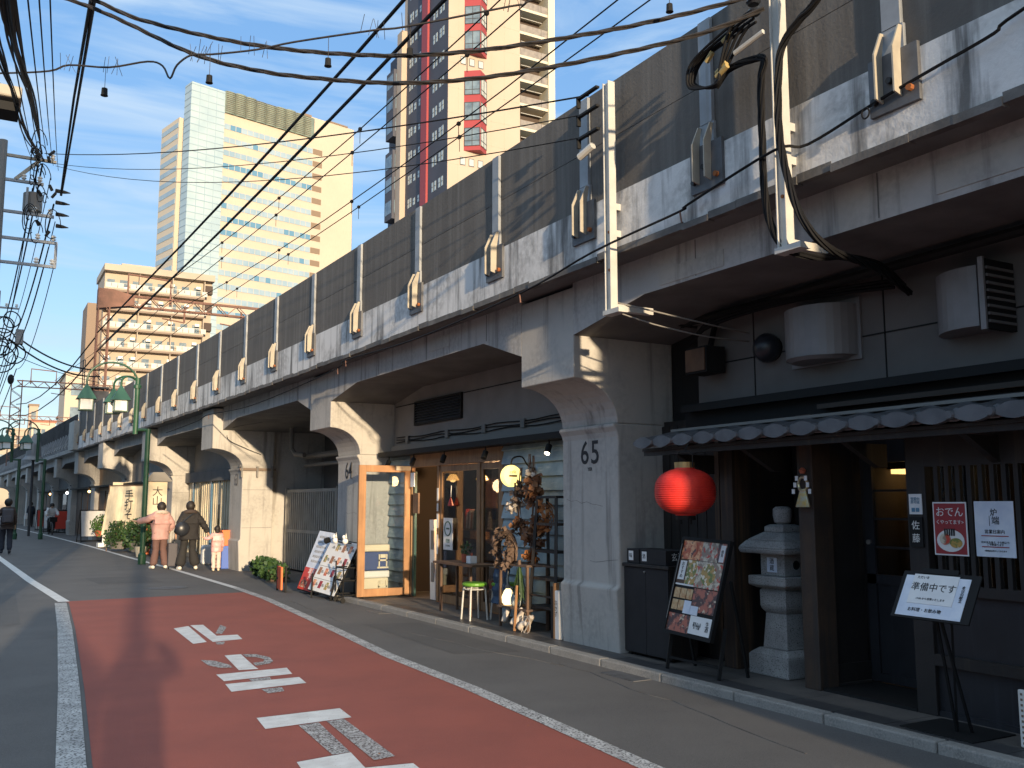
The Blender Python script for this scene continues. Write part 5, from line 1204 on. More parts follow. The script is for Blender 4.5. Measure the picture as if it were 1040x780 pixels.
def figure(loc, rz, h, label, top, legs, shoes, hairm='hair', pose=None, wide=1.0, flare=.05, jacket_len=.0, hair_len=.0, group=None, bulk=1.0, hood_m=None):
    t = thing('person', loc, label, 'person', group, rz); s = h / 1.65
    J = {'pel': (Vector((0, 0, .93)), (.125, .1)), 'belly': (Vector((0, 0, 1.08)), (.115, .095)), 'chest': (Vector((0, .0, 1.27)), (.125, .1)), 'neck': (Vector((0, .01, 1.39)), .052), 'jaw': (Vector((0, .02, 1.46)), .06), 'skull': (Vector((0, .01, 1.545)), .085), 'nose': (Vector((0, .105, 1.5)), .012)}
    for sd, q in (('L', -1), ('R', 1)):
        J['sh' + sd] = (Vector((q * .15, 0, 1.33)), .055); J['el' + sd] = (Vector((q * .2, -.02, 1.08)), .04); J['wr' + sd] = (Vector((q * .22, .04, .86)), .027); J['pa' + sd] = (Vector((q * .225, .05, .79)), .026)
        J['hip' + sd] = (Vector((q * .085, 0, .86)), .085); J['kn' + sd] = (Vector((q * .09, .02, .48)), .055); J['an' + sd] = (Vector((q * .09, -.01, .09)), .038); J['toe' + sd] = (Vector((q * .1, .13, .035)), .03)
    for k, v in (pose or {}).items(): J[k] = (Vector(v), J[k][1])
    for sd, q in (('L', -1), ('R', 1)):
        w_ = J['pa' + sd][0]; d = (w_ - J['wr' + sd][0]).normalized(); sx = Vector((0, 1, 0)) if abs(d.y) < .7 else Vector((1, 0, 0))
        for i in range(4): J['f%d' % i + sd] = (w_ + d * (.075 - .008 * abs(i - 1)) + sx * (i - 1.5) * .02 + Vector((-q * .012, 0, 0)), .008)
        J['th' + sd] = (w_ + d * .02 + sx * .05, .009)
    for k in J: J[k] = (J[k][0] * s, tuple(x * s for x in J[k][1]) if isinstance(J[k][1], tuple) else J[k][1] * s)
    E_ = [('pel', 'belly'), ('belly', 'chest'), ('chest', 'neck'), ('neck', 'jaw'), ('jaw', 'skull'), ('jaw', 'nose')]
    for sd in 'LR':
        E_ += [('chest', 'sh' + sd), ('sh' + sd, 'el' + sd), ('el' + sd, 'wr' + sd), ('wr' + sd, 'pa' + sd), ('pel', 'hip' + sd), ('hip' + sd, 'kn' + sd), ('kn' + sd, 'an' + sd), ('an' + sd, 'toe' + sd), ('pa' + sd, 'th' + sd)] + [('pa' + sd, 'f%d' % i + sd) for i in range(4)]
    skin('body', J, E_, 'pel', 'skin', t)
    def inf(keys, add, over=None):
        K = {}
        for k in keys:
            r = J[k][1]; r = r if isinstance(r, tuple) else (r, r); K[k] = (J[k][0], (r[0] * bulk + add * s, r[1] * bulk + add * s))
        for k, v in (over or {}).items(): K[k] = v
        return K
    jl = {'hem': (J['pel'][0] + Vector((0, 0, -.06 - jacket_len)) * s, (.18 * wide * s, .19 * s)), 'pel': (J['pel'][0], (.172 * wide * s, .175 * s))}
    K = inf(['pel', 'belly', 'chest', 'neck'] + [a + b for a in ('sh', 'el', 'wr') for b in 'LR'], .03, jl)
    K['neck'] = (J['neck'][0], (.07 * s, .065 * s)); K['chest'] = (J['chest'][0], (.165 * wide * s, .135 * s)); K['belly'] = (J['belly'][0], (.155 * wide * s, .13 * s))
    skin('jacket', K, [('hem', 'pel'), ('pel', 'belly'), ('belly', 'chest'), ('chest', 'neck')] + [e for sd in 'LR' for e in (('chest', 'sh' + sd), ('sh' + sd, 'el' + sd), ('el' + sd, 'wr' + sd))], 'pel', top, t, 3)
    K = inf(['pel'] + [a + b for a in ('hip', 'kn', 'an') for b in 'LR'], .02)
    for sd in 'LR': K['an' + sd] = (J['an' + sd][0] + Vector((0, 0, -.02)) * s, (flare * 1.25 * s, flare * 1.4 * s)); K['kn' + sd] = (J['kn' + sd][0], (.078 * s, .085 * s)); K['hip' + sd] = (J['hip' + sd][0], (.105 * s, .105 * s)); K['pel'] = (J['pel'][0], (.13 * s, .11 * s))
    skin('trousers', K, [e for sd in 'LR' for e in (('pel', 'hip' + sd), ('hip' + sd, 'kn' + sd), ('kn' + sd, 'an' + sd))], 'pel', legs, t, 2)
    for sd in 'LR':
        a, b = J['an' + sd][0], J['toe' + sd][0]; m = MB(); c = (a + b) / 2; m.tube([(a.x, a.y - .06 * s, a.z - .04 * s), (a.x, a.y, a.z - .03 * s), (c.x, c.y, b.z + .02 * s), (b.x, b.y, b.z + .005 * s), (b.x, b.y + .03 * s, b.z)], [.035 * s, .045 * s, .045 * s, .042 * s, .02 * s], 9); m.build('shoe', shoes, t, local=True, smooth=True)
    m = MB(); c = J['skull'][0]; m.ball((c.x, c.y - .02 * s, c.z + .005 * s), .112 * s, .118 * s, .125 * s, 14, 10)
    if hair_len: m.ball((c.x, c.y - .05 * s, c.z - hair_len * s * .5), .095 * s, .07 * s, (.07 + hair_len * .6) * s, 12, 8)
    m.build('hair', hairm, t, local=True, smooth=True)
    if hood_m:
        m = MB(); P = [(.13 * s * math.cos(g), .02 * s + .1 * s * math.sin(g) - .03 * s, (1.385 - .03 * math.sin(g)) * s) for g in [2 * PI * i / 14 for i in range(15)]]; m.tube(P, .052 * s, 8); m.build('hood', hood_m, t, local=True, smooth=True)
    return t, J, s
# woman in pink puffer, arm reaching left
t, J, s = figure((3.95, 24.4, 0), R(8), 1.60, 'woman in a pink puffer jacket with a furry hood and maroon trousers, seen from behind', 'pink_coat', 'maroon_trousers', 'white_shoe', wide=1.3, flare=.075, jacket_len=.16, bulk=1.45, hood_m='fur', hair_len=.06,
    pose={'elL': (-.36, .1, 1.2), 'wrL': (-.5, .28, 1.18), 'paL': (-.55, .34, 1.19), 'elR': (.29, -.02, 1.1), 'wrR': (.27, .08, .95), 'paR': (.26, .12, .9), 'anL': (-.16, -.03, .09), 'toeL': (-.19, .1, .035), 'anR': (.14, -.05, .09), 'toeR': (.16, .08, .035)})
# woman in black with shoulder bag holding child's hand
t, J, s = figure((4.5, 23.7, 0), R(2), 1.62, 'woman in a black coat and wide trousers holding the small child by the hand', 'black_cloth', 'dark_trousers', 'white_shoe', wide=1.3, flare=.115, jacket_len=.12, bulk=1.35, hood_m='dark_brown_cloth',
    pose={'elR': (.33, .0, 1.1), 'wrR': (.46, .03, .88), 'paR': (.49, .05, .83), 'elL': (-.27, -.02, 1.07), 'wrL': (-.3, .06, .86), 'paL': (-.3, .08, .8), 'knL': (-.13, .03, .48), 'anL': (-.2, -.02, .09), 'toeL': (-.22, .11, .035), 'anR': (.17, -.04, .09), 'toeR': (.19, .09, .035)})
t = thing('shoulder_bag', (4.36, 23.5, .95), 'black leather bag slung across the back of the woman in black', 'bag')
m = MB(); m.ball((4.3, 23.5, .98), .17, .09, .17, 12, 8); m.build('bag_body', 'black_leather', t, smooth=True); m = MB(); m.tube([(4.26, 23.5, 1.1), (4.42, 23.52, 1.25), (4.6, 23.6, 1.37)], .018, 6); m.build('strap', 'black_leather', t)
t, J, s = figure((4.99, 22.95, 0), R(-4), 1.04, 'small child in a shiny pink coat and pale trousers beside the woman in black', 'child_pink', 'child_trousers', 'cream_plastic', wide=1.25, flare=.06, jacket_len=.16, bulk=1.3, hair_len=.1,
    pose={'elL': (-.3, .02, 1.2), 'wrL': (-.44, .1, 1.22), 'paL': (-.5, .12, 1.25), 'skull': (0, .01, 1.56)})
t = thing('suitcase', (4.22, 24.3, 0), 'dark upright suitcase between the pink and the black coated women', 'suitcase')
m = MB(); m.box(4.12, 4.34, 24.2, 24.45, .06, .62); m.build('shell', 'grey_bag', t, bevel=.03); m = MB(); m.tube([(4.17, 24.4, .62), (4.17, 24.4, .86), (4.29, 24.4, .86), (4.29, 24.4, .62)], .01, 5); m.build('handle', 'pipe', t)
for x in (4.15, 4.31):
    m = MB(); m.lathe([(.03, -.012), (.03, .012)], (x, 24.25, .03), 10, ax='x'); m.build('wheel', 'black_metal', t)
# man with backpack walking at the left edge
t, J, s = figure((.88, 33.9, 0), R(3), 1.72, 'man in dark clothes with a grey backpack walking away at the left edge', 'dark_brown_cloth', 'navy_trousers', 'black_leather', wide=1.05, flare=.055,
    pose={'knL': (-.1, .12, .5), 'anL': (-.1, .06, .1), 'toeL': (-.11, .2, .045), 'anR': (.09, -.18, .12), 'toeR': (.1, -.05, .04), 'knR': (.09, -.02, .48), 'elL': (-.28, -.04, 1.1), 'wrL': (-.27, .12, .95), 'paL': (-.26, .17, .9)})
t = thing('backpack', (.88, 33.7, 1.05), 'grey backpack worn by the man at the left edge', 'backpack')
m = MB(); m.box(.72, 1.04, 33.6, 33.78, .98, 1.42); m.build('main_pack', 'grey_bag', t, bevel=.05); m = MB(); m.box(.77, .99, 33.55, 33.599, 1.0, 1.2); m.build('pocket', 'grey_bag', t, bevel=.02)
# cyclist coming towards the camera
cyx, cyy = 3.35, 53.5
t, J, s = figure((cyx, cyy, 0), PI + R(5), 1.62, 'cyclist in a loose white shirt riding towards the viewer', 'white_shirt', 'black_cloth', 'black_leather', wide=1.2, flare=.05, bulk=1.2,
    pose={'pel': (0, -.15, .95), 'belly': (0, -.1, 1.1), 'chest': (0, .03, 1.25), 'neck': (0, .08, 1.36), 'jaw': (0, .12, 1.43), 'skull': (0, .11, 1.51), 'nose': (0, .21, 1.47), 'elL': (-.27, .18, 1.12), 'wrL': (-.26, .38, 1.02), 'paL': (-.25, .44, 1.0), 'elR': (.27, .18, 1.12), 'wrR': (.26, .38, 1.02), 'paR': (.25, .44, 1.0), 'shL': (-.16, .05, 1.3), 'shR': (.16, .05, 1.3),
          'hipL': (-.09, -.12, .9), 'hipR': (.09, -.12, .9), 'knL': (-.12, .22, .68), 'knR': (.12, .15, .5), 'anL': (-.12, .08, .32), 'toeL': (-.12, .2, .26), 'anR': (.12, .02, .14), 'toeR': (.12, .14, .08)})
t = thing('bicycle', (cyx, cyy, 0), 'city bicycle with a front basket ridden by the cyclist in white', 'bicycle', rz=PI + R(5))
for y in (-.5, .55):
    m = MB(); m.tube([(0, y + .31 * math.cos(g), .33 + .31 * math.sin(g)) for g in [2 * PI * i / 24 for i in range(25)]], .02, 6); wh = m.build('wheel', 'black_metal', t, local=True)
    m = MB()
    for i in range(8): g = PI * i / 8; m.bar((0, y - .3 * math.cos(g), .33 - .3 * math.sin(g)), (0, y + .3 * math.cos(g), .33 + .3 * math.sin(g)), .004)
    m.build('spokes', 'pipe', wh, local=True)
for nm, pts, r in (('frame', [(0, -.5, .33), (0, -.2, .3), (0, .38, .75), (0, .55, .33)], .018), ('frame', [(0, -.2, .3), (0, -.28, .85)], .018), ('handlebar', [(-.28, .4, 1.0), (-.1, .45, .98), (0, .42, .95), (.1, .45, .98), (.28, .4, 1.0)], .014), ('stem', [(0, .38, .7), (0, .42, .95)], .016)):
    m = MB(); m.tube(pts, r, 7); m.build(nm, 'post_steel', t, local=True)
m = MB(); m.ball((0, -.29, .88), .09, .13, .04); m.build('saddle', 'black_leather', t, local=True)
m = MB(); m.box(-.17, .17, .55, .8, .66, .9); m.build('basket', 'black_metal', t, local=True)
# far walkers in the shade
figure((3.2, 71, 0), R(4), 1.65, 'dark clothed walker carrying a white bag far down the street', 'navy_trousers', 'black_cloth', 'black_leather')
m = MB(); m.box(2.85, 3.0, 70.9, 71.0, .55, .95); single('carrier_bag', m, 'paper', 'white carrier bag held by the far walker', 'bag')
# the photographer, just behind the lens, whose shadow falls on the road
figure((-.04, -.42, 0), R(-8), 1.74, 'photographer in a dark coat with both arms raised, behind the viewpoint', 'black_cloth', 'dark_trousers', 'black_leather', wide=1.1, bulk=1.1, jacket_len=.3, flare=.07,
    pose={'elL': (-.2, .12, 1.2), 'wrL': (-.12, .24, 1.44), 'paL': (-.08, .26, 1.52), 'elR': (.36, .08, 1.34), 'wrR': (.2, .2, 1.55), 'paR': (.12, .24, 1.58), 'hipL': (-.07, 0, .86), 'hipR': (.07, 0, .86), 'anL': (-.06, -.01, .09), 'anR': (.06, -.01, .09)})

# ------------------------------------------------------------------ steel cable posts fixed to the viaduct
def cable_post(y, z0, z1, label):
    t = thing('cable_post', (4.86, y, z0), label, 'post', 'white steel cable posts on the viaduct face')
    m = MB(); x = 4.84; m.box(x - .045, x + .03, y - .045, y - .037, z0, z1); m.box(x - .045, x + .03, y + .037, y + .045, z0, z1); m.box(x - .02, x - .012, y - .037, y + .037, z0, z1); m.build('channel', 'white_steel', t)
    for z in (z0 + .06, 4.0, 4.25):
        m = MB(); m.box(x + .03, 5.28 if z < 3.8 else 4.934, y - .03, y + .03, z - .03, z + .03); m.build('wall_bracket', 'white_steel', t)
    m = MB(); m.box(4.78, 4.88, y - .18, y + .06, z0 - .012, z0 + .03) ; m.build('foot_bar', 'white_steel', t)
    for z in (z0 + .4, z0 + .75):
        m = MB(); m.lathe([(.014, -.012), (.014, .0)], (4.822, y, z), 8, ax='x'); m.build('bolt', 'rust_bolt', t)
    return t
t1 = cable_post(6.73, 3.26, 5.43, 'white steel cable post beside the first parapet joint past the red lantern')
for z in (4.98, 5.2, 5.38):
    m = MB(); m.box(4.72, 4.76, 6.77, 7.1, z, z + .02); m.box(4.72, 4.76, 7.08, 7.1, z - .08, z + .02); b = m.build('wire_bracket', 'black_metal', t1)
m = MB(); m.tube([(4.75, 6.87, 4.86), (4.72, 7.05, 4.8)], .035, 8); m.build('camera_arm', 'white_steel', t1)
t2 = cable_post(4.63, 3.33, 6.3, 'tall white steel cable post carrying the heavy cable loops')
m = MB(); m.tube([(4.76, 4.7, 4.98), (4.74, 4.98, 4.93)], .02, 8); m.build('side_arm', 'white_steel', t2)
for z in (5.12, 5.2, 5.28):
    m = MB(); m.lathe([(.04, 0), (.055, .02), (.04, .04)], (4.72, 4.75, z), 12); m.build('insulator', 'black_leather', t2)

# ------------------------------------------------------------------ cables across the street and along the viaduct
def cable(pts, r, label, name='cable', group=None, material='cable', k=4, smooth=True):
    m = MB(); m.tube(smoothcurve(pts, k) if smooth else pts, r, 6); return single(name, m, material, label, 'cable', group)
CA = [(-.75, 8.95, 6.1), (0.41, 8.05, 5.66), (1.25, 7.4, 5.13), (1.69, 7.05, 4.94), (2.07, 6.75, 4.84), (2.57, 6.37, 4.76), (3.05, 5.99, 4.75), (3.52, 5.62, 4.8), (3.98, 5.26, 4.88), (4.32, 5.0, 4.96), (4.57, 4.8, 5.05), (4.74, 4.67, 5.14)]
CB = [(-.75, 8.95, 6.5), (0.57, 7.93, 5.65), (0.96, 7.63, 5.42), (1.69, 7.06, 5.15), (2.44, 6.46, 4.99), (3.05, 5.99, 4.97), (3.75, 5.44, 5.04), (4.21, 5.08, 5.12), (4.54, 4.82, 5.2), (4.74, 4.64, 5.25)]
for P, lab in ((CB, 'upper thick twisted cable crossing the street to the tall white post'), (CA, 'lower thick twisted cable crossing the street to the tall white post')):
    m = MB(); twist(m, P, .010, 3, 9, .0095); single('twisted_cable', m, 'brown_cable', lab, 'cable', 'twisted cables across the street')
SP = [(-.75, 8.9, 5.1), (-0.05, 8.31, 5.03), (0.29, 8.0, 5.0), (0.42, 7.88, 5.03), (0.69, 7.63, 4.97), (0.94, 7.4, 4.98), (1.04, 7.31, 4.93), (1.09, 7.26, 4.82), (1.13, 7.22, 4.92), (1.22, 7.14, 4.99), (1.35, 7.03, 4.98), (1.62, 6.77, 4.97), (1.86, 6.56, 5.0), (2.31, 6.13, 5.01), (2.5, 5.96, 5.01), (3.07, 5.44, 5.07), (3.14, 5.38, 5.07), (3.29, 5.24, 5.11), (4.7, 4.7, 5.5)]
t = thing('spiked_wire', (1, 7.4, 5), 'thin bent wire with bird spikes and small hanging weights across the sky', 'wire')
m = MB(); m.tube(smoothcurve(SP, 4), .008, 5); m.build('wire', 'brown_cable', t)
rnd = random.Random(3)
for q in (3, 4, 9, 10, 11, 13, 14, 15):
    m = MB()
    for k in range(5): a = Vector(SP[q]) + Vector((rnd.uniform(-.1, .1), 0, 0)); m.bar(a - Vector((rnd.uniform(-.03, .03), 0, .05)), a + Vector((rnd.uniform(-.05, .05), rnd.uniform(-.03, .03), .09)), .003)
    m.build('bird_spikes', 'brown_cable', t)
for (x, y, z) in ((.67, 7.65, 4.97), (1.34, 7.04, 4.98), (2.05, 6.37, 5.0), (2.52, 5.95, 5.01), (4.1, 4.95, 5.3)):
    m = MB(); m.tube([(x, y, z), (x, y, z - .17)], .0025, 4); s_ = m.build('string', 'brown_cable', t); m = MB(); m.lathe([(.022, 0), (.024, -.05), (.028, -.055), (.028, -.06)], (x, y, z - .17), 10); m.build('weight', 'black_metal', s_)
for k, (b, z) in enumerate((((4.76, 6.95, 5.38), 9.45), ((4.76, 6.95, 5.2), 9.25), ((4.76, 6.95, 4.98), 9.2))):
    m = MB(); P = span((.85 + k * .12, 23, z), b, .22 + .1 * k); m.tube(P, .009 if k == 0 else .006, 5); single('drop_wire', m, 'cable', ('upper', 'middle', 'lowest')[k] + ' thin wire from the left utility pole to the nearer short white post', 'wire', 'thin wires across the street')
FC = [(4.86, 1.5, 4.5), (4.88, 2.86, 4.3), (4.88, 3.04, 4.24), (4.88, 3.39, 4.2), (4.88, 3.83, 4.15), (4.88, 4.44, 4.06), (4.74, 4.63, 4.05), (4.86, 5.7, 3.98), (4.88, 5.82, 3.96), (4.72, 6.85, 3.84), (4.86, 8.42, 3.78), (4.83, 11.14, 3.7), (4.79, 13.64, 3.76), (4.78, 13.98, 3.68), (4.72, 16.75, 3.57), (4.65, 19.43, 3.53), (4.55, 22.3, 3.62), (4.51, 23.42, 3.55), (4.4, 27, 3.5)]
t = thing('fascia_cable', (4.8, 8, 3.8), 'thin black cable sagging along the face of the viaduct', 'cable')
m = MB(); m.tube(smoothcurve(FC, 5), .011, 5); m.build('cable', 'cable', t)
m = MB(); m.tube([(4.86, 3.93 + .03 * math.cos(g), 4.09 + .035 * math.sin(g)) for g in [2 * PI * i / 14 for i in range(15)]], .006, 5); m.build('loop', 'cable', t)
for q in (8, 10, 12, 13, 16):
    m = MB(); x, y, z = FC[q]; m.tube([(x, y, z), (x, y - .02, z - .1)], .008, 5); m.build('clip_tail', 'rust_steel', t)
cable([(5.2, 20, 3.3), (5.16, 22.6, 3.35), (5.1, 22.7, 3.1), (5.5, 22.7, 2.9), (5.9, 22.72, 2.75)], .006, 'thin cable looping over the bright haunch of pillar 63')
LP1 = [(4.75, 4.76, 5.08), (4.75, 5.0, 5.07), (4.75, 5.33, 5.04), (4.75, 5.45, 4.92), (4.75, 5.4, 4.84), (4.75, 5.21, 4.76), (4.75, 5.11, 4.83), (4.75, 4.93, 5.02), (4.75, 4.82, 5.09)]
t = thing('cable_loop', (4.75, 5.2, 4.9), 'black looped cables with yellow taped ends hanging left of the tall white post', 'cable loop')
for k in range(4):
    m = MB(); o_ = [Vector(p) + Vector((-.02 * k, .03 * k * math.sin(i), .022 * k * math.cos(i * .9))) for i, p in enumerate(LP1)]; m.tube(smoothcurve(o_, 6), .0115, 6); m.build('loop', 'cable', t)
for a, b in (((4.72, 4.99, 5.09), (4.72, 5.08, 5.06)), ((4.72, 5.2, 5.03), (4.72, 5.27, 4.98)), ((4.72, 5.16, 4.84), (4.72, 5.05, 4.88)), ((4.7, 5.14, 4.80), (4.7, 5.02, 4.84))):
    m = MB(); m.tube([a, b], .021, 8); m.build('tape', 'yellow_tape', t)
LP2 = [(4.78, 5.24, 4.78), (4.78, 5.09, 4.86), (4.78, 4.88, 4.84), (4.78, 4.73, 4.79), (4.78, 4.66 + .1, 4.65), (4.78, 4.69 + .08, 4.4), (4.78, 4.68 + .09, 4.1), (4.78, 4.68 + .09, 3.88), (4.8, 4.75, 3.59), (4.85, 4.66, 3.37), (5.0, 4.55, 3.3), (5.4, 4.6, 3.36), (5.9, 4.7, 3.38), (6.35, 4.85, 3.3)]
LP3 = [(4.66, 3.6, 5.3), (4.7, 4.14, 4.94), (4.7, 4.3, 4.87), (4.7, 4.44, 4.78), (4.7, 4.5, 4.66), (4.7, 4.53, 4.3), (4.7, 4.51, 4.01), (4.7, 4.42, 3.64), (4.74, 4.34, 3.42), (4.9, 4.3, 3.28), (5.3, 4.4, 3.27), (5.8, 4.6, 3.3), (6.35, 4.8, 3.24)]
for P, lab in ((LP2, 'inner black cable bundle running down left of the tall white post'), (LP3, 'outer black cable bundle running down the tall white post and under the deck')):
    m = MB(); twist(m, P, .018, 5, 5, .0105); single('cable_bundle', m, 'cable', lab, 'cable', 'black cable bundles at the tall white post')
cable([(4.85, 6.75, 3.38), (5.2, 6.6, 3.3), (5.7, 6.5, 3.22), (6.35, 6.6, 3.2)], .008, 'upper pale wire from the short white post under the deck', material='pipe')
cable([(4.85, 6.75, 3.3), (5.2, 6.6, 3.18), (5.7, 6.5, 3.1), (6.35, 6.6, 3.12)], .007, 'lower pale wire from the short white post under the deck', material='pipe')
for k in range(3):
    cable([(6.3, 4.9, 3.3 + .03 * k), (6.2, 5.8, 3.36 + .02 * k), (6.1, 6.8, 3.3 + .03 * k), (6.3, 7.4, 3.2)], .014, 'dark cables running under the deck above the vent hoods', group='dark cables under the deck')
m = MB(); m.tube([(6.0, 1.8, 3.43), (6.3, 7.9, 3.43)], .04, 8); single('deck_conduit', m, 'black_metal', 'long black conduit under the deck above the restaurant wall', 'conduit')
# utility poles and their lines on the left kerb
def utility_pole(x, y, h, label, arms):
    t = thing('utility_pole', (x, y, 0), label, 'utility pole', 'concrete utility poles on the left kerb')
    m = MB(); m.tube([(x, y, 0), (x, y, h)], [.15, .09], 12); m.build('pole', 'pipe', t)
    for z, x0, x1, mt in arms:
        m = MB(); m.box(x + x0, x + x1, y - .035, y + .035, z - .03, z + .03); a = m.build('cross_arm', mt, t)
        for q in (x1 - .08, x1 - .4):
            m = MB(); m.lathe([(.03, .05), (.06, .08), (.03, .11), (.06, .14), (.02, .18)], (x + q, y, z), 10); m.build('insulator', 'white_plastic', a)
    return t
P1 = utility_pole(.02, 23, 9.6, 'grey utility pole with steel cross arms, the top one tinted as sunlit, at the left edge', [(9.28, -1.2, 1.08, 'cream_and_sunlit_steel'), (8.72, -1.2, .85, 'post_steel'), (8.0, -.3, 1.1, 'post_steel'), (7.4, -.3, 1.2, 'post_steel'), (6.85, -.3, 1.2, 'post_steel')])  # sunlit gold put into the colour of top arm and brace
m = MB(); m.bar((.3, 23, 8.75), (.75, 23, 9.25), .07); m.build('brace', 'cream_and_sunlit_steel', P1)
m = MB(); m.box(1.17, 1.23, 22.97, 23.03, 6.85, 7.4); m.build('upright', 'post_steel', P1)
m = MB(); m.box(.53, .58, 22.97, 23.03, 8.0, 8.6); m.build('upright', 'post_steel', P1)
m = MB(); m.lathe([(.1, 0), (.2, .02), (.2, .42), (.1, .46)], (.68, 23.2, 8.1), 14); m.build('transformer', 'pipe', P1)
for k in range(4):
    z = 8.62 - k * .27; m = MB(); m.tube([(1.12 + .02 * k, 23, z), (1.3, 22.95, z - .02), (1.42, 22.9, z - .04)], [.05, .04, .01], 8); m.build('insulator_horn', 'black_metal', P1)
utility_pole(.2, 38, 9.2, 'farther grey utility pole behind the black cable tangle', [(8.6, -.4, .7, 'post_steel')])
utility_pole(-.85, 9, 7.5, 'near utility pole just outside the left of the view', [(6.6, -.5, .4, 'post_steel')])
utility_pole(-1.15, -8, 10.5, 'utility pole behind the viewpoint whose shadow crosses the road', [(9.0, -1.0, .4, 'post_steel')])
m = MB(); m.box(-.6, -.1, 7.0, 7.4, 4.25, 4.45); m.build('x', 'cream_and_sunlit_steel', None) if False else None
t = thing('meter_box', (.0, 11, 5.5), 'cream junction box with dark underside hanging on the cables at the left top', 'box')
m = MB(); m.box(-.1, .14, 9.9, 10.2, 5.48, 5.6); m.build('box', 'cream_and_sunlit_steel', t, bevel=.02); m = MB(); m.box(-.06, .12, 9.95, 10.25, 5.36, 5.445); m.build('underside', 'black_metal', t)
m = MB(); m.tube([(-.85, 9.05, 5.7), (-.02, 10.1, 5.64)], .015, 5); m.build('hanger', 'cable', t)
rnd = random.Random(8)
def bundle(P, n, spread, r, label, seed, sag=0):
    m = MB(); rd = random.Random(seed)
    for k in range(n):
        o_ = [Vector(p) + Vector((rd.uniform(-1, 1), 0, rd.uniform(-1, 1))) * spread * (1 if 0 < i < len(P) - 1 else .5) for i, p in enumerate(P)]
        m.tube(smoothcurve(o_, 5), r * rd.uniform(.6, 1.3), 5)
    return single('cable_bundle', m, 'cable', label, 'cable', 'black cable bundles on the left poles')
bundle([(-.5, -8, 3.4 + 3.5), (-.1, .5, 3.2), (-.02, 4.42, 3.75), (.06, 6.18, 4.26), (.3, 11.59, 6.0), (.78, 22.6, 9.3)][2:] if False else [(-.12, 1.5, 3.1), (-.02, 4.42, 3.75), (.06, 6.18, 4.26), (.3, 11.59, 6.0), (.78, 22.6, 9.3)], 7, .03, .009, 'thickest black cable bundle sweeping down the left edge to the pole', 1)
bundle([(-.25, 4, 3.9), (-.05, 7.45, 4.82), (.08, 9.93, 5.43), (.29, 13.75, 6.46), (.84, 23, 9.3)], 5, .03, .009, 'second black cable bundle left of the thickest one', 2)
for k in range(6):
    a = (-.0 + .05 * k - .1, 5, 4.05 + .04 * k); m = MB(); m.tube(span(a, (.6 + .11 * k, 23, 9.3 - .1 * (k % 3)), .12), .006, 4); single('line_wire', m, 'cable', 'thin wires fanning down the left edge to the pole', 'wire', 'thin wires at the left edge')
for k in range(2):
    m = MB(); m.tube([(.215 + .02 * k, 1, 2.4), (.63 + .03 * k, 9.03, 6.2), (.82 + .05 * k, 13.72, 7.12), (1.22 + .02 * k, 22.9, 8.5)], .017, 6); single('service_cable', m, 'cable', 'pair of straight black cables rising from the pole horns to the top edge', 'cable', 'paired straight cables')
for k, (xa, za, xb, zb) in enumerate(((.75, 9.35, .55, 8.6), (.82, 9.2, .6, 8.2), (1.0, 8.9, .75, 7.9), (1.1, 8.3, .8, 7.6), (1.15, 7.9, .9, 7.2), (1.05, 7.3, .7, 6.8), (.65, 8.6, .5, 7.7), (1.2, 7.0, .95, 6.4))):
    m = MB(); m.tube(span((xa, 23, za), (xb, 38, zb), .25 + .06 * k), .02 if k in (0, 1, 3) else .01, 5); m.tube(span((xb, 38, zb), (xb - .6, 60, zb - .8), .3), .02, 4)
    single('line_wire', m, 'cable', 'wires sagging between the near and farther left utility poles', 'wire', 'wires between the left poles')
t = thing('cable_tangle', (.8, 22.8, 8.8), 'tangle of looped wires and clamps around the cross arm tips of the left pole', 'cable tangle')
for k in range(16):
    m = MB(); a = .08 + .06 * (k % 4); cx_, cz_ = .85 + rnd.uniform(-.25, .25), 8.5 + rnd.uniform(-1.2, 1.1); m.tube([(cx_ + a * math.cos(g) * .6, 22.8 + .1 * math.sin(g * 2), cz_ + a * 1.3 * math.sin(g)) for g in [2 * PI * i / 12 * .8 for i in range(13)]], .011, 4); m.build('loop', 'cable', t)
for k in range(10):
    m = MB(); a = Vector((.75 + rnd.uniform(-.2, .35), 22.9, 8.6 + rnd.uniform(-1.3, .9))); m.tube([a, a + Vector((rnd.uniform(-.1, .15), 0, .12))], .035, 6); m.build('clamp', 'black_metal', t)
t = thing('cable_tangle', (.8, 35, 7.3), 'dense tangle of looped black cables with a grey splice box at the far pole', 'cable tangle')
for k in range(9):
    m = MB(); a = .25 + .08 * (k % 3); cx_, cz_ = .55 + rnd.uniform(-.3, .3), 7.2 + rnd.uniform(-.9, .5); m.tube([(cx_ + a * math.cos(g), 35 + .1 * math.sin(g * 2), cz_ + a * 1.1 * math.sin(g)) for g in [2 * PI * i / 16 for i in range(17)]], .022, 5); m.build('loop', 'cable', t)
m = MB(); m.box(.78, 1.02, 34.9, 35.15, 6.85, 7.35); m.build('splice_box', 'hood', t, bevel=.02)
m = MB(); m.ball((.72, 34.5, 5.6), .1, .1, .17, 10, 8); m.build('damper', 'black_metal', t)
for k, (a, zm) in enumerate((((.86, 35.44, 7.15), .28), ((.59, 35.04, 7.02), .36), ((.8, 35.2, 6.5), .1))):
    m = MB(); m.tube(span(a, (3.95, 40.3, 6.85 - .25 * k), zm, 18), .03 if k < 2 else .012, 5); single('slack_cable', m, 'cable', ('upper thick', 'lower thick', 'thin lowest')[k] + ' slack cable from the tangle to the rusty gantry mast', 'cable', 'slack cables to the gantry')

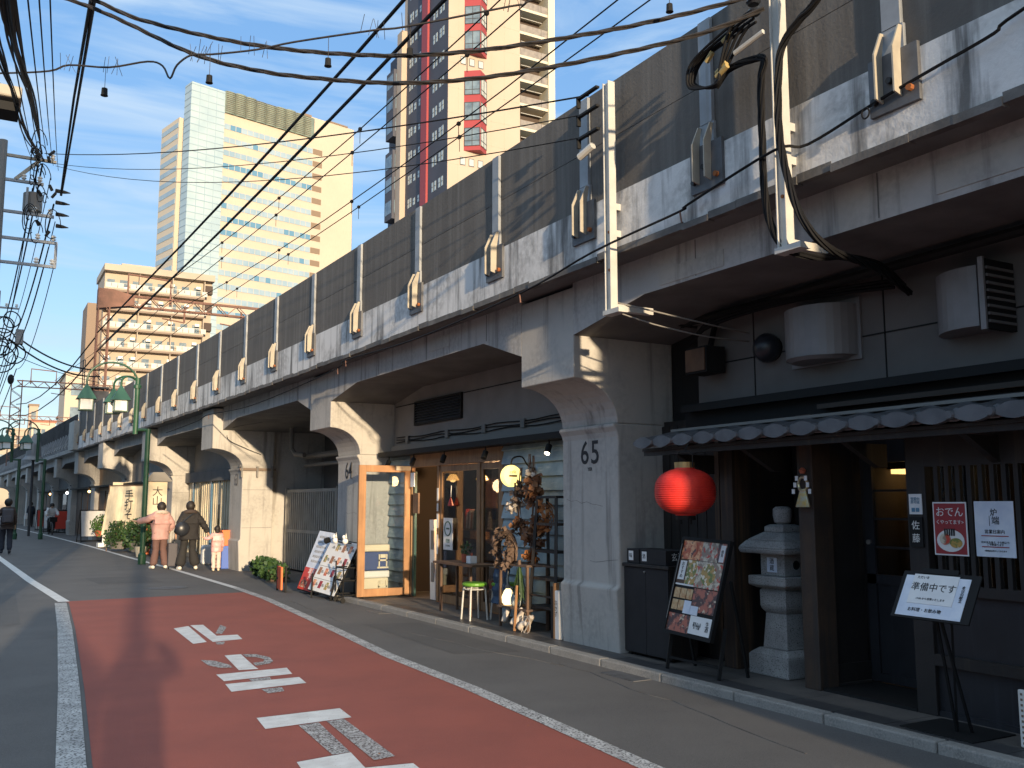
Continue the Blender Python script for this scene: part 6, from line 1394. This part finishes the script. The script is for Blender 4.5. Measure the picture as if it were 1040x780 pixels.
# ------------------------------------------------------------------ railway gantries and overhead lines
def gantry(y, x0, x1, z1, mt, label, wdt=.42, top=True):
    t = thing('rail_gantry', (x0, y, 4.4), label, 'gantry', 'railway gantries over the viaduct')
    for X in (x0, x1):
        m = MB(); w_ = wdt
        for i in (-1, 1):
            for j in (-1, 1): m.box(X + i * w_ / 2 - .03, X + i * w_ / 2 + .03, y + j * w_ / 2 - .03, y + j * w_ / 2 + .03, 4.3, z1 + .25)
        z = 4.4; k = 0
        while z < z1 - .1:
            s1 = 1 if k % 2 else -1
            for j in (-1, 1): m.bar((X - s1 * w_ / 2, y + j * w_ / 2, z), (X + s1 * w_ / 2, y + j * w_ / 2, z + .5), .035); m.bar((X + j * w_ / 2, y - s1 * w_ / 2, z), (X + j * w_ / 2, y + s1 * w_ / 2, z + .5), .035)
            z += .5; k += 1
        m.build('mast', mt, t)
    m = MB()
    for j in (-.15, .15):
        for z in (z1 - .22, z1 + .22): m.box(x0, x1, y + j - .025, y + j + .025, z - .025, z + .025)
    x = x0; k = 0
    while x < x1 - .4:
        for j in (-.15, .15): m.bar((x, y + j, z1 - .22 if k % 2 else z1 + .22), (x + .45, y + j, z1 + .22 if k % 2 else z1 - .22), .03)
        x += .45; k += 1
    m.build('truss_beam', mt, t)
    if top:
        m = MB(); a = x0 + .9; m.tube([(a, y, z1), (a, y, z1 + 1.15), (a + 1.7, y, z1 + 1.05), (a + 1.7, y, z1)], .045, 6); m.build('top_frame', mt, t)
    for q in (3.2, 5.6): m = MB(); m.tube([(x0 + q, y, z1), (x0 + q, y, z1 - .7)], .04, 6); m.tube([(x0 + q, y, z1 - .7), (x0 + q - .9, y, z1 - .6)], .03, 5); m.build('drop_arm', mt, t)
    return t
ga = gantry(41.3, 4.05, 15.5, 9.95, 'rust_steel', 'nearest rusty lattice gantry in front of the beige apartments')
m = MB(); m.prism([(3.8, 9.5), (3.8, 10.35), (4.35, 10.35), (5.2, 10.15), (5.2, 9.75)], 'y', 41.05, 41.55); m.build('gusset', 'rust_steel', ga)
m = MB(); m.box(3.5, 4.4, 40.9, 41.7, 6.2, 6.26); m.box(3.7, 4.4, 41.0, 41.6, 5.5, 6.1); m.tube([(3.45, 40.9, 6.26), (3.45, 40.9, 7.3), (3.45, 41.7, 7.4), (3.45, 41.7, 6.26)], .02, 5); m.build('platform', 'fence_dark', ga)
gantry(78, 2.05, 12.5, 10.4, 'rust_steel', 'second lattice gantry beyond the apartments at the left', .7)
gantry(112, .7, 11, 10.6, 'rust_steel', 'third lattice gantry far down the line', .7)
gantry(150, -1.2, 9, 10.8, 'rust_steel', 'farthest lattice gantry at the end of the line', .7, False)
for k, (D, z0, z1, r) in enumerate(((5.05, 8.93, 8.5, .03), (5.05, 8.27, 7.7, .03))):
    P = [(D + cv(y), y, z0 + (z1 - z0) * (y / 41.0) ** 2 if y > 0 else z0) for y in (-12, -4, 2, 6, 10, 14, 18, 22, 26, 30, 34, 38, 41.3)]; Q = [(D + cv(y) - .0, y, z1 - .1 + (y - 41.3) * .012 - .8 * 4 * ((y - 41.3) / 36.7) * (1 - (y - 41.3) / 36.7)) for y in (41.3, 48, 55, 62, 70, 78)]
    m = MB(); m.tube(P, r, 6); m.tube(Q, r, 5)
    for i in range(40): f = i / 40; y = 2 + f * 38; m.cbox(D + cv(y), y, z0 + (z1 - z0) * (y / 41.0) ** 2, .07, .02, .07) if k == 0 and False else None
    single('feeder_cable', m, 'cable', ('upper', 'lower')[k] + ' thick feeder cable rising from the rusty gantry over the parapet', 'cable', 'feeder cables above the parapet')
for k, (D, z) in enumerate(((7.5, 10.75), (7.9, 10.25), (8.5, 10.0), (9.3, 9.9))):
    P = [(D + cv(y), y, z - .5 * (1 - ((y - 20) / 21) ** 2) * (k % 2 == 0)) for y in (-6, 0, 5, 10, 15, 20, 25, 30, 35, 41.3)]
    m = MB(); m.tube(P, .014, 5); m.tube([(D + cv(41.3), 41.3, z), (D + cv(60), 60, z - .4), (D + cv(78), 78, z)], .014, 4)
    w1 = thing('contact_wire', (D, 20, z), 'thin overhead railway wire, number varies, crossing in front of the cream tower', 'wire', 'overhead railway wires'); w1['label'] = ('topmost', 'second', 'third', 'lowest')[k] + ' thin overhead railway wire crossing in front of the cream tower'
    m.build('wire', 'cable', w1)
    for y in (14, 20, 26, 32):
        yy = y + k * 1.5; zz = z - .5 * (1 - ((yy - 20) / 21) ** 2) * (k % 2 == 0); m = MB(); m.tube([(D + cv(yy), yy, zz), (D + cv(yy), yy, zz - .35)], .008, 4); m.ball((D + cv(yy), yy, zz), .05); m.build('dropper', 'cable', w1)

# ------------------------------------------------------------------ buildings behind the viaduct
def local_root(name, x, y, rz, label, cat):
    return thing(name, (x, y, 0), label, cat, None, rz)
# cream and glass office tower: local x along its broad face, y away from the viewer
T = local_root('office_tower', 47.5, 276, PI / 2 - R(76.8), 'tall cream and glass office tower with a green louvered crown', 'office tower')
K = dict(local=True)
m = MB(); m.box(10.5, 56.5, .0, 30, 0, 118.6); m.box(40.2, 56.5, .0, 30, 118.6, 126); m.box(11, 40, 3, 30, 118.6, 121); m.build('wall', 'tower_cream', T, **K)
m = MB(); m.box(56.5, 58.5, 3, 30, 0, 116); m.build('side_wall', 'tower_vent', T, **K)
m = MB(); m.box(-.0, 10.5, -.4, 4.2, 0, 125.2); g = m.build('glass_corner', 'tower_glass', T, **K)
m = MB(); z = 1.5
while z < 125: m.box(-.05, 10.55, -.48, -.4, z, z + .22); m.box(-.08, .0, -.4, 4.2, z, z + .22); z += 2.05
for x in (2.6, 5.2, 7.8): m.box(x, x + .14, -.46, -.4, 0, 125.2)
m.build('mullions', 'tower_window', g, **K)
nf = 0; z = 3.0
rnd = random.Random(12)
while z < 117:
    m = MB(); m.box(10.55, 41, -.12, -.004, z, z + 1.75); wb = m.build('window_band', 'tower_window', T, **K)
    m = MB(); x = 10.6; k = 0
    while x < 40.5:
        m.box(x, x + .1, -.16, -.12, z, z + 1.75)
        x += 1.9
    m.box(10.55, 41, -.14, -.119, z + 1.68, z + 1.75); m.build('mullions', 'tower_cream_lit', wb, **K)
    x = 10.7; p = .7 if nf in (24, 20, 13) else .1
    while x < 40:
        if rnd.random() < p and z > 50: m = MB(); m.box(x, x + 1.7, -.135, -.12, z + .05, z + 1.7); m.build('blue_pane', 'tower_window_blue', wb, **K)
        x += 1.9
    m = MB(); m.box(41.2, 44.6, -.1, -.004, z, z + 1.8); m.build('vent_panel', 'tower_vent', T, **K)
    z += 4.1; nf += 1
m = MB()
for k in range(29): z = 1.0 + 4.1 * k; m.box(10.5, 56.5, -.03, -.003, z, z + .12)
for x in (16, 22, 28, 34, 41, 48, 52): m.box(x, x + .1, -.03, -.003, 0, 118)
m.build('wall_joint', 'tower_vent', T, **K) if False else None
m = MB(); x = 10.6; k = 0
while x < 40:
    m.prism([(x, -.2), (x + .35, -.55), (x + 1.2, -.75), (x + 2.2, -.75), (x + 3.05, -.55), (x + 3.4, -.2), (x + 3.4, .4), (x, .4)], 'z', 118.7, 125.6 + .25 * math.sin(k * 1.3)); x += 3.42; k += 1
cr = m.build('crown_louver', 'tower_louver', T, **K)
m = MB(); z = 119.2
while z < 125.4: m.box(10.7, 39.9, -.95, -.76, z, z + .08); z += .6
m.build('louver_lines', 'tower_vent', cr, **K)
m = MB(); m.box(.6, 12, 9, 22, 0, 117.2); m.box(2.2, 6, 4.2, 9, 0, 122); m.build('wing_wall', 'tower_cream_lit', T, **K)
m = MB(); z = 2
while z < 117: m.box(.5, .6, 9.5, 21.5, z, z + 1.5); m.box(1.9, 2.2, 4.5, 8.8, z, z + .4); m.box(1.9, 2.2, 4.5, 8.8, z + 1.6, z + 2.0); z += 3.4
m.build('wing_window', 'tower_window', T, **K)
m = MB(); m.box(46, 54, -.2, 2, 126, 126.5); m.box(38, 41, 1, 4, 126, 127); m.build('roof_rail', 'tower_vent', T, **K)
# tall residential tower
M_ = local_root('residential_tower', 47.2, 99.3, 0, 'tall beige apartment tower with red bay windows, side wall darkened as shade and red stripe', 'apartment tower')
m = MB(); m.box(0, 10.2, 0, 14, 0, 84); m.build('front_wall', 'mansion_cream', M_, **K)
m = MB(); m.box(-.02, -.003, .6, 13, 0, 72.5); m.build('shaded_side', 'mansion_shaded', M_, **K)  # side face coloured dark to stand for its shade
m = MB()
for (a, b, z0, z1) in ((0, .6, 0, 84), ): m.box(-.025, -.003, a, b, z0, z1)
m.build('corner_strip', 'mansion_shaded', M_, **K)
m = MB(); m.box(-.3, -.02, 5.7, 7.5, 0, 80); m.build('red_stripe', 'mansion_red', M_, **K)
m = MB(); m.box(-.8, .6, 13, 14.6, 0, 65.5); m.build('corner_column', 'mansion_cream', M_, **K)
m = MB(); m.box(.4, 10, 14.6, 20, 0, 64); m.build('rear_wall', 'mansion_shaded', M_, **K)
for zb in (28, 39.5, 51):
    m = MB(); m.box(-1.2, .4, 14.7, 17.3, zb, zb + 9.6); b = m.build('rear_bay', 'mansion_shaded', M_, **K)
    m = MB()
    for k in range(3):
        m = MB(); m.box(-1.23, -1.2, 15, 17, zb + .8 + 3.2 * k, zb + 2.6 + 3.2 * k); m.build('bay_window', 'window_glass', b, **K)
        m = MB(); m.box(-.9, .2, 14.66, 14.7, zb + .8 + 3.2 * k, zb + 2.6 + 3.2 * k); m.build('bay_window', 'window_glass', b, **K)
for f in range(11, 22):
    z = 1.2 + 3.25 * f
    for y, w_ in ((1.2, .5), (2.0, .5), (3.2, .45), (4.0, .45), (8.3, .5), (9.7, .6), (10.9, .45), (11.6, .45)):
        hh = 1.2 if (y in (1.2, 2.0, 3.2, 4.0, 10.9, 11.6)) else .9
        m = MB(); m.box(-.05, -.021, y, y + w_, z, z + hh); wr = m.build('side_window', 'curtain_glass', M_, **K)
        m = MB(); m.box(-.07, -.05, y, y + w_, z + hh * .47, z + hh * .53); m.build('sash', 'window_frame', wr, **K)
def redbay(z0, n):
    hz = 3.3 * n; b = MB(); tri = [(2.2, -.003), (3.85, -1.25), (5.35, -.003)]
    b.prism(tri, 'z', z0, z0 + hz + .4); bb = b.build('bay_tower', 'mansion_red', M_, **K)
    for k in range(n):
        z = z0 + .75 + 3.3 * k
        for (x0, y0), (x1, y1), nm in (((2.2, -.003), (3.85, -1.25), 0), ((3.85, -1.25), (5.35, -.003), 1)):
            d = Vector((x1 - x0, y1 - y0, 0)); m = MB(); m.frame((x0, y0, z), d, (0, 0, 1)); L_ = d.length
            m.box(.06, L_ - .05, -.2, 2.15, .01, .04); w1 = m.build('window', 'window_glass' if nm == 0 else 'curtain_glass', bb, **K)
            m = MB(); m.frame((x0, y0, z), d, (0, 0, 1))
            for q in (.06, L_ / 2 - .02, L_ - .12): m.box(q, q + .07, -.2, 2.15, .04, .08)
            for q in (-.2, .45, 2.08): m.box(.06, L_ - .05, q, q + .07, .04, .08)
            m.build('frame', 'window_frame', w1, **K) if False else m.build('window_frame', 'window_frame', bb, **K)
redbay(44.6, 3); redbay(57.2, 5); redbay(30, 3)
for zz in (43.0, 56.0):
    for x in (1.75, 2.95, 4.2):
        m = MB(); m.box(x, x + .62, -.06, -.003, zz - .2, zz + .65); w1 = m.build('small_window', 'curtain_glass', M_, **K)
        m = MB(); m.box(x - .06, x + .68, -.04, -.003, zz - .28, zz + .73); m.build('small_window_frame', 'window_frame', M_, **K)
m = MB()
for x in (1.4, 6.0, 7.9): m.box(x, x + .05, -.012, -.003, 0, 84)
for f in range(25): m.box(0, 10.2, -.012, -.003, .4 + 3.25 * f, .46 + 3.25 * f)
m.build('wall_joint', 'mansion_cream', M_, **K)
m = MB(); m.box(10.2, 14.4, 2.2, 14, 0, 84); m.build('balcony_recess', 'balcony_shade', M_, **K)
m = MB(); m.box(14.4, 15.4, -.2, 14, 0, 84); m.build('end_wall', 'balcony_slab', M_, **K)
for f in range(8, 24):
    z = .2 + 3.25 * f; m = MB(); m.box(10.2, 14.4, .0, 2.2, z, z + .35); b = m.build('balcony', 'balcony_slab', M_, **K)
    m = MB(); m.box(10.25, 13.4, .02, .08, z + .36, z + 1.35); m.box(13.45, 14.38, .02, .08, z + .36, z + 1.35); m.build('railing', 'balcony_rail', b, **K)
    m = MB(); m.box(10.3, 11.9, 2.1, 2.19, z + .4, z + 2.4); m.box(12.2, 13.6, 2.1, 2.19, z + .4, z + 2.4); m.build('balcony_door', 'window_glass' if f % 3 else 'apt_brown', b, **K)
    m = MB(); m.tube([(10.6, .5, z + 2.5), (13.8, .5, z + 2.5)], .05, 5); m.build('laundry_pole', 'white_steel', b, **K)
# beige slab of flats
A_ = local_root('apartment_block', 18, 184, 0, 'wide beige apartment block with stacked balconies behind the rusty gantry', 'apartment block')
m = MB(); m.box(0, 19.2, 0, 12, 0, 44); m.box(-.3, 19.4, -1.7, 12, 44, 45.2); m.box(3, 9, 2, 9, 45.2, 46.4); m.build('wall', 'apt_beige', A_, **K)
m = MB(); m.box(-2.4, 0, 3, 12, 0, 38.5); m.build('side_wing', 'apt_brown', A_, **K)
m = MB(); m.box(17.4, 19.2, -1.3, 0, 0, 44); m.build('stair_wall', 'apt_brown', A_, **K) if False else None
for f in range(4, 12):
    z = .4 + 3.62 * f; m = MB(); m.box(-.2, 17.6, -1.6, 0, z, z + .32); b = m.build('balcony', 'apt_brown', A_, **K)
    m = MB(); m.box(-.2, 17.6, -1.6, -1.5, z + .33, z + .62); m.build('parapet_base', 'apt_beige', b, **K)
    m = MB(); x = .0; k = 0
    rd = random.Random(f)
    while x < 17.2:
        wd = .95
        if k % 4 != 3: m.box(x, x + wd, -1.62, -1.56, z + .62, z + 1.55)
        x += wd + .12; k += 1
    m.box(0, 17.3, -1.59, -1.55, z + 1.5, z + 1.58); m.build('railing', 'apt_panel', b, **K)
    x = .4
    while x < 17: m = MB(); m.box(x, x + 1.3, -.06, -.003, z + .5, z + 2.5); m.build('window', 'window_glass', b, **K); x += 2.2
    x = .3
    while x < 17:
        q = x + rd.uniform(0, .6); m = MB(); m.box(q, q + .8, -.9, -.5, z + 2.1, z + 2.6) if rd.random() < .4 else m.box(q, q + .7, -1.2, -.6, z + .35, z + 1.0); m.build('aircon_unit', 'white_plastic', b, **K); x += 2.2
    m = MB()
    for x in (5.8, 11.7, 17.5): m = MB(); m.box(x, x + .15, -1.5, 0, z + .33, z + 3.6); m.build('divider', 'apt_beige', b, **K)
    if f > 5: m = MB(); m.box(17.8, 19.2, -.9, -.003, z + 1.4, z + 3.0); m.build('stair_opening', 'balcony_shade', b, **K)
def house(x, y, w_, d_, h, mt, label, roofm='apt_brown', nx=4, rows=3, wm='window_glass', rz=0):
    t = local_root('building', x, y, rz, label, 'building'); t['group'] = 'low buildings at the end of the street'
    m = MB(); m.box(0, w_, 0, d_, 0, h); m.build('wall', mt, t, **K); m = MB(); m.box(-.15, w_ + .15, -.15, d_ + .15, h, h + .4); m.build('roof', roofm, t, **K)
    for j in range(rows):
        for i in range(nx):
            zz = h - 2.6 - j * 3; m = MB(); a = w_ * (i + .25) / nx
            if zz < .5: continue
            m.box(a, a + w_ / nx * .5, -.06, -.003, zz, zz + 1.5); m.build('window', wm, t, **K)
    return t
house(8.8, 129.5, 2.7, 10, 17.7, 'tower_cream', 'narrow cream building directly left of the beige apartments', 'apt_beige', 1, 5)
house(6.9, 168, 3.4, 8, 14.5, 'tower_cream', 'low cream building under the second gantry beam', 'house_red', 3, 3)
house(4.0, 190, 3.6, 8, 14.6, 'mansion_cream', 'beige building behind the left gantry mast', 'apt_beige', 3, 3)
house(1.8, 150, 4.4, 8, 9.5, 'apt_beige', 'beige house below the gantries at the left', 'apt_brown', 3, 2)
house(7.8, 205, 1.6, 4, 20.5, 'mansion_cream', 'slim brown stair tower rising behind the low cream building', 'apt_brown', 1, 2)
house(11.2, 172, 4.2, 8, 16.0, 'tower_cream_lit', 'pale building right behind the second gantry', 'tower_vent', 3, 3)
house(-3.5, 175, 5, 8, 11, 'apt_beige', 'plain beige building at the far end of the street', 'apt_brown', 3, 3)
# left side of the street (outside the view, shades the far end)
def block(x0, y0, w_, d_, h, mt, label):
    t = thing('town_building', (x0 - w_ / 2, y0 + d_ / 2, 0), label, 'building', 'buildings along the left side of the street')
    m = MB(); m.box(x0 - w_, x0, y0, y0 + d_, 0, h); m.build('wall', mt, t); m = MB(); m.box(x0 - w_ - .1, x0 + .1, y0 - .1, y0 + d_ + .1, h, h + .3); m.build('roof', 'pipe', t)
    for j in range(int(h // 3)):
        k = y0 + 1
        while k < y0 + d_ - 1.5:
            m = MB(); m.box(x0, x0 + .05, k, k + 1.4, .9 + 3 * j, 2.3 + 3 * j); m.build('window', 'window_glass', t); k += 2.8
block(-7.5, 4, 8, 14, 5.2, 'facade_left', 'low grey building set back on the left nearest the camera')
block(-7.5, 19, 8, 12, 6.0, 'apt_beige', 'low beige building second along the left side')
block(-7.8, 32, 8, 14, 5.5, 'mansion_cream', 'low tan building third along the left side')
block(-8.5, 48, 8, 20, 6.2, 'facade_left', 'low grey building fourth along the left side')
block(-14.3, -85, 26, 22, 30, 'apt_beige', 'tall beige block added unseen far behind the viewpoint to shade the end of the street')  # out of view, added only to throw shade on the far street

# unseen sheeted frame added behind the viewpoint to shade the restaurant, white for bounce
t = thing('shade_screen', (5.0, -4, 0), 'unseen sheeted frame added behind the viewpoint to keep sun off the restaurant', 'shade_screen')
hx0, hx1 = 4.2, 5.75
for (x, y, ex, ey) in ((hx0, -6.5, .02, 4.48), (hx0, -2.0, hx1 - hx0, .02), (hx0, -6.5, hx1 - hx0, .02)):
    m = MB(); m.box(x, x + ex, y, y + ey, .1, 5.35); m.build('sheeting', 'white_plastic', t)
for x in (hx0 - .03, hx1):
    for y in (-6.55, -4.2, -2.0):
        m = MB(); m.tube([(x, y, 0), (x, y, 5.6)], .024, 8); m.build('upright', 'post_steel', t)
for z in (1.9, 3.7, 5.4):
    m = MB(); m.tube([(hx0 - .03, -6.55, z), (hx0 - .03, -2.0, z)], .022, 8); m.build('ledger', 'post_steel', t)
t = thing('shade_wall', (-1.15, -3, 0), 'unseen low wall added behind the viewpoint to shade the left road edge', 'wall')  # unseen wall added to cast shade on the near left road
m = MB(); m.box(-1.3, -1.12, -6.5, .6, 0, 2.1); m.build('wall', 'facade_left', t); m = MB(); m.box(-1.33, -1.09, -6.5, .6, 2.1, 2.17); m.build('coping', 'pipe', t)
